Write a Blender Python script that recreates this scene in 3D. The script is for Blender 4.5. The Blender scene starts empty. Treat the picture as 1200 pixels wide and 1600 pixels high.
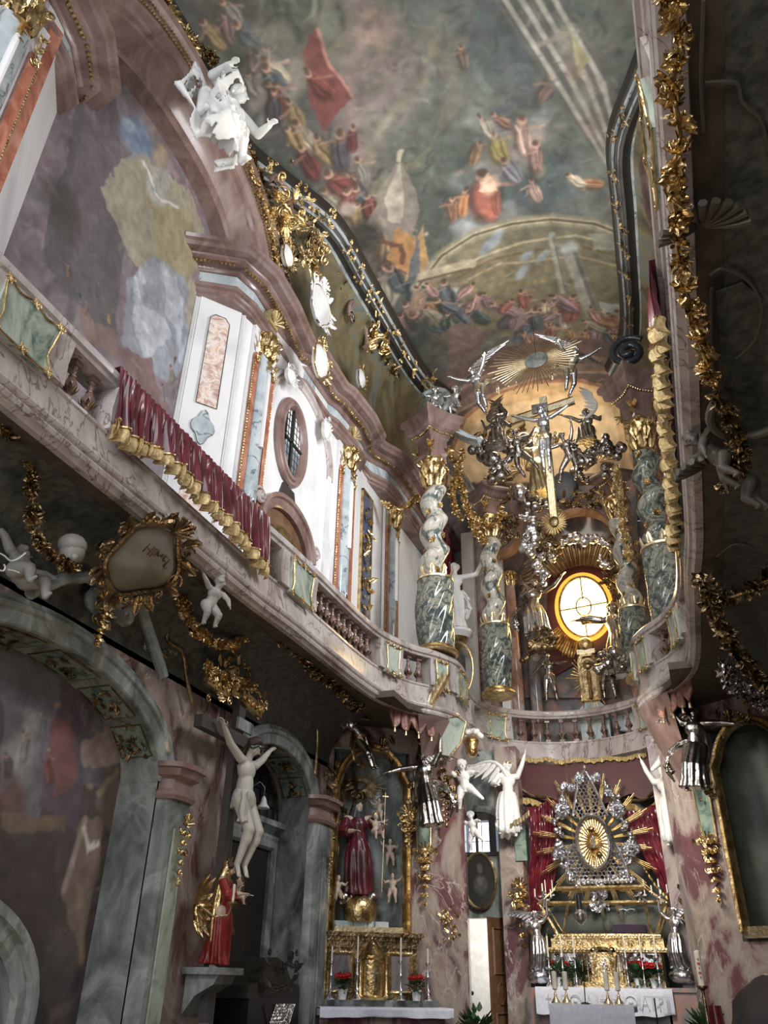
import bpy, bmesh, math, random
import numpy as np
from mathutils import Vector, Matrix, Quaternion
# ------------------------------------------------------------ camera, world, lights, exposure
SC = bpy.context.scene
F = 1244.0
def _basis(zv=(640, -1300), yu=1130):
    Z = np.array([zv[0]-600, 800-zv[1], -F]); a = yu-600; b = -(a*Z[0]+F*F)/Z[1]
    Y = np.array([a, b, -F]); Z = Z/np.linalg.norm(Z); Y = Y/np.linalg.norm(Y)
    return np.array([np.cross(Y, Z), Y, Z])
BM = _basis(); CAM = np.array([0, 0, 1.6])
cd = bpy.data.cameras.new('camera'); cam = bpy.data.objects.new('camera', cd); SC.collection.objects.link(cam)
cd.sensor_fit = 'VERTICAL'; cd.sensor_height = 36; cd.lens = F/1600*36; cd.clip_start = .05; cd.clip_end = 200
m4 = Matrix.Identity(4)
for i in range(3):
    for j in range(3): m4[i][j] = BM[i][j]
    m4[i][3] = CAM[i]
cam.matrix_world = m4; SC.camera = cam
def ray(u, v):
    d = BM @ np.array([u-600, 800-v, -F]); return d/np.linalg.norm(d)
def P(u, v, x=None, y=None, z=None):
    d = ray(u, v); t = x/d[0] if x is not None else y/d[1] if y is not None else (z-1.6)/d[2]
    return CAM+d*t
def PD(u, v, A, B):                       # point on the upright plane through plan points A, B
    d = ray(u, v); n = np.array([B[1]-A[1], A[0]-B[0]]); t = (n@(np.array(A)))/(n@d[:2]); return CAM+d*t
world = bpy.data.worlds.new('world'); SC.world = world; world.use_nodes = True
bg = world.node_tree.nodes['Background']; bg.inputs[0].default_value = (.72, .8, 1, 1); bg.inputs[1].default_value = .3
def area(name, loc, tgt, sx, sy, power, col=(1, 1, 1), spread=180):
    l = bpy.data.lights.new(name, 'AREA'); l.shape = 'RECTANGLE'; l.size = sx; l.size_y = sy; l.energy = power; l.color = col
    l.spread = math.radians(spread)
    o = bpy.data.objects.new(name, l); SC.collection.objects.link(o); o.location = loc
    o.rotation_euler = (Vector(tgt)-Vector(loc)).to_track_quat('-Z', 'Y').to_euler(); return o
area('west_window_light', (-1.2, -4.5, 9.2), (-3.4, 9, 8), 3.2, 4.5, 520, (.95, .97, 1))
area('clerestory_light_right', (.9, 8.4, 8.6), (-4.6, 9.6, 8.0), 1.3, 2.4, 210, (.95, .97, 1), 130)
area('clerestory_light_left', (-3.3, 1.2, 8.9), (.6, 4.4, 6.2), .5, 1.4, 60, (1, .98, .95), 120)
area('choir_window_light', (-1.77, 13.0, 11.6), (-1.77, 14.6, 8.2), 1.6, .8, 26, (1, .9, .75))
area('vault_window_light', (-1.8, 8.0, 10.6), (-1.8, 7.2, 14), 3.6, 7.0, 190, (1, .97, .90))
area('conch_window_light', (-1.7, 13.9, 11.2), (-1.7, 14.6, 13), 2.0, .6, 30, (1, .90, .72))
area('fresco_bay_light', (-2.6, 3.0, 7.6), (-5.1, 5.2, 8.3), 1.0, 1.6, 26, (.93, .94, 1))  # fill added to brighten the fresco recess
area('nave_daylight', (-1.2, -2.5, 3.2), (-1.9, 12, 2.6), 3.5, 2.4, 120, (1, .97, .93))
area('altar_lamp_light', (-1.2, 9.6, 4.7), (-1.5, 13.6, 2.8), .5, .5, 70, (1, .93, .82), 110)
area('votive_candle_light', (-2.2, 5.0, .9), (-1.9, 5.4, 4), 1.2, 1.2, 26, (1, .72, .45))  # fill added low in the nave to imitate floor bounce on the soffits
SC.view_settings.view_transform = 'Standard'; SC.view_settings.look = 'None'; SC.view_settings.gamma = 1
SC.view_settings.use_curve_mapping = False; SC.view_settings.exposure = 0.0
COL = SC.collection; CX = -1.77; pi = math.pi
# ------------------------------------------------------------ materials
def _mat(name):
    m = bpy.data.materials.new(name); m.use_nodes = True; nt = m.node_tree
    return m, nt, nt.nodes['Principled BSDF']
def _ramp(nt, stops, mode='LINEAR'):
    r = nt.nodes.new('ShaderNodeValToRGB'); r.color_ramp.interpolation = mode; e = r.color_ramp.elements
    while len(e) < len(stops): e.new(.5)
    for k, (p, c) in enumerate(stops): e[k].position = p; e[k].color = (*c, 1)
    return r
def marble(name, stops, scale=1.2, rough=.22, dist=1.5, vein=None, vs=2.5, vw=.04, detail=6, mode='LINEAR', zs=.6):
    m, nt, b = _mat(name); N = nt.nodes; L = nt.links
    tc = N.new('ShaderNodeTexCoord'); mp = N.new('ShaderNodeMapping'); mp.inputs['Scale'].default_value = (1, 1, zs)
    L.new(tc.outputs['Object'], mp.inputs[0])
    n = N.new('ShaderNodeTexNoise'); n.inputs['Scale'].default_value = scale; n.inputs['Detail'].default_value = detail
    n.inputs['Distortion'].default_value = dist; n.inputs['Roughness'].default_value = .6
    L.new(mp.outputs[0], n.inputs['Vector']); r = _ramp(nt, stops, mode); L.new(n.outputs['Fac'], r.inputs[0]); out = r.outputs[0]
    if vein:
        v = N.new('ShaderNodeTexNoise'); v.inputs['Scale'].default_value = vs; v.inputs['Detail'].default_value = 5; v.inputs['Distortion'].default_value = 1.2
        L.new(mp.outputs[0], v.inputs['Vector'])
        s = N.new('ShaderNodeMath'); s.operation = 'SUBTRACT'; s.inputs[1].default_value = .5; L.new(v.outputs['Fac'], s.inputs[0])
        a = N.new('ShaderNodeMath'); a.operation = 'ABSOLUTE'; L.new(s.outputs[0], a.inputs[0])
        rr = _ramp(nt, [(0, (1, 1, 1)), (vw, (0, 0, 0))]); L.new(a.outputs[0], rr.inputs[0])
        mx = N.new('ShaderNodeMixRGB'); L.new(rr.outputs[0], mx.inputs[0]); L.new(out, mx.inputs[1]); mx.inputs[2].default_value = (*vein, 1); out = mx.outputs[0]
    L.new(out, b.inputs['Base Color']); b.inputs['Roughness'].default_value = rough
    return m
def metal(name, c1, c2, rough=.28, bump=.25, bs=25, metallic=1.0):
    m, nt, b = _mat(name); N = nt.nodes; L = nt.links
    tc = N.new('ShaderNodeTexCoord'); n = N.new('ShaderNodeTexNoise'); n.inputs['Scale'].default_value = 9; n.inputs['Detail'].default_value = 4
    L.new(tc.outputs['Object'], n.inputs['Vector']); r = _ramp(nt, [(.35, c2), (.6, c1)]); L.new(n.outputs['Fac'], r.inputs[0])
    L.new(r.outputs[0], b.inputs['Base Color']); b.inputs['Metallic'].default_value = metallic; b.inputs['Roughness'].default_value = rough
    n2 = N.new('ShaderNodeTexNoise'); n2.inputs['Scale'].default_value = bs; n2.inputs['Detail'].default_value = 3; L.new(tc.outputs['Object'], n2.inputs['Vector'])
    bp = N.new('ShaderNodeBump'); bp.inputs['Strength'].default_value = bump; bp.inputs['Distance'].default_value = .02
    L.new(n2.outputs['Fac'], bp.inputs['Height']); L.new(bp.outputs[0], b.inputs['Normal'])
    return m
def plain(name, c, rough=.6, metallic=0, c2=None, sc=6, bump=0, trans=0, emis=None, es=0):
    m, nt, b = _mat(name); N = nt.nodes; L = nt.links
    tc = N.new('ShaderNodeTexCoord'); n = N.new('ShaderNodeTexNoise'); n.inputs['Scale'].default_value = sc; n.inputs['Detail'].default_value = 5
    L.new(tc.outputs['Object'], n.inputs['Vector']); c2 = c2 or tuple(x*.8 for x in c)
    r = _ramp(nt, [(.35, c2), (.65, c)]); L.new(n.outputs['Fac'], r.inputs[0]); L.new(r.outputs[0], b.inputs['Base Color'])
    b.inputs['Roughness'].default_value = rough; b.inputs['Metallic'].default_value = metallic
    if trans: b.inputs['Transmission Weight'].default_value = trans
    if bump:
        bp = N.new('ShaderNodeBump'); bp.inputs['Strength'].default_value = bump; bp.inputs['Distance'].default_value = .02; L.new(n.outputs['Fac'], bp.inputs['Height']); L.new(bp.outputs[0], b.inputs['Normal'])
    if emis: b.inputs['Emission Color'].default_value = (*emis, 1); b.inputs['Emission Strength'].default_value = es
    return m
def fresco_mat(name):
    m, nt, b = _mat(name); a = nt.nodes.new('ShaderNodeVertexColor'); a.layer_name = 'paint'
    nt.links.new(a.outputs[0], b.inputs['Base Color']); b.inputs['Roughness'].default_value = .7; return m
M = {}
M['rosy'] = marble('rosy_marble', [(.3, (.24, .19, .17)), (.45, (.45, .39, .37)), (.6, (.58, .53, .51)), (.75, (.38, .31, .29))], 1.8, .17, 1.2, (.20, .14, .13), 2.2, .012)
M['rosydark'] = marble('brown_rose_marble', [(.3, (.12, .075, .06)), (.5, (.24, .155, .135)), (.7, (.34, .25, .235))], 1.8, .2, 1.2)
M['white'] = marble('white_stucco_marble', [(.3, (.62, .62, .63)), (.5, (.82, .81, .80)), (.8, (.74, .73, .73))], 1.1, .3, 1)
M['stucco'] = plain('white_stucco', (.80, .80, .78), .45, 0, (.66, .66, .64), 5)
M['bluegrey'] = marble('blue_grey_marble', [(.3, (.22, .28, .31)), (.45, (.42, .48, .50)), (.6, (.58, .62, .63)), (.75, (.46, .46, .40))], 1.3, .16, 2.2, (.12, .15, .17), 1.7, .012)
M['greymarble'] = marble('grey_green_marble', [(.32, (.07, .08, .08)), (.45, (.17, .19, .18)), (.54, (.26, .29, .28)), (.6, (.36, .39, .38)), (.66, (.20, .22, .18)), (.8, (.34, .37, .36))], 2.4, .2, 1.0, None, detail=9)
M['green'] = marble('green_marble', [(.3, (.05, .10, .09)), (.45, (.14, .21, .18)), (.55, (.27, .33, .27)), (.7, (.16, .2, .17))], 4, .18, 2)
M['palegreen'] = marble('pale_green_marble', [(.3, (.10, .14, .12)), (.42, (.30, .36, .30)), (.55, (.45, .50, .42)), (.75, (.38, .42, .38))], 2.6, .2, 2.5)
M['red'] = marble('red_marble', [(.3, (.25, .07, .04)), (.5, (.42, .16, .10)), (.7, (.52, .25, .18))], 6, .2, 1)
M['pink'] = marble('pink_cream_marble', [(.30, (.09, .04, .045)), (.43, (.155, .075, .08)), (.455, (.25, .18, .165)), (.52, (.35, .30, .26)), (.57, (.27, .20, .17)), (.60, (.20, .18, .165)), (.63, (.13, .065, .07)), (.75, (.19, .12, .11))], 1.3, .22, .9, (.45, .4, .36), 1.4, .007, 9, 'LINEAR')
M['pinkpanel'] = marble('salmon_veined_marble', [(.32, (.42, .25, .22)), (.45, (.68, .50, .42)), (.52, (.85, .78, .72)), (.62, (.75, .5, .36)), (.75, (.5, .33, .3))], 3.2, .2, 2.5, zs=1)
M['twist'] = marble('mottled_column_marble', [(.32, (.05, .07, .07)), (.42, (.16, .18, .17)), (.46, (.46, .44, .37)), (.56, (.60, .57, .48)), (.62, (.24, .26, .24)), (.66, (.5, .47, .40)), (.8, (.42, .32, .20))], 3.4, .1, 1.2, zs=1)
M['twistgreen'] = marble('dark_green_column_marble', [(.32, (.025, .035, .035)), (.46, (.075, .095, .085)), (.52, (.22, .23, .18)), (.56, (.34, .33, .26)), (.6, (.10, .12, .11)), (.75, (.14, .13, .09))], 3.4, .1, 2.2, zs=1)
M['browncol'] = marble('brown_grey_column_marble', [(.3, (.09, .09, .10)), (.5, (.20, .19, .19)), (.62, (.36, .2, .16)), (.75, (.22, .25, .26))], 2.4, .13, 2)
M['redcol'] = marble('rust_column_marble', [(.3, (.25, .10, .07)), (.48, (.42, .24, .18)), (.6, (.40, .40, .42)), (.75, (.5, .3, .22))], 2.2, .13, 2)
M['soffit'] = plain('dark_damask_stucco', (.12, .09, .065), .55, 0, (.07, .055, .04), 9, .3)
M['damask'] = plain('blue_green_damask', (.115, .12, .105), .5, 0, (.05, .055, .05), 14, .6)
M['dark'] = plain('dark_oak', (.03, .025, .02), .5)  # plain dark brown, lightly mottled
M['black'] = plain('black_iron', (.012, .012, .014), .4)
M['shadestucco'] = plain('shade_toned_stucco', (.42, .41, .38), .5, 0, (.30, .29, .27), 5)  # white stucco toned down to paint in the shade under the gallery
M['gold'] = metal('gilding', (.80, .62, .33), (.38, .25, .10), .30, .5, 30)
M['palegold'] = metal('pale_gilding', (.90, .78, .52), (.66, .52, .30), .32, .2, 30)
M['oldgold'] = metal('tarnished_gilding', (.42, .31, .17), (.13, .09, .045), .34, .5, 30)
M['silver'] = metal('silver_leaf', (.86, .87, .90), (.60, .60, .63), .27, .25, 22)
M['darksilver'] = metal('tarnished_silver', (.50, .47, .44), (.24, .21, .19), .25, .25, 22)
M['lambrequin'] = plain('dull_rose_gold_brocade', (.34, .17, .13), .45, .2, (.16, .07, .05), 22, .3)
M['velvet'] = plain('crimson_velvet', (.20, .022, .035), .26, 0, (.08, .008, .014), 7)
M['satin'] = plain('crimson_satin', (.19, .045, .058), .17, 0, (.09, .02, .027), 5)
M['darkred'] = plain('dark_red_cloth', (.075, .010, .009), .6)
M['fringe'] = plain('gold_fringe', (.70, .55, .28), .45, .35, (.42, .30, .12), 40, .4)
M['flesh'] = plain('painted_flesh', (.62, .50, .40), .45, 0, (.5, .38, .3), 4)
M['paleflesh'] = plain('pale_carved_flesh', (.60, .58, .52), .5, 0, (.44, .42, .36), 3)
M['robered'] = plain('red_robe', (.30, .035, .03), .35, 0, (.15, .01, .01), 4)
M['robeblue'] = plain('dark_blue_green_robe', (.05, .13, .13), .35, 0, (.02, .05, .06), 4)
M['linen'] = plain('white_altar_linen', (.74, .76, .84), .8, 0, (.64, .66, .76), 20, .15)
M['wax'] = plain('candle_wax', (.85, .80, .68), .5)
M['leaf'] = plain('green_leaves', (.05, .12, .04), .5, 0, (.02, .05, .015), 9)
M['poinsettia'] = plain('red_petals', (.55, .02, .02), .5)
M['pot'] = plain('white_pot', (.8, .8, .8), .4)
M['wood'] = plain('brown_wood', (.20, .11, .06), .4, 0, (.12, .06, .03), 5)
M['cross'] = plain('dark_cross_wood', (.075, .07, .068), .5)
M['floor'] = plain('stone_floor', (.2, .17, .15), .5, 0, (.12, .10, .09), 3)
M['glassdark'] = plain('leaded_dark_glass', (.035, .04, .05), .15, 0, (.02, .022, .03), 2)
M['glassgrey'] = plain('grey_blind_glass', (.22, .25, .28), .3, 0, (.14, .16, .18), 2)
M['glass'] = plain('clear_glass', (.95, .98, .97), .0, 0, trans=1.0); M['glass'].node_tree.nodes['Principled BSDF'].inputs['IOR'].default_value = 1.08
M['goldglass'] = plain('glowing_yellow_glass', (1, .8, .4), .4, emis=(1, .78, .30), es=9)
M['amberbloom'] = plain('glowing_amber_rim_glass', (1, .5, .1), .4, emis=(1, .33, .03), es=1.5)  # emission imitates camera bloom at the window edge
M['daylight'] = plain('daylit_pane', (.9, .95, 1), .4, emis=(.85, .93, 1), es=2.6)
M['yellowwall'] = plain('ochre_vault_paint', (.78, .62, .38), .7, 0, (.70, .52, .30), 2)
M['hair'] = plain('dark_brown_hair', (.07, .045, .03), .6, 0, (.03, .02, .012), 30, .5)
M['coat'] = plain('dark_coat', (.02, .02, .025), .8)
M['shade'] = plain('faint_cream_wall', (.8, .75, .65), .7)
# ------------------------------------------------------------ mesh builder
def nrm(v): v = np.asarray(v, float); n = np.linalg.norm(v); return v/n if n > 1e-9 else v
def frame_of(d):
    d = nrm(d); a = np.array([0, 0, 1.]) if abs(d[2]) < .9 else np.array([1., 0, 0])
    x = nrm(np.cross(a, d)); return x, np.cross(d, x), d
def tagp(o, label=None, cat=None, group=None, kind=None):
    if label: o['label'] = label
    if cat: o['category'] = cat
    if group: o['group'] = group
    if kind: o['kind'] = kind
    return o
def thing(name, label, cat, loc=(0, 0, 0), rz=0, group=None):
    o = bpy.data.objects.new(name, None); COL.objects.link(o); o.location = loc; o.rotation_euler = (0, 0, rz)
    o.empty_display_size = .1; return tagp(o, label, cat, group)
def off(p):
    v = np.zeros(3)
    while p is not None: v += np.array(p.location); p = p.parent
    return v
class MB:
    def __init__(s): s.v = []; s.f = []; s.n = 0
    def add(s, V, Fc):
        V = np.asarray(V, float).reshape(-1, 3); s.v.append(V); k = s.n
        s.f += [tuple(i+k for i in f) for f in Fc]; s.n += len(V); return s
    def box(s, c, d, R=None):
        c = np.asarray(c, float); h = np.asarray(d, float)/2
        V = np.array([[x, y, z] for x in (-1, 1) for y in (-1, 1) for z in (-1, 1)])*h
        if R is not None: V = V@np.asarray(R, float).T
        return s.add(V+c, [(0, 1, 3, 2), (4, 6, 7, 5), (0, 4, 5, 1), (2, 3, 7, 6), (0, 2, 6, 4), (1, 5, 7, 3)])
    def grid(s, G, wrap_u=False, wrap_v=False, flip=False):
        G = np.asarray(G, float); a, b = G.shape[:2]; Fc = []
        for i in range(a if wrap_u else a-1):
            for j in range(b if wrap_v else b-1):
                q = (i*b+j, ((i+1) % a)*b+j, ((i+1) % a)*b+(j+1) % b, i*b+(j+1) % b)
                Fc.append(q[::-1] if flip else q)
        return s.add(G.reshape(-1, 3), Fc)
    def tube(s, pts, r, seg=8, caps=True, sq=1.0):
        pts = np.asarray(pts, float); n = len(pts); r = np.broadcast_to(np.asarray(r, float), (n,)) if np.ndim(r) <= 1 else r
        T = np.gradient(pts, axis=0); x, y, _ = frame_of(T[0]); G = []
        for i in range(n):
            t = nrm(T[i]); x = nrm(x-t*(x@t)); y = np.cross(t, x)
            a = np.arange(seg)*2*pi/seg; G.append(pts[i]+r[i]*(np.outer(np.cos(a), x)+sq*np.outer(np.sin(a), y)))
        k = s.n; s.grid(np.array(G), wrap_v=True, flip=False)
        if caps: s.f.append(tuple(k+j for j in range(seg))[::1]); s.f.append(tuple(k+(n-1)*seg+j for j in range(seg))[::-1])
        return s
    def lathe(s, prof, c=(0, 0, 0), axis=(0, 0, 1), seg=16, sx=1, sy=1, fn=None, x=None):
        X, Y, Z = frame_of(axis)
        if x is not None: X = nrm(x); Y = np.cross(Z, X)
        c = np.asarray(c, float); G = []
        for (r, h) in prof:
            a = np.arange(seg)*2*pi/seg; rr = np.full(seg, max(r, 1e-4))
            if fn: rr = rr*fn(a, h)
            G.append(c+np.outer(np.cos(a)*rr*sx, X)+np.outer(np.sin(a)*rr*sy, Y)+h*Z)
        k = s.n; n = len(prof); s.grid(np.array(G), wrap_v=True)
        s.f.append(tuple(k+j for j in range(seg))); s.f.append(tuple(k+(n-1)*seg+j for j in range(seg))[::-1]); return s
    def ball(s, c, r, seg=10, rings=7, R=None):
        r = np.broadcast_to(np.asarray(r, float), (3,)); G = []
        for i in range(rings+1):
            th = pi*i/rings; sn = max(math.sin(th), 1e-3); a = np.arange(seg)*2*pi/seg
            G.append(np.stack([np.cos(a)*sn*r[0], np.sin(a)*sn*r[1], np.full(seg, math.cos(th)*r[2])], 1))
        G = np.array(G)
        if R is not None: G = G@np.asarray(R).T
        k = s.n; s.grid(G+np.asarray(c, float), wrap_v=True, flip=False); s.f.append(tuple(k+j for j in range(seg))[::1]); s.f.append(tuple(k+rings*seg+j for j in range(seg))[::-1]); return s
    def rod(s, a, b, ra, rb, seg=12):       # tapered capsule
        a = np.asarray(a, float); b = np.asarray(b, float); L = np.linalg.norm(b-a); pr = []
        for i in range(5): t = pi/2*i/4; pr.append((ra*math.sin(t), -ra*math.cos(t)))
        for i in range(5): t = pi/2*i/4; pr.append((rb*math.cos(t), L+rb*math.sin(t)))
        return s.lathe(pr, a, b-a if L > 1e-6 else (0, 0, 1), seg)
    def poly(s, pts, nvec):                 # planar outline extruded by nvec
        pts = np.asarray(pts, float); n = len(pts); nvec = np.asarray(nvec, float)
        V = np.vstack([pts, pts+nvec]); Fc = [tuple(range(n)), tuple(range(2*n-1, n-1, -1))]
        Fc += [(i, n+i, n+(i+1) % n, (i+1) % n) for i in range(n)]; return s.add(V, Fc)
    def sweep(s, prof, path, closed=False, cap=True):
        # prof: (outward to the right of travel, z) ; path: plan points (x, y[, z])
        path = np.array([tuple(p)+(0,)*(3-len(p)) for p in path], float); n = len(path); G = []
        for i in range(n):
            if closed: a, b = path[i]-path[i-1], path[(i+1) % n]-path[i]
            else: a = path[i]-path[i-1] if i else path[1]-path[0]; b = path[i+1]-path[i] if i < n-1 else path[i]-path[i-1]
            na = nrm((a[1], -a[0], 0)); nb = nrm((b[1], -b[0], 0)); m = nrm(na+nb); k = 1/max(.35, m@nb)
            G.append([path[i]+m*k*p[0]+np.array([0, 0, p[1]]) for p in prof])
        k = s.n; s.grid(np.array(G), wrap_u=closed, wrap_v=True, flip=True); q = len(prof)
        if cap and not closed: s.f.append(tuple(k+j for j in range(q))); s.f.append(tuple(k+(n-1)*q+j for j in range(q))[::-1])
        return s
    def sweep3(s, prof, path, N, closed=False):
        # profile (a along in-plane normal, b along N) swept on a path lying in the plane with normal N
        path = np.asarray(path, float); n = len(path); N = nrm(N); G = []
        for i in range(n):
            if closed: a, b = path[i]-path[i-1], path[(i+1) % n]-path[i]
            else: a = path[i]-path[i-1] if i else path[1]-path[0]; b = path[i+1]-path[i] if i < n-1 else path[i]-path[i-1]
            na = nrm(np.cross(a, N)); nb = nrm(np.cross(b, N)); m = nrm(na+nb); k = 1/max(.4, m@nb)
            G.append([path[i]+m*k*p[0]+N*p[1] for p in prof])
        k = s.n; s.grid(np.array(G), wrap_u=closed, wrap_v=True); q = len(prof)
        if not closed: s.f.append(tuple(k+j for j in range(q))[::-1]); s.f.append(tuple(k+(n-1)*q+j for j in range(q)))
        return s
    def xf(s, R=None, t=(0, 0, 0)):
        V = np.vstack(s.v)
        if R is not None: V = V@np.asarray(R, float).T
        s.v = [V+np.asarray(t, float)]; return s
    def merge(s, o, R=None, t=(0, 0, 0), sc=1):
        V = np.vstack(o.v)*sc
        if R is not None: V = V@np.asarray(R, float).T
        return s.add(V+np.asarray(t, float), o.f)
    def build(s, name, mat, parent=None, smooth=True, label=None, fixn=True, ang=38, **kw):
        me = bpy.data.meshes.new(name); V = np.vstack(s.v)-off(parent)
        me.from_pydata(V.tolist(), [], s.f); me.materials.append(mat)
        if fixn:
            b = bmesh.new(); b.from_mesh(me); bmesh.ops.recalc_face_normals(b, faces=b.faces); b.to_mesh(me); b.free()
        if smooth: me.shade_smooth(); me.set_sharp_from_angle(angle=math.radians(ang))
        o = bpy.data.objects.new(name, me); COL.objects.link(o); o.parent = parent
        return tagp(o, label, **kw)
def copy_tree(o, parent=None):
    c = o.copy(); COL.objects.link(c); c.parent = parent
    for ch in list(o.children): copy_tree(ch, c)
    return c
def put(src, loc, rz=0, sc=1, label=None, group=None, rot=None, mirror=False):
    c = copy_tree(src); c.location = loc; c.rotation_euler = rot if rot else (0, 0, rz)
    c.scale = (-sc if mirror else sc, sc, sc) if not isinstance(sc, tuple) else sc
    if label: c['label'] = label
    if group: c['group'] = group
    return c
def mirrored(src, label, group=None):
    c = copy_tree(src); c.location.x = 2*CX-src.location.x; e = src.rotation_euler; c.rotation_euler = (e[0], -e[1], -e[2]); c.scale.x = -src.scale.x
    c['label'] = label
    if group: c['group'] = group
    return c
def bake(mb, voxel=.01, smooth=4):          # fuse overlapping solids into one continuous surface
    me = bpy.data.meshes.new('tmp'); me.from_pydata(np.vstack(mb.v).tolist(), [], mb.f)
    b = bmesh.new(); b.from_mesh(me); bmesh.ops.recalc_face_normals(b, faces=b.faces); b.to_mesh(me); b.free()
    o = bpy.data.objects.new('tmp', me); COL.objects.link(o)
    r = o.modifiers.new('r', 'REMESH'); r.mode = 'VOXEL'; r.voxel_size = voxel
    if smooth: q = o.modifiers.new('s', 'SMOOTH'); q.iterations = smooth; q.factor = .5
    dg = bpy.context.evaluated_depsgraph_get(); m2 = bpy.data.meshes.new_from_object(o.evaluated_get(dg)); bpy.data.objects.remove(o)
    return m2
def link_mesh(me, name, mat, parent, label=None, **kw):
    me.materials.clear(); me.materials.append(mat); me.shade_smooth(); me.name = name
    me.transform(Matrix.Translation(Vector(-off(parent))))
    o = bpy.data.objects.new(name, me); COL.objects.link(o); o.parent = parent; return tagp(o, label, **kw)
# ------------------------------------------------------------ ornament shapes (all closed solids)
RND = random.Random(7)
def add_leaf(mb, base, d, up, L, W, curl=.6, rows=6, ragged=.25):
    d = nrm(d); up = nrm(np.asarray(up, float)-d*(np.dot(up, d))); sd = np.cross(d, up); G = []
    p = np.array(base, float); ang = 0; st = L/(rows-1)
    for i in range(rows):
        t = i/(rows-1); w = W*.5*(math.sin(pi*min(1, t*.85+.14))**.8)*(1+ragged*(1 if i % 2 else -.6))
        if i == rows-1: w = W*.04
        dd = d*math.cos(ang)+up*math.sin(ang); uu = up*math.cos(ang)-d*math.sin(ang); th = W*.07*(1-t*.7)
        G.append([p-sd*w+uu*W*.10, p-sd*w*.5+uu*W*.02, p+uu*W*.14, p+sd*w*.5+uu*W*.02, p+sd*w+uu*W*.10, p-uu*th])
        p = p+dd*st; ang += curl/(rows-1)*2*t
    mb.grid(np.array(G), wrap_v=True); k = mb.n-rows*6; mb.f.append(tuple(range(k, k+6))); mb.f.append(tuple(range(mb.n-6, mb.n))[::-1])
def spiral(c, ex, ey, r0, turns, n=22, a0=0, sgn=1, r1=.12):
    out = []
    for i in range(n):
        t = i/(n-1); r = r0*(1-t)+r0*r1*t; a = a0+sgn*turns*2*pi*t; out.append(np.array(c)+r*(np.cos(a)*ex+np.sin(a)*ey))
    return out
def add_scroll(mb, c, ex, ey, r0, th, turns=1.5, a0=0, sgn=1, nz=None):
    mb.tube(spiral(c, nrm(ex), nrm(ey), r0, turns, 20, a0, sgn), np.linspace(th*.6, th*1.1, 20), 6)
    nn = np.cross(nrm(ex), nrm(ey)); mb.ball(np.array(c), th*1.3, 8, 5)
def add_rose(mb, c, up, R, rnd=RND, petals=5):
    x, y, z = frame_of(up); mb.ball(np.array(c)+z*R*.1, R*.35, 7, 5)
    for ring, (n, q, el) in enumerate([(petals, .45, 1.1), (petals+1, .75, .7), (petals+2, 1.0, .25)]):
        for k in range(n):
            a = 2*pi*k/n+ring*.5+rnd.uniform(-.15, .15); h = np.cos(a)*x+np.sin(a)*y
            add_leaf(mb, np.array(c)-z*R*.1*ring, h*math.cos(el)+z*math.sin(el), z*math.cos(el)-h*math.sin(el), R*q, R*.85, .9, 4, 0)
def add_shell(mb, c, ex, ey, ez, R, n=9, spread=2.6, th=.09):
    for k in range(n):
        a = pi/2+spread*(k/(n-1)-.5); d = math.cos(a)*nrm(ex)+math.sin(a)*nrm(ey)
        pts = [np.array(c)+d*R*t+nrm(ez)*R*.35*math.sin(pi*.5*t) for t in np.linspace(.1, 1, 5)]
        mb.tube(pts, [R*th*(.4+1.1*t) for t in np.linspace(0, 1, 5)], 6)
def rocaille(w, h, seed=1, n=14, depth=.12, rose=2, leafL=.35):
    # scrolls, leaves and shell work filling a box w x h in the xz plane, growing towards -y
    r = random.Random(seed); mb = MB(); ex = np.array([1., 0, 0]); ez = np.array([0, 0, 1.]); ny = np.array([0, -1., 0]); S = min(w, h)
    for k in range(n):
        x = r.uniform(-.5, .5)*w; z = r.uniform(-.5, .5)*h; y = -r.uniform(0, depth)*S; a = r.uniform(0, 2*pi)
        d = math.cos(a)*ex+math.sin(a)*ez
        if k % 3 == 0: add_scroll(mb, (x, y, z), d, np.cross(ny, d), S*r.uniform(.10, .2), S*.03, r.uniform(1, 1.6), 0, r.choice((-1, 1)))
        else: add_leaf(mb, (x, y, z), d+ny*r.uniform(0, .6), ny, S*leafL*r.uniform(.7, 1.3), S*leafL*.5, r.uniform(.5, 1.6))
    for k in range(rose): add_rose(mb, (r.uniform(-.35, .35)*w, -depth*S*.8, r.uniform(-.35, .35)*h), ny+ex*r.uniform(-.4, .4), S*.14, r)
    return mb
def pendant(h, w, seed=1):                   # drop of leaves, shell mask and bellflowers hanging in the xz plane, top at z=0
    r = random.Random(seed); mb = MB(); ny = np.array([0, -1., 0]); n = 7
    add_shell(mb, (0, -.02, -h*.12), (1, 0, 0), (0, 0, 1), ny, w*.5, 7, 2.8)
    for k in range(n):
        t = k/(n-1); z = -h*(.1+.85*t); ww = w*(1-.55*t)*(1 if k % 2 else .75)
        for s in (-1, 1): add_leaf(mb, (0, -.01, z), (s*.9, -.4, -.45), (s*.2, -1, .4), ww*.6, ww*.4, 1.2, 5)
        mb.ball((0, -w*.12, z), (w*.13*(1.2-t*.6), w*.12, h*.05), 8, 6)
        if k in (1, 3): 
            for s in (-1, 1): add_scroll(mb, (s*w*.3, -.03, z), (s, 0, 0), (0, 0, 1), w*.17, w*.035, 1.3, 2, -1)
    mb.rod((0, -.02, -h*.9), (0, -.02, -h), w*.07, .004, 6); return mb
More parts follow.
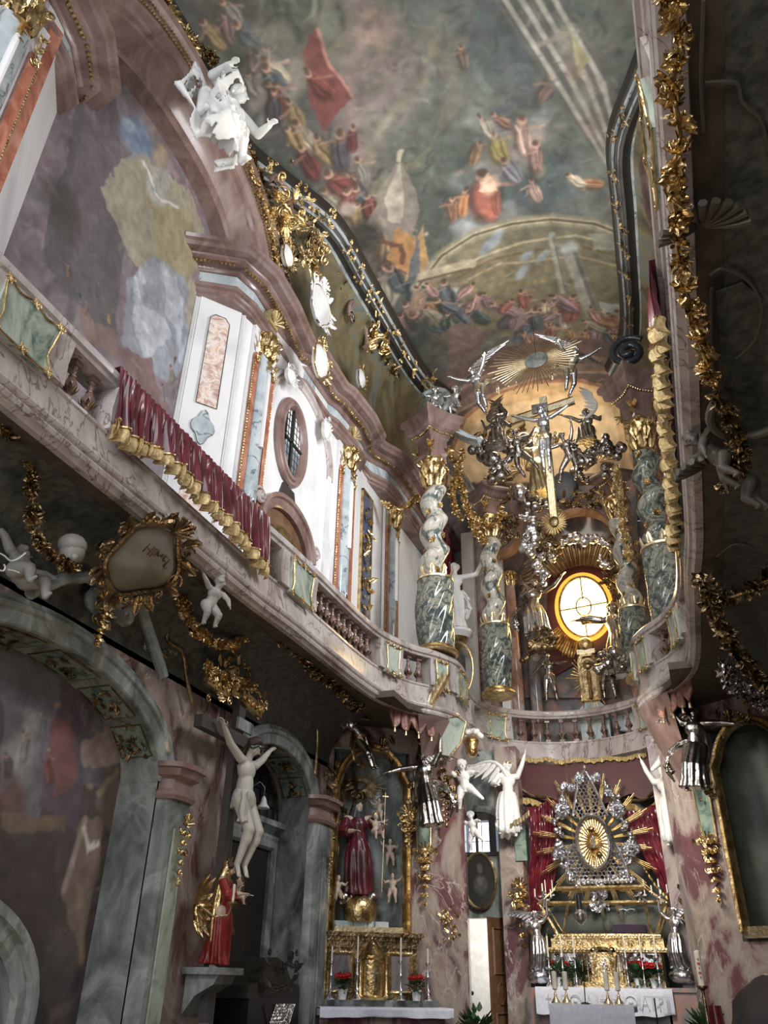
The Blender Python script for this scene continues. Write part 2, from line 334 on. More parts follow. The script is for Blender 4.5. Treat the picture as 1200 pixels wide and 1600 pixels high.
def garland_mesh(pts, R, seed=1, dens=1.0, leafk=5, out=(0, 0, -1)):
    r = random.Random(seed); mb = MB(); pts = [np.array(p, float) for p in pts]; seg = []
    for a, b in zip(pts[:-1], pts[1:]):
        n = max(2, int(np.linalg.norm(b-a)/(R*.42/dens)))
        for i in range(n): seg.append(a+(b-a)*i/n)
    mb.tube(seg[::2] if len(seg) > 8 else seg, R*.16, 6)
    for p in seg:
        for k in range(leafk):
            d = nrm([r.gauss(0, 1), r.gauss(0, 1), r.gauss(0, 1)])
            add_leaf(mb, p+d*R*.15, d, np.cross(d, [.3, .2, .9])+.01, R*r.uniform(.45, .95), R*r.uniform(.4, .7), r.uniform(.4, 1.8), 4, .1)
    return mb, seg
rose_src = {}
def garland(name, label, pts, R, mat, seed=1, group=None, nrose=None, dens=1.0, leafk=5, loc=None, rsc=1.0):
    pts = [np.array(p, float) for p in pts]; loc = pts[0] if loc is None else loc
    t = thing(name, label, 'garland', tuple(loc), 0, group); mb, seg = garland_mesh(pts, R, seed, dens, leafk); mb.build('leaf_chain', mat, t)
    r = random.Random(seed); nrose = nrose if nrose is not None else max(2, int(len(seg)/2.2)); key = (mat.name, round(R, 3))
    if key not in rose_src: b = MB(); add_rose(b, (0, 0, 0), (0, 0, 1), R*.85); me = None; rose_src[key] = b
    src = None
    for k in range(nrose):
        p = seg[int((k+.5)*len(seg)/nrose)]; d = nrm([r.gauss(0, 1)+.3, r.gauss(0, 1)-.8, r.gauss(0, 1)-.2])
        if src is None:
            o = rose_src[key] if not isinstance(rose_src[key], MB) else None
            if o is None: b = rose_src[key]; src = b.build('flower', mat, None, fixn=True); src.parent = t; rose_src[key] = src.data
            else: src = bpy.data.objects.new('flower', rose_src[key]); COL.objects.link(src); src.parent = t
            o = src
        else: o = bpy.data.objects.new('flower', src.data); COL.objects.link(o); o.parent = t
        o.location = tuple(p+d*R*.35-np.array(loc)); o.rotation_euler = Vector(d).to_track_quat('Z', 'Y').to_euler(); s = r.uniform(.7, 1.25)*rsc; o.scale = (s, s, s)
    return t
# ------------------------------------------------------------ figures (carved and living), unit standing height 1, facing -y
def limb(mb, p, dirs, lens, rads, seg=10):
    p = np.array(p, float); out = [p]
    for d, L, (a, b) in zip(dirs, lens, rads): q = p+nrm(d)*L; mb.rod(p, q, a, b, seg); p = q; out.append(q)
    return out
def hand(mb, p, d, side, s=1.0, curl=.5):
    d = nrm(d); x, y, _ = frame_of(d); L = .05*s
    mb.ball(p+d*L*.5, (.016*s, .009*s, .026*s), 8, 6, np.stack([x, y, d], 1))
    for k in range(4):
        b = p+d*L*.85+x*(k-1.5)*.0095*s; f = .026*s*(.85, 1, .95, .75)[k]; m = b+nrm(d-y*curl*.3)*f; mb.rod(b, m, .0062*s, .0055*s, 6); mb.rod(m, m+nrm(d-y*curl)*f*.8, .0055*s, .0045*s, 6)
    b = p+d*L*.25+x*side*.013*s; m = b+nrm(d*.6+x*side*.8)*.022*s; mb.rod(b, m, .007*s, .006*s, 6); mb.rod(m, m+nrm(d+x*side*.2)*.018*s, .006*s, .005*s, 6)
def foot(mb, p, d, s=1.0, th=1.0):
    d = nrm(d); mb.rod(p-d*.012*s, p+d*.055*s+np.array([0, 0, -.008*s]), .019*s*th, .015*s*th, 8)
    x = nrm(np.cross(d, (0, 0, 1)) if abs(d[2]) < .95 else (1, 0, 0))
    for k in range(5): q = p+d*.062*s+x*(k-2)*.0085*s+np.array([0, 0, -.008*s]); mb.rod(q, q+d*(.020-.002*abs(k-1))*s, .0065*s, .0055*s, 6)
DEF = dict(lean=(0, -.0, 1), aL=[(-.5, 0, -1), (-.1, -.5, -.8)], aR=[(.5, 0, -1), (.1, -.5, -.8)], lL=[(-.08, 0, -1), (-.02, .05, -1)], lR=[(.08, 0, -1), (.02, .05, -1)],
           look=(0, -1, 0), fd=(0, -1, -.15), putto=False, fat=1.0, hip=(0, 0, 0))
# x<0 is the figure's right hand side of the picture; 'L' marks the -x limb
def body(pose, vox=.0085):
    q = dict(DEF); q.update(pose); mb = MB(); B = q['putto']; f = q['fat']*(1.42 if B else 1.22)
    hip = np.array(q['hip'], float)+(0, 0, .52 if not B else .42); up = nrm(q['lean']); side = nrm(np.cross(up, (0, 1, 0))) if 'side' not in q else nrm(q['side'])
    side = nrm(side-up*(side@up)); side = side if side[0] > 0 or abs(side[0]) < .1 else -side; fr = np.cross(side, up)*-1; fr = fr if 'flip' not in q else -fr
    tl = .30 if not B else .27; ch = hip+up*tl*.68; nk = hip+up*tl
    mb.ball(hip+up*.01, (.085*f, .06*f, .065*f), 12, 8, np.stack([side, np.cross(up, side), up], 1))
    mb.rod(hip, hip+up*tl*.4, .068*f, .060*f, 12); mb.ball(hip+up*tl*.33, (.066*f, .054*f*(1.15 if B else 1), .06), 12, 8, np.stack([side, np.cross(up, side), up], 1))
    mb.ball(ch, (.088*f, .060*f, .078*f), 12, 8, np.stack([side, np.cross(up, side), up], 1))
    for s in (-1, 1):
        mb.ball(ch+side*s*.040*f+fr*.035*f+up*.02, (.036*f, .02, .028), 8, 6); mb.rod(nk-up*.035, nk+side*s*.095*f-up*.03, .03, .034*f, 8)
        for k in range(3): mb.ball(hip+side*s*.018+fr*.052*f+up*(.05+.033*k), (.016, .010, .014), 6, 5)
    hs = 1.55 if B else 1.1; lk = nrm(q['look']); hu = nrm(up+np.array([0, 0, .5])); hx = nrm(np.cross(lk, hu)); hu = np.cross(hx, lk)
    hc = nk+up*.035+hu*.058*hs; mb.rod(nk-up*.02, hc-hu*.02, .030*f, .028*hs, 10); R = np.stack([hx, lk, hu], 1)
    mb.ball(hc+hu*.01*hs-lk*.006, (.048*hs, .054*hs, .056*hs), 12, 9, R); mb.ball(hc-hu*.025*hs+lk*.014*hs, (.034*hs, .036*hs, .042*hs), 10, 8, R)
    mb.rod(hc+hu*.012*hs+lk*.049*hs, hc-hu*.012*hs+lk*.064*hs, .006*hs, .009*hs, 7); mb.ball(hc-hu*.055*hs+lk*.034*hs, .012*hs, 7, 5)
    mb.rod(hc-hu*.031*hs+lk*.047*hs-hx*.011*hs, hc-hu*.031*hs+lk*.047*hs+hx*.011*hs, .007*hs, .007*hs, 6)
    for s in (-1, 1):
        mb.rod(hc+hu*.018*hs+lk*.047*hs+hx*s*.007*hs, hc+hu*.017*hs+lk*.040*hs+hx*s*.030*hs, .0065*hs, .005*hs, 6); mb.ball(hc+hu*.002*hs+lk*.041*hs+hx*s*.019*hs, .008*hs, 6, 5)
        mb.ball(hc+hx*s*.048*hs-hu*.004*hs, (.006*hs, .012*hs, .017*hs), 6, 5, R)
        mb.ball(hc-hu*.02*hs+lk*.034*hs+hx*s*.022*hs, .014*hs*(1.25 if B else 1), 7, 5)
    k = .72 if B else 1; J = {'head': hc, 'R': R, 'hs': hs, 'hip': hip, 'up': up, 'neck': nk, 'side': side, 'fr': fr}
    for s, key in ((-1, 'aL'), (1, 'aR')):
        sh = nk+side*s*.108*f-up*.03; mb.ball(sh, .036*f, 8, 6); a = q[key]
        p = limb(mb, sh, a[:2], (.165*k, .145*k), ((.035*f, .028*f), (.029*f, .019*f))); J[key] = p
        hand(mb, p[-1], a[2] if len(a) > 2 else a[1], -s, 1.25 if not B else 1.0, q.get('curl', .5))
    for s, key in ((-1, 'lL'), (1, 'lR')):
        a = q[key]; h = hip+side*s*.048*f-up*.02; p = limb(mb, h, a[:2], (.25*k, .245*k), ((.062*f, .040*f), (.040*f, .022*f))); J[key] = p
        mid = p[1]+(p[2]-p[1])*.28-fr*.012; mb.ball(mid, (.034*f, .034*f, .06*k), 8, 6, np.stack(frame_of(p[2]-p[1]), 1)); mb.ball(p[1]+nrm(q['fd'])*.008, .036*f, 8, 6)
        foot(mb, p[2], a[2] if len(a) > 2 else q['fd'], 1.05 if not B else .85, f)
    return bake(mb, vox, 3), J
def curls(J, n=26, seed=1, long=False, cap=1.0):
    r = random.Random(seed); mb = MB(); R = J['R']; hs = J['hs']; c = J['head']
    for k in range(n):
        th = r.uniform(0, 2*pi); z = r.uniform(-.25, 1); x = math.sqrt(max(0, 1-z*z)); d = R@np.array([x*math.cos(th), x*math.sin(th), z])
        if d@R[:, 1] > .55 and z < .75: continue
        mb.ball(c+R[:, 2]*.012*hs+d*.050*hs, .019*hs*r.uniform(.8, 1.2), 6, 5)
    mb.ball(c+R[:, 2]*.018*hs-R[:, 1]*.012*hs, (.052*hs*cap, .055*hs, .056*hs), 10, 8, R)
    if long:
        for s in (-1, 0, 1):
            for k in range(5): mb.ball(c-R[:, 1]*.03-R[:, 2]*(.0+.03*k)+R[:, 0]*s*.035, .024, 6, 5)
    return bake(mb, .011*hs, 1)
def drape(path, rx, ry=None, nf=9, amp=.16, seed=1, seg=48, twist=.6, side=None):
    # folded cloth round a path: radius rx/ry per point
    r = random.Random(seed); mb = MB(); path = np.asarray(path, float); n = len(path); T = np.gradient(path, axis=0); ry = ry if ry is not None else rx
    ph = [r.uniform(0, 6) for _ in range(4)]; G = []; x = nrm(side) if side is not None else frame_of(T[0])[0]; m = 12
    ts = np.linspace(0, n-1, m*(n-1)//2+1)
    for t in ts:
        i = min(int(t), n-2); u = t-i; p = path[i]*(1-u)+path[i+1]*u; d = nrm(T[i]*(1-u)+T[i+1]*u); xx = nrm(x-d*(x@d)); yy = np.cross(d, xx)
        a = np.arange(seg)*2*pi/seg; w = t/(n-1); A = rx[i]*(1-u)+rx[i+1]*u; Bq = ry[i]*(1-u)+ry[i+1]*u
        fo = 1+amp*(.35+.8*w)*(np.abs(np.sin(a*nf/2+ph[0]+twist*3*w))**.7*2-1.1+.5*np.sin(a*3+ph[1]+w*4))
        G.append(p+np.outer(np.cos(a)*fo*A, xx)+np.outer(np.sin(a)*fo*Bq, yy))
    mb.grid(np.array(G), wrap_v=True); k = 0; mb.f.append(tuple(range(seg))); mb.f.append(tuple(range(mb.n-seg, mb.n))[::-1]); return mb
def ribbon(pts, w, th, side, fold=.3, seed=1):      # thick fluttering cloth strip
    r = random.Random(seed); pts = np.asarray(pts, float); n = len(pts); mb = MB(); side = nrm(side); G = []; T = np.gradient(pts, axis=0)
    w = np.broadcast_to(w, (n,)); m = 9
    for i in range(n):
        nn = nrm(np.cross(T[i], side)); row = []; 
        for j in range(m): u = j/(m-1)-.5; row.append(pts[i]+side*u*w[i]+nn*(math.sin(u*9+i*.8+seed)*fold*w[i]*.35+th))
        for j in range(m-1, -1, -1): u = j/(m-1)-.5; row.append(pts[i]+side*u*w[i]+nn*(math.sin(u*9+i*.8+seed)*fold*w[i]*.35-th))
        G.append(row)
    mb.grid(np.array(G), wrap_v=True); mb.f.append(tuple(range(2*m))); mb.f.append(tuple(range(mb.n-2*m, mb.n))[::-1]); return mb
def wing_mb(root, d, up, L, seed=1):         # d: along the wing's leading edge, up: away from the feathers
    mb = MB(); d = nrm(d); up = nrm(up-d*(np.dot(up, d))) if True else up; n = np.cross(d, up); p0 = np.array(root, float)
    lead = [p0+d*L*t+up*L*.28*math.sin(pi*min(1, t*1.1))*(1-t*.3) for t in np.linspace(0, 1, 9)]
    mb.tube(lead, [L*.055*(1-.75*t) for t in np.linspace(0, 1, 9)], 8)
    for row, (k0, ln, wd) in enumerate(((0, .22, .10), (0, .40, .11), (1, .62, .12))):
        for k in range(k0, 9):
            t = k/8; a = -1.25+1.15*t; fd = nrm(-up*math.cos(a*.8+.2)+d*(math.sin(a+1.35)*.9)); add_leaf(mb, lead[k]-up*L*.01+n*L*.012*row, fd, n, L*ln*(.6+.55*t), L*wd, .25, 5, .05)
    return mb
def figure(name, label, cat, pose, H, mats, hairseed=1, wings=None, longhair=False, clothes=(), vox=.0085, group=None, src=None, extra=None):
    # mats: dict body, hair, cloth, wing
    t = thing(name, label, cat, (0, 0, 0), 0, group); me, J = body(pose, vox); link_mesh(me, 'body', mats['body'], t)
    if not pose.get('bald'): link_mesh(curls(J, 30, hairseed, longhair), 'hair', mats.get('hair', mats['body']), t)
    for k, (nm, mb, mt) in enumerate(clothes): link_mesh(bake(mb(J) if callable(mb) else mb, .011, 2), nm, mt, t)
    for w in (wings or ()):
        r0 = J['neck']-J['up']*.05-J['fr']*.04; wing_mb(r0, w[0], w[1], w[2]).build('wing', mats.get('wing', mats['body']), t)
    if extra:
        for nm, mb, mt in extra(J): mb.build(nm, mt, t)
    t.scale = (H, H, H); return t
def skirt(mx=1.0, low=.02, seed=1, back=0):
    def f(J):
        hip = J['hip']; kn = (J['lL'][1]+J['lR'][1])/2; ft = (J['lL'][2]+J['lR'][2])/2; return drape([hip+J['up']*.05, hip*.7+kn*.3, kn, ft*.6+kn*.4, ft+(0, 0, low)], [.085*mx, .11*mx, .12*mx, .12*mx, .135*mx], [.07*mx, .10*mx, .10*mx, .11*mx, .12*mx], 11, .2, seed, side=J['side'])
    return f
def robe(mx=1.0, seed=2, low=.02):
    def f(J):
        mb = skirt(mx, low, seed)(J); hip = J['hip']; nk = J['neck']; mb.merge(drape([hip-J['up']*.02, hip+J['up']*.12, hip+J['up']*.22, nk-J['up']*.01], [.09*mx, .078*mx, .105, .07], [.075*mx, .066*mx, .078, .05], 8, .1, seed+1, side=J['side']))
        for k in ('aL', 'aR'): a = J[k]; mb.merge(drape([a[0], (a[0]+a[1])/2, a[1], a[1]*.35+a[2]*.65], [.048, .05, .055, .06], None, 7, .16, seed+3, 24))
        return mb
    return f
def loin(seed=3, tail=None):
    def f(J):
        hip = J['hip']; u = J['up']; mb = drape([hip+u*.055, hip+u*.0, hip-u*.055, hip-u*.085], [.085, .100, .105, .10], [.07, .085, .085, .08], 12, .13, seed, side=J['side'])
        if tail is not None: mb.merge(ribbon([hip+np.array(p) for p in tail], .09, .008, J['fr']+.2*J['side'], .5, seed))
        return mb
    return f
def sash(seed=4, s=1, k=1.0):                # cloth slung from one shoulder round the hips, fluttering behind
    def f(J):
        hip = J['hip']; u = J['up']; sd = J['side']*s; fr = J['fr']; mb = loin(seed)(J)
        pts = [hip-sd*.09, hip+fr*.09+u*.02, hip+sd*.08+u*.05+fr*.03, hip+sd*.14*k+u*.02-fr*.03, hip+sd*.22*k-fr*.08-u*.08, hip+sd*.26*k-fr*.1-u*.22, hip+sd*.20*k-fr*.05-u*.34]
        mb.merge(ribbon(pts, np.linspace(.09, .16, 7), .011, u*.8+fr*.3, .6, seed)); return mb
    return f
# ------------------------------------------------------------ large structure
def struct(name, mb, mat, **k): o = mb.build(name, mat, None, **k); o['kind'] = 'structure'; return o
def cat_rom(pts, n=6):
    P_ = np.array(pts, float); out = []
    for i in range(len(P_)-1):
        a = P_[max(i-1, 0)]; b = P_[i]; c = P_[i+1]; d = P_[min(i+2, len(P_)-1)]
        for k in range(n): t = k/n; out.append(.5*((2*b)+(c-a)*t+(2*a-5*b+4*c-d)*t*t+(3*b-3*c+d-a)*t**3))
    out.append(P_[-1]); return np.array(out)
def mx(path, c=CX):   # mirror a plan path and reverse it so travel keeps the nave on the right hand
    return [(2*c-p[0],)+tuple(p[1:]) for p in path][::-1]
struct('floor', MB().box((CX, 6, -.05), (9, 24, .1)), M['floor'])
ZR, ZB = 6.0, 5.03
GL = cat_rom([(-3.92, .4), (-3.92, 2), (-3.92, 3.6), (-3.91, 5.2), (-3.90, 6.6), (-3.86, 7.4), (-3.84, 8.4), (-3.82, 9.4), (-3.75, 10.1), (-3.54, 10.7), (-3.24, 11.15), (-3.07, 11.6), (-3.10, 12.2), (-3.26, 13.0), (-3.22, 13.8), (-2.84, 14.35), (-2.29, 14.68), (CX, 14.78)], 6)
GR = np.array(mx(GL)); GP = np.vstack([GL, GR[1:]])
class Path:
    def __init__(s, p): s.p = np.asarray(p, float); s.s = np.concatenate([[0], np.cumsum(np.linalg.norm(np.diff(s.p, axis=0), axis=1))])
    def at(s, q): return np.array([np.interp(q, s.s, s.p[:, 0]), np.interp(q, s.s, s.p[:, 1])])
    def nrm(s, q): d = nrm(s.at(q+.03)-s.at(q-.03)); return np.array([d[1], -d[0]])
    def sub(s, a, b, st=.06): n = max(2, int(abs(b-a)/st)+1); return [tuple(s.at(t)) for t in np.linspace(a, b, n)]
    def pt(s, q, d, z): p = s.at(q)+s.nrm(q)*d; return np.array([p[0], p[1], z])
G = Path(GP); GHALF = G.s[len(GL)-1]
def sy(y): i = np.searchsorted(GL[:80, 1], y); return float(np.interp(y, GL[:, 1][:84], G.s[:84]))
# --- side walls, lower storey: face at x=-4.9, with two arched recesses
def arch_z(y, arches):
    for (c, a, z0, b) in arches:
        if abs(y-c) < a: return z0+b*math.sqrt(max(0, 1-((y-c)/a)**2))
    return 0
AR = [(5.12, 1.72, 3.28, .80), (9.40, 1.02, 3.62, .62)]
def arched_wall(x, y0, y1, ztop, depth, arches, sg=1):
    ys = [y0, y1]
    for (c, a, z0, b) in arches: ys += list(c+a*np.cos(np.linspace(0, pi, 41)))+[c-a-1e-4, c+a+1e-4]
    ys = sorted(y for y in ys if y0 <= y <= y1); mb = MB(); lo = [arch_z(y, arches) for y in ys]
    mb.grid([[(x, y, z), (x, y, ztop)] for y, z in zip(ys, lo)]); mb.grid([[(x-depth*sg, y, z), (x, y, z)] for y, z in zip(ys, lo)])
    mb.grid([[(x-depth*sg, y, z), (x-depth*sg, y, ztop)] for y, z in zip(ys, lo)]); mb.grid([[(x, y, ztop), (x-depth*sg, y, ztop)] for y in ys]); return mb
struct('wall_left', arched_wall(-4.9, -3, 10.95, 5.05, .5, AR), M['pink'], smooth=False)
struct('wall_right', arched_wall(2*CX+4.9, -3, 10.95, 5.05, .5, AR, -1), M['pink'], smooth=False)
struct('wall_left', MB().box((-5.75, 4, 2.5), (.3, 14.5, 5.1)), M['dark'], smooth=False)
struct('wall_right', MB().box((2*CX+5.75, 4, 2.5), (.3, 14.5, 5.1)), M['dark'], smooth=False)
# choir lower walls (plan path, nave on the right hand)
DA, DB = np.array([-4.95, 10.9]), np.array([-3.55, 11.8]); DU = nrm(DB-DA); DN = np.array([DU[1], -DU[0]])
def D(s, z, o=0): p = DA+DU*s+DN*o; return np.array([p[0], p[1], z])
CA = -1.55                                    # middle of the high altar
wl = MB()
for s0, s1, z0, z1 in ((-.05, .13, 0, 5.05), (1.28, 1.70, 0, 5.05), (.13, 1.28, 0, 2.2), (.13, 1.28, 4.62, 5.05)):
    wl.poly([D(s0, z0), D(s1, z0), D(s1, z1), D(s0, z1)], (*(-DN*.35), 0))
wl.sweep([(0, 0), (0, 5.05), (-.3, 5.05), (-.3, 0)], [(-3.55, 11.8), (-3.33, 11.98), (-3.22, 12.2), (-3.3, 12.6), (-3.75, 13.3)])
struct('wall_left', wl, M['pink'], smooth=False)
wr = MB(); wr.merge(wl); V = np.vstack(wr.v); V[:, 0] = 2*CX-V[:, 0]; wr.v = [V]
struct('wall_right', wr, M['pink'], smooth=False)
# choir back wall with a doorway (left) and the altar niche
bw = MB()
for x0, x1, z0, z1 in ((-4.3, -3.72, 0, 5.05), (-3.0, -2.92, 0, 5.05), (-3.72, -3.0, 4.02, 5.05), (-3.72, -3.0, 2.50, 3.42)): bw.box(((x0+x1)/2, 13.62, (z0+z1)/2), (x1-x0, .2, z1-z0))
struct('wall_back', bw, M['greymarble'], smooth=False)
struct('wall_back', MB().box((-3.7, 17.2, 1.6), (3.4, .1, 3.4)), M['shade'], smooth=False)
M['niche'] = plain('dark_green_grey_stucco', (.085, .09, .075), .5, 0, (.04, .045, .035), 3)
bk = MB().box((-2.78, 13.5, 2.52), (.36, .36, 5.05)).box((-.3, 13.5, 2.52), (.42, .36, 5.05)).box((.35, 13.3, 2.52), (1.0, .2, 5.05))
struct('wall_back', bk, M['pink'], smooth=False)
struct('wall_back', MB().box((CA, 14.75, 2.52), (3.2, .2, 5.05)), M['niche'], smooth=False)
# --- gallery floor slabs and coves
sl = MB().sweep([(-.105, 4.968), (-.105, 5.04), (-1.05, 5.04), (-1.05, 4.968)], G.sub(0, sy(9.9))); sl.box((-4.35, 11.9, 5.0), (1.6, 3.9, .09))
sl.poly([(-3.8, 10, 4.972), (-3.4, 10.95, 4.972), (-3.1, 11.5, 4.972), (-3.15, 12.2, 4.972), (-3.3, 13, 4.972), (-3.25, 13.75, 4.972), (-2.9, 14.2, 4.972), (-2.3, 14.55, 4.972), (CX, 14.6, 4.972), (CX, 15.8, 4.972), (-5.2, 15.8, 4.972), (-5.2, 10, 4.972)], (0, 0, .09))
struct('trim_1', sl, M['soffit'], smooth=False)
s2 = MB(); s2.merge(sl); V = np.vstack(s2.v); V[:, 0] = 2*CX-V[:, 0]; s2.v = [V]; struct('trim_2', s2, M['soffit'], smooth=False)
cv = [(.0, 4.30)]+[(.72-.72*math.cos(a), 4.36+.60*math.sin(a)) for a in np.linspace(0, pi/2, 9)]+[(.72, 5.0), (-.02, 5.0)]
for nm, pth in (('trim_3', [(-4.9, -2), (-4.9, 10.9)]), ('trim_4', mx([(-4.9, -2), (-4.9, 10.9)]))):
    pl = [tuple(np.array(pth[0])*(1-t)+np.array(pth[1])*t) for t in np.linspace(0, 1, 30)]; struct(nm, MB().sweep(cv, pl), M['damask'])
# --- upper walls (white), recess with the fresco at x=-5.12
UP = [(-4.7, -3), (-4.7, 2.85), (-4.74, 3.05), (-5.12, 3.55)]; UQ = [(-5.12, 6.32), (-4.70, 6.85), (-4.65, 7.1), (-4.62, 10.0), (-4.58, 13.0), (-4.5, 15.9)]
for k, (pa, nm) in enumerate(((UP, 'wall_left'), (UQ, 'wall_left'), (mx(UP), 'wall_right'), (mx(UQ), 'wall_right'))):
    struct(nm, MB().sweep([(0, 5.0), (0, 10.0), (-.35, 10.0), (-.35, 5.0)], pa), M['white'], smooth=False)
struct('wall_right', MB().box((2*CX+5.2, 5, 8.2), (.1, 3.6, 6.4)), M['white'], smooth=False)
# --- entablature of the upper storey
E1 = [(-4.72, -3), (-4.72, 2.75), (-4.82, 3.2), (-5.02, 3.55), (-5.35, 3.62)]
E2 = [(-5.32, 6.22), (-4.98, 6.42), (-4.72, 6.58), (-4.63, 6.9), (-4.65, 7.5), (-4.74, 8.2), (-4.78, 8.45), (-4.66, 8.62), (-4.66, 9.5), (-4.58, 9.72), (-4.52, 10.4), (-4.56, 10.9), (-4.66, 11.05), (-4.62, 11.35), (-4.42, 11.75), (-4.36, 12.2), (-4.36, 15.6)]
ARCHI = [(-.3, 9.48), (.02, 9.48), (.02, 9.53), (.05, 9.55), (.05, 9.61), (.09, 9.63), (.10, 9.68), (-.3, 9.68)]
FRI = [(-.3, 9.68), (.03, 9.68), (.03, 9.92), (-.3, 9.92)]
CORN = [(-.3, 9.92), (.05, 9.92), (.08, 9.95), (.09, 9.98), (.20, 10.0), (.24, 10.03), (.25, 10.06), (.36, 10.07), (.38, 10.13), (.42, 10.15), (.44, 10.20), (.40, 10.24), (-.3, 10.26)]
n = 5
for pth in (E1, E2, mx(E1), mx(E2)):
    a = MB().sweep(ARCHI, pth); a.sweep(CORN, pth); struct('trim_%d' % n, a, M['rosydark'], ang=30); struct('trim_%d' % (n+1), MB().sweep(FRI, pth), M['bluegrey'], smooth=False)
    b = MB(); pp = Path([p[:2] for p in pth])
    for q in np.arange(.06, pp.s[-1]-.02, .055): b.ball(pp.pt(q, .19, 9.985), (.026, .026, .03), 6, 4)
    struct('trim_%d' % (n+2), b, M['gold']); n += 3
# --- ceiling vault with its fresco
def ceil_z(x, y):
    t = np.clip((y-12.2)/3.75, 0, 1); return 12.72+.55*(1-((x-CX)/3.4)**2)-3.3*(1-np.sqrt(1-t*t*.985))
def PC(u, v):
    d = ray(u, v); lo, hi = 2., 24.
    for _ in range(40):
        m = (lo+hi)/2; p = CAM+d*m
        if p[2] > ceil_z(p[0], p[1]): hi = m
        else: lo = m
    return CAM+d*lo
def fresco(name, G3, img):
    H, W = G3.shape[:2]; me = bpy.data.meshes.new(name); me.vertices.add(H*W); me.vertices.foreach_set('co', G3.reshape(-1).astype(np.float32))
    idx = np.arange(H*W).reshape(H, W); q = np.stack([idx[:-1, :-1], idx[1:, :-1], idx[1:, 1:], idx[:-1, 1:]], -1).reshape(-1, 4)
    me.loops.add(q.size); me.loops.foreach_set('vertex_index', q.reshape(-1).astype(np.int32)); me.polygons.add(len(q))
    me.polygons.foreach_set('loop_start', (np.arange(len(q))*4).astype(np.int32)); me.polygons.foreach_set('loop_total', np.full(len(q), 4, np.int32)); me.update()
    ca = me.color_attributes.new('paint', 'FLOAT_COLOR', 'POINT'); c = np.ones((H*W, 4), np.float32); c[:, :3] = np.clip(img.reshape(-1, 3), 0, 1)**2.2
    ca.data.foreach_set('color', c.reshape(-1)); me.validate(); me.shade_smooth(); me.materials.append(fresco_mat(name+'_paint')); o = bpy.data.objects.new(name, me); COL.objects.link(o); return o
def vnoise(H, W, sc, seed, oct=4):
    r = np.random.RandomState(seed); out = np.zeros((H, W)); amp = 1; tot = 0
    for o in range(oct):
        gh, gw = int(H/sc)+3, int(W/sc)+3; g = r.rand(gh, gw); yy = np.arange(H)/sc; xx = np.arange(W)/sc; y0 = yy.astype(int); x0 = xx.astype(int); fy = yy-y0; fx = xx-x0
        fy = fy*fy*(3-2*fy); fx = fx*fx*(3-2*fx); a = g[y0][:, x0]; b = g[y0][:, x0+1]; c = g[y0+1][:, x0]; d = g[y0+1][:, x0+1]
        out += amp*((a*(1-fx)+b*fx)*(1-fy)[:, None]+(c*(1-fx)+d*fx)*fy[:, None]); tot += amp; amp *= .55; sc = max(1.5, sc/2)
    return out/tot
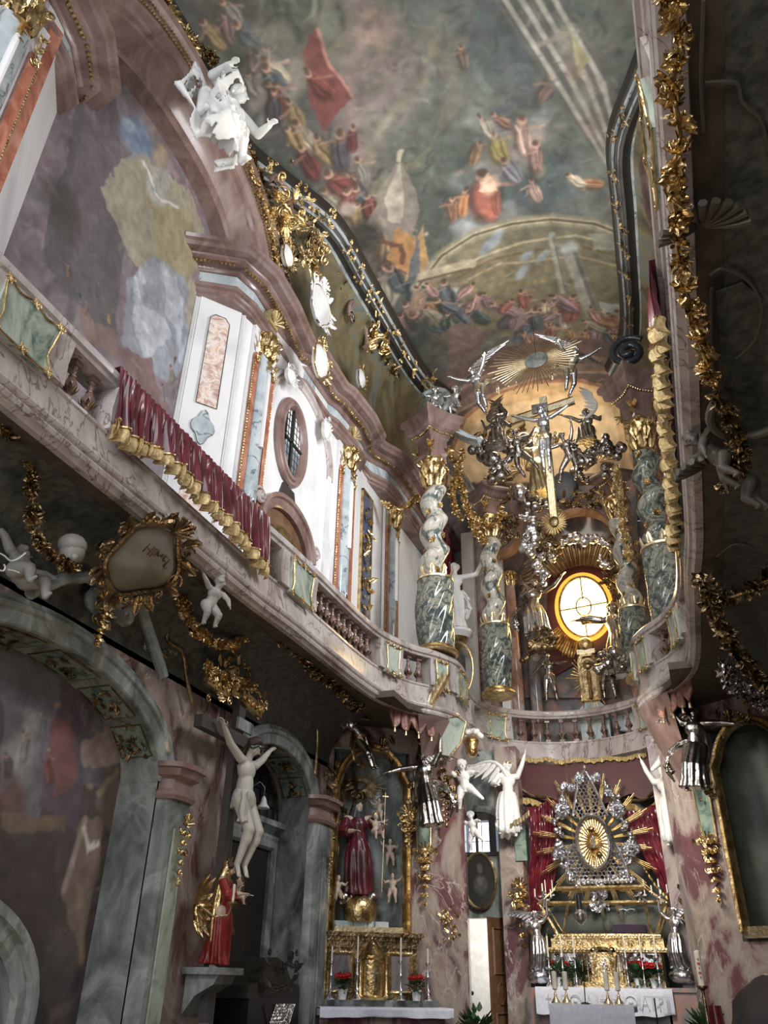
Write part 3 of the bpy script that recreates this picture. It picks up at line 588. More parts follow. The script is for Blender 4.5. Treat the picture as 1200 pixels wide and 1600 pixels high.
class Paint:
    desat = .22; fog = .06; fogc = (.38, .37, .34)
    def __init__(s, H, W, base, seed=1, wob=6, wsc=22):
        s.H, s.W = H, W; s.img = np.ones((H, W, 3))*np.array(base); Y, X = np.mgrid[0:H, 0:W].astype(float); s.Y0, s.X0 = Y, X
        s.Y = Y+(vnoise(H, W, wsc, seed)-.5)*wob*2; s.X = X+(vnoise(H, W, wsc, seed+1)-.5)*wob*2; s.br = vnoise(H, W, 7, seed+5, 3)-.5; s.k = seed
    def mixin(s, m, col, var=.12):
        s.k += 1; n = s.br*var*3; c = np.array(col)[None, None, :]*(1+n[..., None]); s.img = s.img*(1-m[..., None])+c*m[..., None]
    def blob(s, x, y, rx, ry, col, a=0, soft=.35, al=.85, var=.12):
        ca, sa = math.cos(a), math.sin(a); dx, dy = s.X-x, s.Y-y; u = (dx*ca+dy*sa)/rx; v = (-dx*sa+dy*ca)/ry; d = np.sqrt(u*u+v*v)
        s.mixin(np.clip((1-d)/soft, 0, 1)*al, col, var)
    def line(s, pts, w, col, soft=.4, al=.9, var=.1, wob=True):
        X, Y = (s.X, s.Y) if wob else (s.X0, s.Y0); D_ = np.full((s.H, s.W), 1e9)
        for (x0, y0), (x1, y1) in zip(pts[:-1], pts[1:]):
            dx, dy = x1-x0, y1-y0; t = np.clip(((X-x0)*dx+(Y-y0)*dy)/(dx*dx+dy*dy+1e-6), 0, 1); D_ = np.minimum(D_, np.hypot(X-x0-t*dx, Y-y0-t*dy))
        s.mixin(np.clip((w-D_)/(w*soft), 0, 1)*al, col, var)
    def poly(s, pts, col, al=.9, var=.1, wob=True):
        X, Y = (s.X, s.Y) if wob else (s.X0, s.Y0); ins = np.zeros((s.H, s.W), bool); n = len(pts)
        for i in range(n):
            x0, y0 = pts[i]; x1, y1 = pts[(i+1) % n]; c = ((y0 > Y) != (y1 > Y)) & (X < (x1-x0)*(Y-y0)/(y1-y0+1e-9)+x0); ins ^= c
        s.mixin(ins*al, col, var)
    def person(s, x, y, h, a, cloth, skin=(.62, .5, .42), seed=0):
        r = random.Random(seed); d = (math.cos(a), math.sin(a)); n = (-d[1], d[0]); sh = tuple(c*.55 for c in cloth); li = tuple(min(1, c*1.3) for c in cloth)
        s.blob(x+n[0]*h*.05, y+n[1]*h*.05, h*.34, h*.19, sh, a, .4, .8); s.blob(x, y, h*.30, h*.14, cloth, a, .3, .9)
        for k in range(3): o = r.uniform(-.1, .1)*h; s.line([(x+n[0]*o-d[0]*h*.25, y+n[1]*o-d[1]*h*.25), (x+n[0]*o*.5+d[0]*h*.2, y+n[1]*o*.5+d[1]*h*.2)], h*.025, li if k % 2 else sh, .6, .7)
        b = (x-d[0]*h*.32, y-d[1]*h*.32); s.line([(x-d[0]*h*.2, y-d[1]*h*.2), (x-d[0]*h*.1+n[0]*h*.3*r.choice((-1, 1)), y-d[1]*h*.15+n[1]*h*.2)], h*.035, tuple(.5*a_+.5*b_ for a_, b_ in zip(skin, cloth)), .6, .7); s.blob(b[0], b[1], h*.085, h*.075, skin, a, .3, .95); s.blob(b[0]-d[0]*h*.04, b[1]-d[1]*h*.04, h*.07, h*.06, (.25, .18, .14), a, .4, .8)
    def dabs(s, n, lo, hi, jit=.2, seed=1, al=.55):
        r = np.random.RandomState(seed)
        for _ in range(n):
            x, y = r.rand()*s.W, r.rand()*s.H; R = int(r.uniform(lo, hi)); x0, x1, y0, y1 = max(0, int(x)-R), min(s.W, int(x)+R), max(0, int(y)-R), min(s.H, int(y)+R)
            if x1-x0 < 3 or y1-y0 < 3: continue
            a = r.uniform(0, pi); dx = s.X0[y0:y1, x0:x1]-x; dy = s.Y0[y0:y1, x0:x1]-y; u = (dx*math.cos(a)+dy*math.sin(a))/R; v = (-dx*math.sin(a)+dy*math.cos(a)+.15*R*np.sin(u*4))/(R*r.uniform(.12, .35)); m = np.clip((1-np.sqrt(u*u+v*v))/.5, 0, 1)[..., None]*al
            xs_, ys_ = min(s.W-1, max(0, int(x+r.normal()*R*.6))), min(s.H-1, max(0, int(y+r.normal()*R*.6))); c = s.img[ys_, xs_]*(1+r.normal()*jit)+r.normal(size=3)*.012; W_ = s.img[y0:y1, x0:x1]; s.img[y0:y1, x0:x1] = W_*(1-m)+c*m
    def finish(s, grain=.10, seed=3):
        g = vnoise(s.H, s.W, 9, seed, 4)-.5; g2 = vnoise(s.H, s.W, 60, seed+1, 3)-.5; s.img = s.img*(1+g[..., None]*grain*3+g2[..., None]*.35); lum = s.img.mean(-1, keepdims=True); s.img = s.img*(1-s.desat)+lum*s.desat; i = s.img; i[1:-1, 1:-1] = (i[1:-1, 1:-1]*2+i[:-2, 1:-1]+i[2:, 1:-1]+i[1:-1, :-2]+i[1:-1, 2:])/6; return np.clip(i*(1-s.fog)+np.array(s.fogc)*s.fog, 0, 1)
# vault fresco: canvas row = y, column = x
CXa, CXb, CYa, CYb = -5.45, 1.9, 1.0, 15.93; CW, CH = 430, 860
def cuv(u, v): p = PC(u, v); return ((p[0]-CXa)/(CXb-CXa)*(CW-1), (p[1]-CYa)/(CYb-CYa)*(CH-1))
pt = Paint(CH, CW, (.30, .32, .30), 11, 5, 26)
def cb(u, v, r, col, asp=1., a=0, soft=.5, al=.85, var=.12):  # blob of about r at the point of the vault seen at u, v
    x, y = cuv(u, v); x1, y1 = cuv(u+r, v); x2, y2 = cuv(u, v+r); rx = math.hypot(x1-x, y1-y); ry = math.hypot(x2-x, y2-y); t = math.atan2(y1-y, x1-x)
    pt.blob(x, y, rx, ry*asp, col, t+a, soft, al, var)
def cl(pts, w, col, **k): q = [cuv(*p) for p in pts]; x, y = q[0]; x1, y1 = cuv(pts[0][0]+w, pts[0][1]); pt.line(q, max(.8, math.hypot(x1-x, y1-y)), col, **k)
def cpoly(pts, col, **k): pt.poly([cuv(*p) for p in pts], col, **k)
def cper(u, v, h, a, col, skin=(.66, .50, .42), seed=0):
    h *= 1.75; x, y = cuv(u, v); x1, y1 = cuv(u+h*math.cos(a), v+h*math.sin(a)); pt.person(x, y, math.hypot(x1-x, y1-y)*.9, math.atan2(y1-y, x1-x), col, skin, seed)
SKY = [(430, 40, 130, (.30, .30, .24)), (560, 60, 100, (.42, .40, .33)), (700, 60, 110, (.30, .33, .33)), (820, 80, 120, (.24, .29, .31)), (900, 120, 90, (.40, .40, .38)), (480, 240, 110, (.27, .25, .25)), (560, 230, 80, (.47, .40, .38)), (600, 120, 90, (.50, .42, .40)), (640, 260, 90, (.29, .32, .28)),
       (740, 300, 110, (.22, .26, .25)), (850, 300, 110, (.24, .29, .30)), (650, 400, 90, (.25, .27, .24)), (560, 330, 60, (.38, .31, .29)), (900, 480, 120, (.42, .42, .37)), (760, 420, 70, (.36, .32, .25)), (760, 520, 110, (.36, .33, .29)), (600, 440, 60, (.30, .24, .22)), (930, 250, 60, (.42, .44, .42)), (350, 30, 90, (.26, .24, .20))]
for u, v, r, c in SKY: cb(u, v, r, c, soft=1.0, al=.9)
pt.dabs(3500, 6, 26, .15, 5, .6)
cpoly([(640, 30), (700, 140), (660, 260), (540, 300), (500, 420), (580, 420), (600, 300), (720, 170), (730, 60)], (.40, .37, .30), al=.5)
cl([(690, 30), (660, 130), (600, 190), (570, 260), (560, 330)], 14, (.50, .47, .38), soft=1, al=.6); cl([(560, 0), (570, 60), (545, 150), (560, 250)], 34, (.52, .43, .42), soft=1, al=.7)
cpoly([(495, 45), (505, 70), (540, 140), (548, 150), (510, 205), (480, 150), (475, 85)], (.42, .20, .19)); cl([(497, 50), (512, 95), (545, 150)], 4, (.62, .42, .38))
for u, v, r, c, s_ in ((590, 40, 46, (.48, .40, .36), 1), (575, 55, 30, (.60, .50, .46), .5), (430, 170, 26, (.55, .53, .48), 2.), (455, 130, 26, (.46, .42, .38), 2), (420, 120, 18, (.62, .58, .50), 2), (400, 150, 20, (.50, .46, .42), 2)): cb(u, v, r, c, s_, .4)
for k in range(46):      # crowd along the left rim of the vault
    t = k/45; r = random.Random(k); u = 350+t*330+r.uniform(-30, 45); v = 40+t**1.08*500+r.uniform(-60, 20); cper(u, v, r.uniform(38, 62), 1.1+r.uniform(-.5, .5), r.choice([(.50, .48, .44), (.42, .20, .18), (.30, .27, .30), (.55, .45, .30), (.25, .30, .32), (.46, .36, .34), (.60, .56, .48)]), seed=k)
# dark rocks, towers and smoke
cpoly([(625, 250), (590, 300), (580, 350), (612, 380), (640, 380), (655, 330), (645, 280)], (.46, .42, .38)); cpoly([(628, 252), (600, 310), (604, 345), (625, 350), (632, 300)], (.60, .56, .50)); cl([(624, 250), (626, 238)], 5, (.66, .62, .54))
cpoly([(620, 355), (655, 372), (664, 400), (640, 430), (606, 405)], (.62, .42, .22)); cl([(600, 380), (625, 385), (630, 410)], 5, (.35, .2, .15)); cb(570, 370, 32, (.14, .14, .13), al=.8); cb(545, 325, 16, (.58, .54, .50))
cpoly([(662, 350), (672, 420), (630, 440)], (.62, .46, .26)); cpoly([(655, 360), (660, 440), (635, 440)], (.30, .32, .36))
for u, v, a_ in ((420, 60, .5), (500, 330, .4), (600, 200, .5), (860, 200, .4), (930, 330, .5), (730, 160, .4)): cb(u, v, 60, (.50, .49, .44), .8, soft=1, al=a_)
for k in range(14): r = random.Random(k+50); u = 740+r.uniform(-30, 110); v = 230+r.uniform(-60, 110); cb(u, v, r.uniform(10, 22), r.choice([(.56, .55, .53), (.48, .49, .50), (.60, .52, .46), (.40, .42, .44)]), r.uniform(.5, 1), soft=.6, al=.7)
# heavenly group, clouds and red figure
for u, v, r, c in ((760, 260, 46, (.46, .46, .46)), (800, 240, 60, (.48, .45, .42)), (825, 215, 40, (.58, .50, .46)), (740, 190, 26, (.44, .46, .45)), (765, 195, 24, (.56, .54, .50)), (720, 285, 30, (.40, .42, .42)), (740, 360, 40, (.50, .51, .52)), (800, 340, 36, (.42, .42, .42)), (770, 400, 18, (.52, .53, .54)), (720, 350, 26, (.55, .56, .58))): cb(u, v, r, c, .7, soft=.7)
for u, v, h, a, c in ((765, 315, 72, 1.3, (.66, .34, .27)), (725, 320, 40, 1.8, (.72, .46, .28)), (780, 235, 50, 1.2, (.62, .55, .30)), (820, 220, 56, 1.5, (.68, .55, .50)), (740, 240, 40, 1.9, (.52, .40, .28)), (800, 270, 44, .9, (.44, .44, .48)), (840, 250, 44, 1.4, (.55, .42, .38)), (760, 200, 34, 1.0, (.62, .58, .52)), (705, 330, 34, 1.6, (.60, .40, .30)), (790, 190, 36, .6, (.50, .36, .3)), (930, 285, 46, .3, (.66, .46, .30)), (905, 280, 36, .5, (.70, .66, .56)), (840, 300, 40, 1.2, (.62, .50, .46)), (725, 95, 34, 1.4, (.42, .34, .30)), (850, 140, 40, 2, (.45, .36, .32)), (925, 130, 60, .8, (.52, .46, .42)), (950, 230, 36, 2, (.60, .58, .52))): cper(u, v, h, a, c, seed=int(u))
cb(765, 290, 16, (.80, .62, .52), 1.3); cpoly([(758, 266), (748, 300), (778, 300)], (.82, .66, .56))
# painted colonnade rising in the upper right
for k in range(9): o = k*13; cl([(770+o, -10), (860+o*.9, 130), (955+o*.25, 270)], 6 if k % 2 else 4.5, (.64, .62, .57) if k % 2 else (.34, .33, .31), soft=.5, al=.85, wob=False)
cpoly([(885, 45), (925, 95), (905, 118)], (.56, .54, .36)); cpoly([(868, 55), (884, 52), (905, 115), (880, 90)], (.38, .36, .32)); cl([(840, 70), (900, 50)], 5, (.48, .45, .42))
for k in range(5): cb(880+k*16, 60+k*45, 24, (.46, .38, .34) if k % 2 else (.50, .50, .44), 1.4, soft=.7, al=.6)
# painted arch with coffers and its columns
cpoly([(655, 440), (700, 385), (770, 352), (850, 338), (930, 345), (985, 375), (990, 500), (870, 540), (760, 520), (690, 540)], (.42, .38, .28), al=.75)
for k, (w, c) in enumerate(((13, (.50, .47, .38)), (6, (.64, .60, .48)), (2.5, (.30, .26, .18)))): cl([(652, 450), (690, 400), (740, 368), (800, 350), (860, 343), (930, 350), (985, 372)], w, c, soft=.4, wob=False)
for k in range(3): o = 16*k; cl([(700+o, 430+o*.2), (750+o, 402+o*.3), (820, 378+o), (900, 368+o), (970, 385+o)], 3, ((.60, .56, .44), (.36, .30, .18), (.56, .50, .38))[k], soft=.4, wob=False)
for i in range(9):
    for j in range(5): cb(745+i*14-j*2, 425+j*14-i*4, 4.2, (.50, .42, .26), 1, soft=.6, al=.7)
cl([(660, 432), (735, 412)], 11, (.62, .56, .46), wob=False); cl([(655, 440), (735, 420)], 3, (.34, .27, .20), wob=False); cl([(660, 455), (730, 440)], 4, (.48, .42, .32), wob=False)
for x0, y0, x1, y1, w in ((712, 460, 722, 500, 12), (890, 392, 925, 490, 15), (862, 372, 880, 455, 7)):
    cl([(x0, y0), (x1, y1)], w, (.52, .52, .48), soft=.4, wob=False); cl([(x0+w*.5, y0), (x1+w*.5, y1)], w*.3, (.34, .34, .32), wob=False); cb(x0, y0-4, w*1.25, (.56, .60, .58), .6)
cpoly([(920, 365), (985, 370), (990, 395), (925, 390)], (.50, .50, .44)); cpoly([(935, 470), (1000, 480), (1000, 505), (950, 500)], (.56, .57, .55)); cpoly([(940, 503), (1005, 500), (1005, 560), (960, 560)], (.40, .30, .28))
for k in range(5): cb(968, 525, 17-3*k, ((.60, .56, .50), (.38, .28, .26))[k % 2], .9, soft=.2)
for k in range(64):      # crowd under the arch
    r = random.Random(100+k); t = r.random(); u = 660+t*330; v = 560-(1-abs(t-.35))*20-r.uniform(0, 95)*(1-.5*t); cper(u, v-8, r.uniform(24, 46), r.uniform(.4, 2.6), r.choice([(.58, .42, .28), (.60, .56, .50), (.34, .40, .46), (.52, .30, .26), (.30, .32, .34), (.66, .60, .48), (.50, .40, .42), (.62, .46, .44), (.24, .30, .28)]), seed=200+k)
for u, v, r in ((765, 385, 12), (775, 370, 9), (815, 425, 10), (845, 400, 9), (822, 400, 8)): cb(u, v, r, (.46, .50, .54), 1.8, .5)
cpoly([(705, 580), (690, 520), (720, 505), (770, 520), (740, 560)], (.42, .34, .32)); cb(660, 520, 34, (.24, .26, .25), 1, al=.9, soft=.6); cb(675, 545, 26, (.30, .30, .27), 1)
# painted vault arch over the altar: bands and ochre field
BA = [(640, 720), (655, 660), (690, 615), (740, 588), (800, 565), (860, 552), (920, 552), (975, 565)]
cpoly([(600, 760), (640, 640), (690, 585), (760, 548), (850, 530), (930, 530), (1000, 550), (1000, 800), (600, 800)], (.36, .28, .26), al=.95)
for o, w, c in ((0, 12, (.40, .29, .27)), (6, 4, (.54, .42, .37)), (24, 9, (.46, .36, .32)), (30, 2, (.60, .48, .40))): cl([(a+o*.8, b+o) for a, b in BA], w, c, soft=.4, wob=False)
cpoly([(700, 760), (705, 690), (725, 650), (770, 615), (830, 596), (900, 592), (970, 610), (1000, 800)], (.82, .64, .42), al=.97, var=.05); cl([(708, 700), (728, 652), (772, 617), (830, 598), (900, 594), (970, 612)], 3, (.58, .36, .26), wob=False)
cpoly([(715, 760), (722, 700), (742, 664), (790, 634), (850, 622), (910, 622), (960, 640), (980, 800)], (.88, .74, .54), al=.8, var=.04)
for k in range(6): cb(655+k*1.5, 470+k*0, 17-3*k, ((.62, .50, .40), (.44, .34, .28))[k % 2], 1.3)
pt.dabs(1500, 3, 8, .16, 6, .4)
img = np.clip(pt.finish(.14)*1.08, 0, 1)
xs = np.linspace(CXa, CXb, CW); ysg = np.linspace(CYa, CYb, CH); XX, YY = np.meshgrid(xs, ysg)
o = fresco('ceiling', np.stack([XX, YY, ceil_z(XX, YY)], -1), img); o['kind'] = 'structure'
struct('ceiling', MB().box((CX, -1.2, 13.4), (7.4, 4.6, .1)), M['soffit'], smooth=False)
# --- frame of the vault, cove below it
FRP = cat_rom([(-5.0, 1.0), (-4.98, 3.0), (-4.9, 5.0), (-4.95, 6.35), (-4.60, 7.25), (-4.17, 8.2), (-4.10, 9.4), (-4.05, 10.6), (-3.99, 11.9), (-3.85, 12.8), (-3.5, 13.6)], 5)
FPR = [(-.16, 12.62), (-.16, 12.50), (-.05, 12.46), (.0, 12.42), (.05, 12.44), (.06, 12.50), (.10, 12.53), (.11, 12.6), (.17, 12.62), (.2, 12.68), (.2, 12.8), (-.16, 12.8)]
for nm, pth in (('trim_20', [tuple(p) for p in FRP]), ('trim_21', mx([tuple(p) for p in FRP]))):
    struct(nm, MB().sweep(FPR, pth), M['dark'], ang=30)
    for q0 in ((-.25, -.13, 12.47), (.045, .06, 12.44), (.11, .14, 12.53)): struct(nm, MB().sweep([(q0[0], q0[2]), (q0[1], q0[2]-.02), (q0[1], q0[2]+.12), (q0[0], q0[2]+.12)], pth), M['bluegrey'], ang=30)
CP = [(-5.1, 1), (-5.05, 6.3), (-4.9, 6.8), (-4.75, 8), (-4.72, 9.5), (-4.62, 11), (-4.5, 12.5), (-4.2, 13.9)]
def cove(flip=False):
    g = []; 
    for y in np.linspace(1, 13.6, 60):
        a = np.interp(y, [p[1] for p in CP], [p[0] for p in CP]); b = np.interp(y, FRP[:, 1], FRP[:, 0]); row = []
        z0 = 10.2 if y > 6.75 else max(10.2, 11.02+1.0*max(0, 1-abs((y-5.0)/2.35)**2.6)**.5)
        for t in np.linspace(0, pi/2, 14): row.append((a+(b-a)*(1-math.cos(t)), y, z0+(12.55-z0)*math.sin(t)))
        row += [(b-.3, y, 12.9), (a-.3, y, 12.9), (a-.3, y, z0)]; g.append(row)
    g = np.array(g)
    if flip: g[..., 0] = 2*CX-g[..., 0]
    return MB().grid(g, wrap_v=True)
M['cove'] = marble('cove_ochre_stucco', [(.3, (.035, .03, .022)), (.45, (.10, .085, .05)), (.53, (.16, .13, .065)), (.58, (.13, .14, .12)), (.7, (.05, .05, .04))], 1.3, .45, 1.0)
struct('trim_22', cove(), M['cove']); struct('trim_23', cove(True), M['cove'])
# --- upper choir: back wall, dark pier walls
cw = MB().box((CX, 15.75, 7.6), (5.6, .12, 5.2)).box((-3.3, 15.2, 8.0), (.5, .5, 5.9)); struct('wall_back', cw, M['browncol'], smooth=False)
# --- upper fresco in its recess: canvas row = z, column = y
WH, WW = 460, 300; wy0, wy1, wz0, wz1 = 3.45, 6.55, 5.6, 11.6
def wuv(u, v): p = P(u, v, x=-5.12); return ((p[1]-wy0)/(wy1-wy0)*(WW-1), (p[2]-wz0)/(wz1-wz0)*(WH-1))
pt = Paint(WH, WW, (.42, .37, .38), 31, 9, 26); pt.fog = .12; pt.fogc = (.46, .43, .46)
def wb(u, v, r, col, asp=1., a=0, soft=.5, al=.85):
    x, y = wuv(u, v); x1, y1 = wuv(u+r, v); x2, y2 = wuv(u, v+r); pt.blob(x, y, math.hypot(x1-x, y1-y)*.8, math.hypot(x2-x, y2-y)*.8*asp, col, math.atan2(y1-y, x1-x)+a, soft, al)
def wl_(pts, w, col, **k): q = [wuv(*p) for p in pts]; x1, y1 = wuv(pts[0][0]+w, pts[0][1]); pt.line(q, max(1, math.hypot(x1-q[0][0], y1-q[0][1])), col, **k)
def wp(pts, col, **k): pt.poly([wuv(*p) for p in pts], col, **k)
pt.dabs(1500, 8, 34, .14, 7, .6)
wp([(125, 150), (60, 400), (180, 560), (200, 300)], (.30, .29, .29)); wp([(180, 120), (190, 280), (120, 400), (90, 330), (130, 200)], (.36, .32, .33)); wb(100, 330, 36, (.24, .22, .20), 2.)
wp([(175, 260), (215, 230), (300, 300), (330, 400), (300, 520), (200, 400), (160, 300)], (.55, .52, .42)); wp([(230, 310), (300, 330), (320, 450), (250, 420)], (.56, .51, .36)); wp([(165, 250), (176, 275), (176, 160), (150, 130)], (.36, .33, .36))
wb(209, 208, 36, (.40, .49, .58), 1.1, soft=.35); wb(222, 225, 26, (.34, .43, .54), 1, soft=.4); wb(200, 195, 16, (.55, .62, .68)); wb(248, 285, 30, (.60, .60, .56), 1.3, .6, .25); wb(246, 284, 20, (.50, .52, .50), 1.2, .6); wl_([(222, 250), (240, 300), (278, 322)], 2, (.75, .74, .70)); wb(250, 240, 20, (.60, .52, .40)); wb(290, 250, 22, (.46, .40, .44))
wp([(300, 370), (345, 380), (350, 420), (330, 470), (300, 440), (312, 400)], (.48, .41, .44)); wp([(295, 520), (335, 500), (320, 650), (270, 640)], (.44, .38, .35)); wl_([(328, 500), (308, 640)], 8, (.54, .47, .42), wob=False); wl_([(312, 500), (296, 620)], 4, (.34, .30, .28), wob=False)
wp([(200, 440), (240, 400), (290, 430), (300, 560), (260, 600), (190, 540)], (.47, .50, .53)); wp([(208, 470), (262, 500), (268, 520), (240, 560), (205, 500)], (.60, .62, .64)); wp([(250, 420), (280, 430), (285, 520), (262, 490)], (.56, .58, .60)); wl_([(210, 440), (215, 520), (238, 570)], 5, (.66, .68, .70)); wl_([(285, 470), (280, 560)], 5, (.60, .63, .68)); wb(258, 430, 14, (.62, .64, .66), 1.8); wb(222, 430, 9, (.62, .62, .62), 1.6)
wp([(185, 545), (240, 565), (245, 600), (300, 700), (200, 590)], (.42, .31, .30)); wp([(120, 480), (180, 520), (190, 570), (130, 520)], (.46, .36, .32))
for u, v, h, c in ((130, 480, 40, (.50, .36, .28)), (172, 500, 34, (.58, .48, .28)), (120, 460, 30, (.22, .24, .26)), (150, 450, 36, (.34, .30, .30)), (265, 590, 50, (.46, .42, .36)), (290, 610, 44, (.44, .28, .28)), (270, 560, 18, (.2, .18, .18)), (255, 620, 50, (.46, .43, .40)), (285, 650, 40, (.28, .26, .27)), (105, 420, 44, (.42, .34, .26)), (200, 640, 40, (.3, .28, .28))):
    x, y = wuv(u, v); x1, y1 = wuv(u, v+h); pt.person(x, y, math.hypot(x1-x, y1-y), math.atan2(y1-y, x1-x), c, seed=u)
pt.dabs(900, 4, 14, .12, 8, .38)
img = np.clip(pt.finish(.07)*1.18, 0, 1); ya = np.linspace(wy0, wy1, WW); za = np.linspace(wz0, wz1, WH); YY, ZZ = np.meshgrid(ya, za)
fr_u = fresco('wall_left', np.stack([np.full_like(YY, -5.12), YY, ZZ], -1), img); fr_u['kind'] = 'structure'
fr_u.data.materials[0].node_tree.nodes['Principled BSDF'].inputs['Roughness'].default_value = .35
# --- lower left fresco
WH, WW = 330, 300; wy0, wy1, wz0, wz1 = 2.9, 7.1, -.05, 4.25
def wuv(u, v): p = P(u, v, x=-5.35); return ((p[1]-wy0)/(wy1-wy0)*(WW-1), (p[2]-wz0)/(wz1-wz0)*(WH-1))
pt = Paint(WH, WW, (.20, .17, .16), 51, 8, 24); pt.fog = .34; pt.fogc = (.25, .23, .23); pt.desat = .35
pt.dabs(1200, 6, 26, .16, 7, .6)
wp([(0, 990), (120, 1040), (210, 1140), (230, 1240), (0, 1200)], (.27, .28, .32)); wp([(0, 1000), (60, 1010), (120, 1060), (60, 1300), (0, 1250)], (.30, .31, .34)); wp([(95, 1060), (150, 1060), (120, 1300), (60, 1250)], (.25, .21, .25))
wb(30, 1180, 40, (.44, .45, .44), 1.8); wb(45, 1130, 22, (.48, .48, .46), 2); wp([(75, 1120), (110, 1130), (125, 1210), (80, 1240)], (.40, .20, .20)); wb(88, 1100, 10, (.55, .42, .36)); wb(20, 1250, 30, (.30, .18, .18), 1.8); wp([(170, 1060), (185, 1060), (200, 1150), (160, 1150), (155, 1120)], (.44, .38, .36)); wp([(128, 1165), (160, 1145), (200, 1150), (205, 1175), (135, 1200)], (.50, .42, .38)); wp([(125, 1275), (160, 1270), (130, 1500), (95, 1400)], (.38, .29, .24)); wl_([(133, 1280), (100, 1390)], 5, (.50, .42, .36), wob=False); wl_([(125, 1385), (128, 1500)], 6, (.42, .32, .24), wob=False)
wb(140, 1225, 9, (.50, .44, .36)); wb(182, 1105, 9, (.62, .60, .56), .7, .5); wb(140, 1310, 10, (.68, .66, .62), .7, .6); wl_([(130, 1290), (135, 1320), (150, 1310)], 4, (.66, .64, .60)); wp([(0, 1270), (100, 1275), (105, 1300), (0, 1300)], (.34, .27, .18)); wp([(160, 1190), (200, 1200), (230, 1280), (190, 1330), (150, 1260)], (.30, .24, .20)); wp([(215, 1200), (235, 1250), (200, 1450), (180, 1400)], (.28, .20, .17)); wl_([(180, 1200), (155, 1240)], 5, (.46, .40, .24)); wp([(0, 1310), (90, 1310), (80, 1500), (0, 1480)], (.17, .14, .12))
for u, v, h, c in ((165, 1410, 90, (.36, .35, .34)), (190, 1270, 50, (.22, .2, .22)), (75, 1200, 60, (.42, .2, .2)), (30, 1170, 80, (.46, .46, .44)), (10, 1200, 70, (.24, .2, .22)), (130, 1120, 50, (.30, .28, .34)), (190, 1320, 40, (.4, .22, .18)), (150, 1490, 40, (.28, .2, .16)), (205, 1230, 40, (.36, .32, .26)), (60, 1130, 70, (.36, .36, .36))):
    x, y = wuv(u, v); x1, y1 = wuv(u, v+h); pt.person(x, y, math.hypot(x1-x, y1-y), math.atan2(y1-y, x1-x), c, seed=u+3)
pt.dabs(700, 3, 10, .16, 9, .4)
img = np.clip(pt.finish(.12)*1.6, 0, 1); ya = np.linspace(wy0, wy1, WW); za = np.linspace(wz0, wz1, WH); YY, ZZ = np.meshgrid(ya, za)
o = fresco('wall_left', np.stack([np.full_like(YY, -5.35), YY, ZZ], -1), img); o['kind'] = 'structure'
# ------------------------------------------------------------ galleries: plinth, rail, pedestals, balusters
RAIL = [(-.30, 5.86), (-.04, 5.86), (-.03, 5.89), (-.005, 5.905), (0, 5.93), (0, 5.965), (-.015, 5.985), (-.03, 6.0), (-.28, 6.0), (-.30, 5.98)]
BASE = [(-.30, 5.0), (-.13, 5.0), (-.11, 4.95), (-.05, 4.95), (-.03, 4.975), (.0, 4.99), (.012, 5.02), (.0, 5.045), (-.012, 5.055), (.012, 5.07), (.022, 5.095), (.012, 5.12), (-.02, 5.135), (-.035, 5.22), (-.065, 5.37), (-.07, 5.40), (-.055, 5.415), (-.055, 5.44), (-.30, 5.44)]
bal_mesh = {}
def baluster(parent, p, rz=0):
    if 'm' not in bal_mesh:
        z0 = 0; pr = [(.030, .055), (.034, .07), (.024, .085), (.036, .11), (.050, .145), (.053, .175), (.046, .21), (.030, .25), (.021, .285), (.020, .31), (.028, .325), (.021, .335), (.022, .355), (.034, .372)]
        b = MB(); b.box((0, 0, .0275), (.088, .088, .055)).box((0, 0, .395), (.08, .08, .05)); b.lathe(pr, seg=14); o = b.build('baluster', M['rosydark'], None, ang=45)
        g = MB(); 
        for k in range(8): a = k*pi/4; d = np.array([math.cos(a), math.sin(a), 0]); add_leaf(g, d*.034+(0, 0, .108), d*.55+(0, 0, .83), d, .075, .034, -.55, 4, .1)
        g.lathe([(.020, .25), (.034, .262), (.034, .268), (.028, .275)], seg=12); c = g.build('gilded_collar', M['oldgold'], None); bal_mesh['m'] = (o.data, c.data); bpy.data.objects.remove(o); bpy.data.objects.remove(c)
    o = bpy.data.objects.new('baluster', bal_mesh['m'][0]); c = bpy.data.objects.new('gilded_collar', bal_mesh['m'][1]); COL.objects.link(o); COL.objects.link(c)
    o.parent = parent; c.parent = o; o.location = tuple(np.array(p)-off(parent)); o.rotation_euler.z = rz
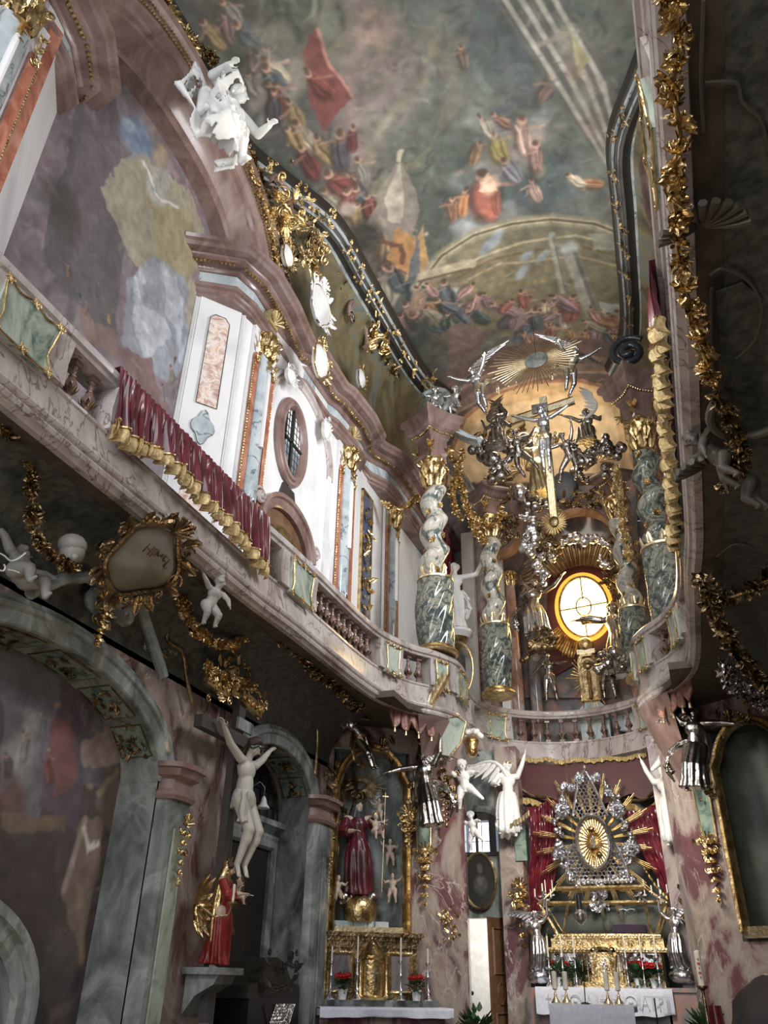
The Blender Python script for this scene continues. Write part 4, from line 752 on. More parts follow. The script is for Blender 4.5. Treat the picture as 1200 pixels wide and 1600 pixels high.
def balustrade(label, s0, s1, groups, peds, loc, panelmat='palegreen', rail=None):
    t = thing('balustrade', label, 'balustrade', loc); MB().sweep(RAIL, G.sub(*(rail or (s0, s1)))).build('handrail', M['rosy'], t, ang=30); MB().sweep(BASE, G.sub(s0, s1)).build('plinth', M['rosy'], t, ang=30)
    for a, b, n in groups:
        for k in range(n): q = a+(b-a)*(k+.5)/n; nn = G.nrm(q); baluster(t, G.pt(q, -.15, 5.44), math.atan2(nn[1], nn[0]))
    for pd in peds:
        a, b = pd[:2]; PRF = [(-.27, 5.44), (-.012, 5.44), (-.03, 5.65), (-.012, 5.86), (-.27, 5.86)]; pe = MB().sweep(PRF, G.sub(a, b)).build('pedestal', M['rosy'], t, ang=30)
        if len(pd) > 2:
            m = (b-a)*.22; q0, q1 = a+m, b-m; nq = 6; z0, z1 = 5.40, 5.83
            g = [[G.pt(q, -.001, z0), G.pt(q, .012, z0+.01), G.pt(q, .0, (z0+z1)/2), G.pt(q, .012, z1-.01), G.pt(q, -.001, z1)] for q in np.linspace(q0, q1, nq)]
            g = [r_+[G.pt(q, -.05, z1), G.pt(q, -.05, z0)] for r_, q in zip(g, np.linspace(q0, q1, nq))]
            pn = MB().grid(g, wrap_v=True); pn.f.append(tuple(range(7))); pn.f.append(tuple(range(pn.n-7, pn.n))[::-1]); pn = pn.build('marble_panel', M[panelmat], pe, smooth=False)
            fr = MB(); W_ = q1-q0; H_ = z1-z0; ol = [(0, 0), (.5, -.04), (1, 0), (.93, .3), (.97, .6), (1.0, 1), (.75, .93), (.5, 1.03), (.25, .93), (0, 1), (.03, .6), (.07, .3), (0, 0)]
            fr.tube([G.pt(q0+W_*u, .018, z0+H_*v) for u, v in cat_rom(ol, 5)], .009, 6)
            for u, v in ((0, 0), (1, 0), (.5, 1), (0, 1), (1, 1), (.5, 0)):
                c = G.pt(q0+W_*u, .025, z0+H_*v); nn = np.array([*G.nrm(q0+W_*u), 0]); tt = np.array([-nn[1], nn[0], 0])
                for k in range(4): an = k*pi/2+.5; add_leaf(fr, c, tt*math.cos(an)+np.array([0, 0, math.sin(an)]), nn, .055, .03, .8, 4)
                add_scroll(fr, c+tt*.02, tt, (0, 0, 1), .03, .008, 1.3)
            fr.build('gilt_frame', M['gold'], pn)
    return t
S0 = sy(1.2); sA, sB = sy(10.45), sy(12.6); sc = sy
balustrade('long left gallery balustrade of rose marble, hung with the fringed crimson cloth', S0, sy(10.62),
    [(sy(1.9), sy(2.5), 4), (sy(3.62), sy(4.05), 2), (sy(6.62), sy(7.05), 3), (sy(8.1), sy(9.95), 10)], [(sy(1.2), sy(1.8)), (sy(2.6), sy(3.55), 1), (sy(4.1), sy(4.5)), (sy(7.12), sy(8.02), 1), (sy(10.02), sy(10.55), 1)], (-3.9, 5.5, 4.95))
balustrade('bowed corner balustrade of rose marble under the left front twisted column', sy(10.62)-.02, sy(13.2),
    [(sy(10.62)+.06, sy(10.62)+.40, 2), (sy(12.6), sy(13.1), 3)], [(sy(10.62)+.46, sy(10.62)+.85, 1), (sy(10.62)+.90, sy(12.2)+.1, 1), (sy(12.3), sy(12.5))], (-3.2, 11.6, 4.95))
Q0 = sy(13.2)-.02; Q1 = 2*GHALF-Q0
balustrade('curved rose marble balustrade across the choir above the red altar canopy', Q0, Q1,
    [(Q0+.30, Q0+.5, 1), (Q0+1.42, Q1-1.42, 9)], [(Q0+.02, Q0+.25), (Q0+.62, Q0+1.32, 1), (Q1-1.32, Q1-.62, 1), (Q1-.25, Q1-.02)], (CX, 14.6, 4.95))
def rs(q): return 2*GHALF-q
balustrade('bowed corner balustrade of rose marble under the right front twisted column', rs(sy(13.2)), rs(sy(10.62)-.02),
    [(rs(sy(10.62)+.40), rs(sy(10.62)+.06), 2), (rs(sy(13.1)), rs(sy(12.6)), 3)], [(rs(sy(10.62)+.85), rs(sy(10.62)+.46), 1), (rs(sy(12.2)+.1), rs(sy(10.62)+.90), 1)], (-.35, 11.6, 4.95))
balustrade('right gallery balustrade seen edge-on from below, catching bright window light', rs(sy(10.62)), rs(S0),
    [(rs(sy(9.95)), rs(sy(8.1)), 10), (rs(sy(7.05)), rs(sy(6.62)), 3), (rs(sy(4.05)), rs(sy(3.62)), 2)], [(rs(sy(8.02)), rs(sy(7.12)), 1), (rs(sy(3.55)), rs(sy(2.6)), 1), (rs(sy(10.55)), rs(sy(10.02)), 1)], (.38, 5.5, 4.95))
# crimson cloth with gold fringe hung over the rail
def cloth(a, b, sgn, label, seed):
    t = thing('hanging_cloth', label, 'cloth', tuple(G.pt((a+b)/2, 0, 6.0))); r = random.Random(seed); n = 620; ss = np.linspace(a, b, n)
    ph = np.cumsum([r.uniform(.04, .20)*(1.6 if r.random() < .1 else 1)*2.9 for _ in range(n)]); low = .07*np.sin(ss*2.1+1)+.03*np.sin(ss*5.3)
    def pos(i, tt, back=0):
        q = ss[i]; f = np.sin(ph[i]+.9*math.sin(tt*2.5+q*1.7))*.6+.4*np.sin(ph[i]*.37+tt*2); d = .030+.05*tt+.046*f*(.25+.95*tt); z = 6.012-(.50+low[i])*tt
        q2 = q+.03*math.sin(ph[i]*.5)*tt; return G.pt(q2, d-back, z)
    rows = 14; fr = [[pos(i, k/(rows-1)) for k in range(rows)]+[pos(i, k/(rows-1), .008) for k in range(rows-1, -1, -1)] for i in range(n)]
    for i in range(n): fr[i] = [G.pt(ss[i], -.28, 6.01)]+fr[i]+[G.pt(ss[i], -.28, 6.002)]
    m = MB().grid(np.array(fr), wrap_v=True); m.build('pleated_cloth', M['satin'], t, fixn=False)
    fg = []
    for i in range(n):
        row = []
        for k in range(6):
            u = k/5; z = -(.50+low[i])-.005-.13*u*(1+.12*math.sin(ss[i]*7.0)); f = np.sin(ph[i]+.9*math.sin(2.5+ss[i]*1.7))*.6+.4*np.sin(ph[i]*.37+2); d = .072+.046*f*1.2+.02*math.sin(pi*u)+.012*math.sin(ss[i]*150)*u
            row.append(G.pt(ss[i]+.03*math.sin(ph[i]*.5), d, 6.012+z))
        bk = [G.pt(ss[i], -.0, p[2])*0+(np.array(p)-np.array([*(G.nrm(ss[i])*.02), 0])) for p in row[::-1]]; fg.append(row+bk)
    MB().grid(np.array(fg), wrap_v=True).build('gold_fringe', M['fringe'], t, fixn=False)
    bd = MB(); bd.tube([np.array(r_[0])+np.array([*(G.nrm(ss[i])*.012), 0]) for i, r_ in enumerate(fg)], .011, 5); bd.build('gold_braid', M['gold'], t)
    return t
cloth(sy(4.02), sy(6.72), 1, 'long pleated crimson cloth with gold fringe hung over the left gallery rail', 3)
cloth(rs(sy(7.6)), rs(sy(4.3)), 1, 'pleated crimson cloth with gold tassel fringe hung over the right gallery rail, seen edge-on', 5)
# ------------------------------------------------------------ cloth lambrequins with tassels under the corner bulges
def lambrequin(q0, q1, label, n=5):
    t = thing('lambrequin', label, 'drapery', tuple(G.pt((q0+q1)/2, -.1, 4.95))); m = MB(); N_ = n*12; g = []
    for i in range(N_+1):
        u = i/N_*n; q = q0+(q1-q0)*i/N_; dep = .10+.17*abs(math.sin(pi*u))**.8; g.append([G.pt(q, -.10+.02*math.sin(u*9), 4.96), G.pt(q, -.08+.02*math.sin(u*9), 4.96-dep), G.pt(q, -.10+.02*math.sin(u*9), 4.96-dep), G.pt(q, -.12+.02*math.sin(u*9), 4.96)])
    m.grid(np.array(g), wrap_v=True).build('scalloped_cloth', M['lambrequin'], t)
    for k in range(n): q = q0+(q1-q0)*(k+.5)/n; p = G.pt(q, -.09, 4.70); MB().lathe([(.004, .03), (.012, .02), (.012, .005), (.006, 0), (.018, -.02), (.024, -.075), (.001, -.076)], p, seg=10).build('tassel', M['palegold'], t)
lambrequin(sy(10.35), sy(10.62)+.62, 'red scalloped hanging with tassels below the left corner balustrade', 4)
lambrequin(rs(sy(10.62)+.62), rs(sy(10.35)), 'red scalloped hanging with tassels below the right corner balustrade', 4)
# ------------------------------------------------------------ pilasters and wall decoration of the upper left wall
def capital_mb(r, h, seed=1, half=False):    # leafy composite capital, centre axis z, from z=0 to h
    mb = MB(); mb.lathe([(r*.9, 0), (r*1.0, .02*h), (r*.88, .06*h), (r*.95, .6*h), (r*1.35, .9*h), (r*1.2, h)], seg=16)
    for tier, (z, L, n, el) in enumerate(((.04, .52, 8, .35), (.32, .5, 8, .5))):
        for k in range(n):
            a = 2*pi*(k+.5*tier)/n; d = np.array([math.cos(a), math.sin(a), 0]); add_leaf(mb, d*r*.95+(0, 0, z*h), d*math.sin(el)+(0, 0, math.cos(el)), d, h*L, r*.85, -1.5, 7, .2)
    for k in range(4):
        a = pi/4+k*pi/2; d = np.array([math.cos(a), math.sin(a), 0]); c = d*r*1.55+np.array([0, 0, .78*h])
        mb.tube([d*r*.9+(0, 0, .5*h), d*r*1.25+(0, 0, .82*h), c+(0, 0, h*.14)]+spiral(c, np.array([0, 0, 1.]), d, h*.15, 1.3, 14), r*.10, 6); mb.ball(c, r*.16, 7, 5)
        add_rose(mb, np.array([math.cos(k*pi/2), math.sin(k*pi/2), 0])*r*1.35+(0, 0, .9*h), (math.cos(k*pi/2), math.sin(k*pi/2), 0), r*.4, petals=4)
    return mb
def pilaster(label, y, xw, w=.36, z0=5.05, z1=9.48):
    t = thing('pilaster', label, 'pilaster', (xw, y, z0)); h = w/2
    MB().sweep([(0, z0), (0, z1), (-.02, z1), (-.02, z0)], [(xw+.001, y-w*1.0), (xw+.05, y-w*.99), (xw+.05, y+w*.99), (xw+.001, y+w*1.0)]).build('backing', M['white'], t, smooth=False)
    for s in (-1, 1): MB().box((xw+.07, y+s*w*.76, (z0+z1)/2-.22), (.05, w*.30, z1-z0-.55)).build('red_marble_strip', M['red'], t, smooth=False)
    sh = MB(); a = np.linspace(-pi/2, pi/2, 13); outl = [(xw+.06+.09*math.cos(q), y+h*math.sin(q)) for q in a]
    sh.sweep([(0, z0), (0, z1-.42), (-.012, z1-.42), (-.012, z0)], outl, cap=True); sh.box((xw+.05, y, (z0+z1-.42)/2), (.06, w*.96, z1-z0-.43)); s_ = sh.build('shaft', M['bluegrey'], t, ang=60)
    rd = MB(); rd.tube([(xw+.15, y, z) for z in np.linspace(z0+2.5, z1-.62, 12)], [.035]*11+[.02], 10, sq=1.3).ball((xw+.15, y, z0+1.6), (.012, .055, .14), 12, 8); rd.build('raised_reed', M['white'], s_)
    MB().ball((xw+.155, y, z0+1.6), (.014, .042, .115), 12, 8).build('dark_oval', M['glassdark'], s_)
    gd = MB()
    for s in (-1, 1):
        for z in np.arange(z0+.05, z1-.6, .045): gd.ball((xw+.085, y+s*w*.94, z), (.012, .016, .026), 5, 4)
        for k in range(9): z = z1-.65+k*.05; add_leaf(gd, (xw+.1, y+s*w*.75, z), (.2, s*.9*math.sin(k*1.7), .9), (1, 0, 0), .10, .05, 1.0, 4)
        add_scroll(gd, (xw+.11, y+s*w*.75, z1-.62), (0, s, 0), (0, 0, 1), .06, .012, 1.5)
    gd.build('gilt_edging', M['gold'], t)
    cp = capital_mb(w*.38, .46); cp.xf(None, (xw+.07, y, z1-.46)); cp.build('capital', M['gold'], t)
    dr = MB()
    for k in range(5): add_leaf(dr, (xw+.16, y, z1-.40-.06*k), (.4, .3*(-1)**k, -.8), (1, 0, .3), .12, .07, .9, 4)
    dr.rod((xw+.16, y, z1-.5), (xw+.15, y, z1-.78), .03, .008, 8); dr.build('pendant', M['gold'], t)
    cs = MB().poly([(xw+.02, y-.13, 9.68), (xw+.02, y+.13, 9.68), (xw+.02, y+.10, 9.93), (xw+.02, y-.10, 9.93)], (.13, 0, 0)); add_shell(cs, (xw+.14, y, 9.72), (0, 1, 0), (0, 0, 1), (1, 0, 0), .19, 7, 2.4); cs.build('shell_bracket', M['fringe'], t)
    return t
pilaster('blue grey pilaster with gilded capital between the white pier and the oval window', 7.36, -4.66, .30)
pilaster('blue grey pilaster with gilded capital right after the oval window bay', 10.30, -4.62, .34)
pilaster('farthest blue grey pilaster on the left upper wall, beside the choir', 12.45, -4.58, .34)
pilaster('pilaster with dark oval at the far left edge, before the big fresco', 2.55, -4.70, .34)
# chamfered pier with salmon panel
def pier_panels():
    A, B = np.array([-5.10, 6.34]), np.array([-4.70, 6.85]); u = nrm(B-A); n = np.array([u[1], -u[0]]); L = np.linalg.norm(B-A)
    def Q(s, z, o=0): p = A+u*s*L+n*o; return np.array([p[0], p[1], z])
    t = thing('pier_facing', 'white pier face with salmon veined marble panel beside the big fresco', 'pier', (-4.9, 6.6, 5.05))
    MB().poly([Q(.05, 5.05), Q(.95, 5.05), Q(.95, 9.48), Q(.05, 9.48)], (*(n*.03), 0)).build('white_slab', M['white'], t, smooth=False)
    a = .30; b = .72; z0, z1 = 7.75, 9.25
    MB().poly([Q(a, z0, .03), Q(b, z0, .03), Q(b, z1-.08, .03), Q(.62, z1, .03), Q(.4, z1, .03), Q(a, z1-.08, .03)], (*(n*.012), 0)).build('salmon_panel', M['pinkpanel'], t, smooth=False)
    MB().poly([Q(a, 5.6, .03), Q(b, 5.6, .03), Q(b, 7.05, .03), Q(a, 7.05, .03)], (*(n*.012), 0)).build('salmon_panel', M['pinkpanel'], t, smooth=False)
    q = [Q(.51+.20*math.cos(k*pi/12)*(1+.18*math.cos(k*pi/3)), 7.42+.22*math.sin(k*pi/12)*(1+.18*math.cos(k*pi/3)), .035) for k in range(24)]
    MB().poly(q, (*(n*.014), 0)).build('quatrefoil_panel', M['bluegrey'], t, smooth=False); f = MB(); f.tube(q+q[:1], .006, 5)
    f.tube([Q(a, z0, .045), Q(b, z0, .045), Q(b, z1-.08, .045), Q(.62, z1, .045), Q(.4, z1, .045), Q(a, z1-.08, .045), Q(a, z0, .045)], .005, 5); f.build('dark_outline', M['dark'], t)
    f = MB(); f.tube([Q(1.02, 5.05, .03), Q(1.02, 9.45, .03)], .016, 6); f.tube([Q(.02, 5.05, .03), Q(.02, 9.45, .03)], .010, 6); f.build('edge_bead', M['white'], t)
pier_panels()
bd = MB()
for z in np.arange(5.1, 9.9, .045): bd.ball((-4.76, 3.02, z), (.014, .014, .026), 5, 4)
tagp(bd.build('bead_moulding', M['gold'], None), 'gilded bead line down the red marble edge left of the big fresco', 'moulding')
tagp(MB().box((-4.70, 2.95, 7.4), (.05, .14, 4.7)).build('marble_strip', M['red'], None, smooth=False), 'red marble strip beside the gilded bead line at far left', 'marble strip')
# archivolt over the big fresco
av = [( -5.12, 5.0+1.66*math.cos(a), 10.12+ (1.02*max(0, 1-abs(math.cos(a))**2.6)**.5)) for a in np.linspace(0.02, pi-.02, 46)]
pr = [(0, 0), (0, .22), (.03, .26), (.10, .27), (.17, .33), (.23, .42), (.26, .47), (.32, .48), (.34, .53), (.42, .54), (.46, .60), (.60, .61), (.62, .57), (.74, .58), (.78, .64), (.90, .65), (.92, .58), (.98, .1), (.98, 0)]
# travel from the altar side to the west so that the profile grows outwards
m = MB().sweep3(pr, av, (1, 0, 0)); o = m.build('trim_40', M['rosydark'], None, ang=28); o['kind'] = 'structure'
bd = MB()
for aoff, boff, sp, rr in ((.54, .63, .05, .022), (.70, .60, .05, .018), (.06, .28, .2, .0)):
    if rr:
        pts = []
        for i in range(1, len(av)-1): T = nrm(np.array(av[i+1])-av[i-1]); nn = np.cross(T, (1, 0, 0)); pts.append(np.array(av[i])+nn*aoff+np.array([boff, 0, 0]))
        pp = np.array(pts); sl_ = np.concatenate([[0], np.cumsum(np.linalg.norm(np.diff(pp, axis=0), axis=1))])
        for q in np.arange(0, sl_[-1], sp): bd.ball([np.interp(q, sl_, pp[:, k]) for k in range(3)], rr, 6, 4)
tagp(bd.build('bead_moulding', M['gold'], None), 'gilded bead lines round the arch over the big fresco', 'moulding')
def arch_pt(i, a, b): T = nrm(np.array(av[i+1])-av[i-1]); nn = np.cross(T, (1, 0, 0)); return np.array(av[i])+nn*a+np.array([b, 0, 0])
garland('arch_garland', 'gilded leaf garland along the outer edge of the fresco arch, right of the seated angel', [arch_pt(i, 1.0, .60) for i in range(3, 19, 2)], .13, M['oldgold'], 4, nrose=8)
garland('arch_garland', 'gilded leaf garland along the outer edge of the fresco arch, left of the seated angel', [arch_pt(i, 1.0, .60) for i in range(25, 43, 2)], .14, M['gold'], 5, nrose=8)
garland('arch_garland', 'inner gilded leaf strand on the arch face right of the seated angel', [arch_pt(i, .66, .66) for i in range(4, 18, 2)], .08, M['gold'], 14, nrose=5)
# impost block at left
# ------------------------------------------------------------ oval window, niche arch and the door below it
xw = -4.66; wc = (8.38, 8.36); wa, wb_ = .50, .74
ov = [(xw, wc[0]+wa*math.cos(a), wc[1]+wb_*math.sin(a)) for a in np.linspace(0, 2*pi, 49)[:-1]]
fr = MB().sweep3([(0, -.1), (0, .06), (.03, .09), (.07, .09), (.09, .12), (.14, .12), (.17, .08), (.19, 0), (.19, -.1)], ov[::-1], (1, 0, 0), True); w1 = struct('window_1', fr, M['rosydark'], ang=30)
o = MB().poly([np.array(p)+(.01, 0, 0) for p in ov], (.012, 0, 0)).build('pane', M['glassdark'], w1, smooth=False)
lo_ = [(xw+.022, wc[0]+wa*math.cos(a), wc[1]+wb_*math.sin(a)) for a in np.linspace(pi*1.02, 2*pi-.02*pi, 24)]; MB().poly(lo_, (.006, 0, 0)).build('pane', M['glassgrey'], w1, smooth=False)
b = MB().box((xw+.04, wc[0], wc[1]), (.04, .035, 1.45)).box((xw+.04, wc[0], wc[1]), (.04, .98, .035))
for k in range(-5, 6): 
    hh = wb_*math.sqrt(max(0, 1-(k*.085/wa)**2)); b.box((xw+.03, wc[0]+k*.085, wc[1]), (.008, .006, hh*2))
for k in range(-6, 7): ww = wa*math.sqrt(max(0, 1-(k*.115/wb_)**2)); b.box((xw+.03, wc[0], wc[1]+k*.115), (.008, ww*2, .006))
b.build('muntin_grid', M['black'], w1, smooth=False)
# niche hood moulding over the window
nh = [(xw, 8.66+.98*math.cos(a), 8.55+.92*math.sin(a)) for a in np.linspace(-.05, pi+.05, 30)]
m = MB().sweep3([(0, 0), (0, .05), (.05, .07), (.08, .05), (.10, .09), (.15, .09), (.16, 0)], nh, (1, 0, 0)); o = m.build('trim_41', M['rosy'], None, ang=30); o['kind'] = 'structure'
for s_ in (-1, 1):
    m = MB().box((xw+.04, 8.66+s_*1.04, 6.8), (.09, .10, 3.5)); o = m.build('trim_42', M['white'], None, smooth=False); o['kind'] = 'structure'
# gallery door with curved pediment and scroll
t = struct('door_1', MB().sweep3([(0, -.05), (0, .10), (.06, .13), (.12, .13), (.14, .16), (.2, .16), (.2, 0), (.2, -.05)], [(xw, 8.42+.62*math.cos(a), 6.72+.42*math.sin(a)) for a in np.linspace(0, pi, 20)], (1, 0, 0)), M['rosydark'], ang=30)
MB().box((xw+.02, 8.42, 6.0), (.03, 1.2, 1.9)).poly([(xw+.02, 8.42+.6*math.cos(a), 6.8+.38*math.sin(a)) for a in np.linspace(0, pi, 16)], (.02, 0, 0)).build('door_leaf', M['wood'], t, smooth=False)
MB().poly([(xw+.03, 8.42+.42*math.cos(a), 6.66+.26*math.sin(a)) for a in np.linspace(0, pi, 16)], (.03, 0, 0)).build('carved_lunette', M['oldgold'], t, smooth=False)
b = MB()
for s_ in (-1, 1):
    b.box((xw+.06, 8.42+s_*.72, 5.9), (.16, .18, 1.7)); add_scroll(b, (xw+.12, 8.42+s_*.86, 6.95), (0, s_, 0), (0, 0, 1), .13, .035, 1.6)
b.build('door_jamb', M['rosy'], t)
MB().poly([(xw, 8.42+p[0], p[1]) for p in ((-.30, 7.2), (.30, 7.2), (.16, 7.6), (-.16, 7.6))], (.06, 0, 0)).build('dark_panel', M['dark'], t, smooth=False)
# blue ornamental panel between the last pilasters
t = thing('ornamental_plaque', 'tall blue panel with gilded frame and foliage between the last two pilasters', 'wall panel', (-4.6, 11.3, 6))
MB().box((-4.6, 11.3, 7.1), (.03, .42, 4.1)).build('blue_field', plain('blue_lacquer', (.10, .13, .22), .3), t, smooth=False)
g = MB()
for s_ in (-1, 1): g.box((-4.575, 11.3+s_*.22, 7.1), (.05, .03, 4.15))
g.box((-4.575, 11.3, 9.16), (.05, .47, .03)); g.merge(rocaille(.34, 3.0, 5, 60, .03, 8, .5), np.array([[0, -1, 0], [-1, 0, 0], [0, 0, 1.]])@np.diag([1, 1, 1]), (-4.57, 11.3, 7.4)); g.build('gilt_foliage', M['gold'], t)
# ------------------------------------------------------------ cartouches, shells and putto heads on cornice and cove
def cartouche(label, loc, rz, w, h, mat, fmat, seed=1, tilt=0, name='cartouche', n=18, writing=None):
    t = thing(name, label, 'cartouche', loc, rz); a = np.linspace(0, 2*pi, 40)[:-1]
    g = [[np.array([w*.36*math.cos(q)*k*(1+.12*math.cos(3*q)), -.05*(1-k*k)*3*w-.03, h*.38*math.sin(q)*k*(1+.08*math.cos(4*q))]) for q in a] for k in (1, .8, .5, .2, .01)]
    mb = MB().grid(np.array(g), wrap_v=True); mb.poly([p for p in g[0]], (0, .05, 0)); o = mb.build('shield', mat, None); o.parent = t
    f = MB(); ol = [np.array([w*.40*math.cos(q)*(1+.12*math.cos(3*q)), -.04, h*.42*math.sin(q)*(1+.08*math.cos(4*q))]) for q in a]; f.tube(ol+ol[:1], w*.025, 6)
    r = random.Random(seed)
    for k in range(n):
        q = 2*pi*k/n+r.uniform(-.1, .1); d = np.array([math.cos(q), -.25, math.sin(q)]); c = np.array([w*.41*math.cos(q), -.04, h*.43*math.sin(q)])
        if k % 3 == 0: add_scroll(f, c+d*w*.04, d, np.cross((0, -1., 0), d), w*.085, w*.018, 1.4, 0, r.choice((-1, 1)))
        else: add_leaf(f, c, d+np.array([r.uniform(-.5, .5), 0, r.uniform(-.5, .5)]), (0, -1, 0), w*.20, w*.10, r.uniform(.6, 1.6), 5)
    add_shell(f, (0, -.05, h*.42), (1, 0, 0), (0, 0, 1), (0, -1, 0), w*.18, 7, 2.4); o = f.build('scrollwork_frame', fmat, None); o.parent = t
    if writing: 
        o = writing(); o.parent = t
    t.rotation_euler = (tilt, 0, rz); return t
E90 = pi/2
cartouche('white shield cartouche with gilded scrolls breaking the cornice above the oval window', tuple(P(498, 565, x=-4.15)), E90, .62, .72, M['white'], M['gold'], 3)
cartouche('large white shell relief standing on the cornice right of the fresco arch', tuple(P(498, 478, x=-4.35)), E90, .85, .95, M['stucco'], M['white'], 8, name='shell_relief')
cartouche('small pale shield with gilded leaves on the cornice near the choir', tuple(P(562, 592, x=-4.3)), E90, .42, .5, M['stucco'], M['gold'], 9)
cartouche('pale vase-like shield with gold leaves above the white pier', tuple(P(447, 400, x=-4.4)), E90, .42, .5, M['stucco'], M['gold'], 10)
cartouche('white scroll ornament at the spring of the window arch', tuple(P(452, 588, x=-4.5)), E90, .36, .30, M['stucco'], M['stucco'], 12, name='scroll_ornament')
cartouche('white cherub-like scroll ornament on the wall right of the oval window', tuple(P(508, 672, x=-4.5)), E90, .32, .42, M['stucco'], M['stucco'], 13, name='scroll_ornament')
def relief(label, cat, loc, rot, w, h, seed, mat, name='gilded_ornament', n=16, rose=2, group=None, depth=.14, leafL=.35, anim=None):
    o = rocaille(w, h, seed, n, depth, rose, leafL).build(name, mat, None); o.location = loc; o.rotation_euler = rot; return tagp(o, label, cat, group)
GR_ = 'gilded foliage on the dark cove below the vault'
for k, (u, v, s_) in enumerate(((430, 330, .9), (462, 372, .8), (520, 420, 1.0), (545, 470, .9), (575, 545, 1.0), (600, 590, .8), (560, 500, .7), (620, 620, .8), (490, 395, .7))):
    p = P(u, v, x=-4.45); relief('gilded foliage scrollwork on the dark cove under the left vault frame', 'ornament', tuple(p), (.7, 0, E90), s_*.85, s_*.85, 40+k, M['oldgold'] if k % 2 else M['gold'], n=34, rose=5, group=GR_, name='foliage_ornament', leafL=.28)
volm = MB(); nn_ = 0
for k, (u, v, s_) in enumerate(((470, 255, 1), (560, 500, 1.1), (440, 300, .8))):
    c = P(u, v+10, x=-4.35); volm = MB()
    for rr in (0, .06): volm.tube([np.array(c)+np.array([0, (.42*s_-rr)*math.cos(a), (.42*s_-rr)*math.sin(a)]) for a in np.linspace(-.6, 3.3, 26)]+spiral(np.array(c)+np.array([0, -.30*s_, -.1]), np.array([0, -1., 0]), np.array([0, 0, 1.]), .12, 1.2, 12), .035, 7)
    tagp(volm.build('cove_volute', M['rosydark'], None), ['rose marble volute on the cove above the shell relief', 'rose marble volute on the cove near the choir', 'rose marble volute on the cove next to the fresco arch'][k], 'volute')
fg_ = [FRP[i] for i in range(len(FRP))]
for k, (u, v) in enumerate(((385, 235), (424, 262), (470, 300), (487, 328), (515, 345), (545, 395), (563, 430), (576, 462), (592, 488), (612, 520), (628, 552), (646, 578), (665, 600), (672, 590))):
    p = P(u, v, z=12.45); relief('gilded flower cluster fixed to the grey frame of the left vault edge', 'ornament', tuple(p), (0.6, 0, E90), .34, .30, 70+k, M['gold'], n=10, rose=2, group='gilded flower clusters along the left vault frame', name='flower_cluster')
    if k > 2: relief('gilded flower cluster fixed to the dark frame of the right vault edge', 'ornament', (2*CX-p[0], p[1], p[2]), (0.6, 0, -E90), .30, .26, 90+k, M['oldgold'], n=9, rose=2, group='gilded flower clusters along the right vault frame', name='flower_cluster')
garland('frame_garland', 'long gilded rose garland on the vault frame behind the seated angel', [P(u, v, z=12.5) for u, v in ((222, 0), (262, 22), (290, 60), (330, 90), (362, 165), (385, 225))], .12, M['oldgold'], 31)
# ------------------------------------------------------------ twisted columns
def twisted(label, x, y, z0, z1, r, mat, seed=0, turns=3.0, third=.42, lean=0):
    t = thing('twisted_column', label, 'column', (x, y, z0)); H = z1-z0; hz = H*third; rows = 110; g = []; a = np.linspace(0, 2*pi, 33)[:-1]
    for i in range(rows):
        z = hz+(H-hz-.02)*i/(rows-1); tt = (z-hz)/(H-hz); ph = 2*pi*turns*tt+seed; rr = r*(1.0-.16*tt); bulge = 1+.10*math.sin(2*ph)*0; cx = rr*.26*math.cos(ph); cy = rr*.26*math.sin(ph)
        g.append([np.array([x+cx+rr*.82*math.cos(q), y+cy+rr*.82*math.sin(q), z0+z+rr*.05*math.cos(q-ph)]) for q in a])
    mb = MB().grid(np.array(g), wrap_v=True); mb.build('twisted_shaft', mat, t)
    g = []; a = np.linspace(0, 2*pi, 65)[:-1]
    for i in range(40):
        z = .10+(hz-.14)*i/39; tt = i/39; ph = tt*3.2+seed; rr = r*(1.06+.13*math.sin(pi*tt*.9)); cx = rr*.07*math.cos(ph*1.5); cy = rr*.07*math.sin(ph*1.5)
        g.append([np.array([x+cx+rr*(1+.045*math.sin(10*(q-ph*.55)))*math.cos(q), y+cy+rr*(1+.045*math.sin(10*(q-ph*.55)))*math.sin(q), z0+z]) for q in a])
    mb = MB().grid(np.array(g), wrap_v=True); mb.build('fluted_drum', M['twistgreen'], t)
    b = MB().lathe([(r*1.35, 0), (r*1.4, .03), (r*1.3, .07), (r*1.08, .09), (r*1.15, .12), (r*.8, .13)], (x, y, z0), seg=24); b.build('gilt_base', M['gold'], t)
    b = MB().lathe([(r*1.0, hz-.05), (r*1.18, hz-.03), (r*1.2, hz), (r*1.08, hz+.03), (r*.85, hz+.04)], (x, y, z0), seg=24)
    for k in range(9): q = k*2*pi/9; d = np.array([math.cos(q), math.sin(q), 0]); add_leaf(b, np.array([x, y, z0+hz])+d*r*.95, d*.3+(0, 0, 1), d, .20, .10, -.6, 5); 
    b.build('leaf_ring', M['palegold'], t)
    hx = MB(); n = 90; hx.tube([(x+r*.26*(1-.22*k/n)*math.cos(2*pi*turns*k/n+seed)-r*.78*(1-.22*k/n)*math.cos(2*pi*turns*k/n+seed), y+r*.26*(1-.22*k/n)*math.sin(2*pi*turns*k/n+seed)-r*.78*(1-.22*k/n)*math.sin(2*pi*turns*k/n+seed), z0+hz+(H-hz)*k/n) for k in range(n)], r*.055, 6); rn = random.Random(seed)
    for k in range(0, n, 7): q = 2*pi*turns*k/n+seed+pi; add_rose(hx, (x+r*.62*math.cos(q), y+r*.62*math.sin(q), z0+hz+(H-hz)*k/n), (math.cos(q), math.sin(q), 0), r*.26)
    hx.build('gilt_tendril', M['gold'], t); return t
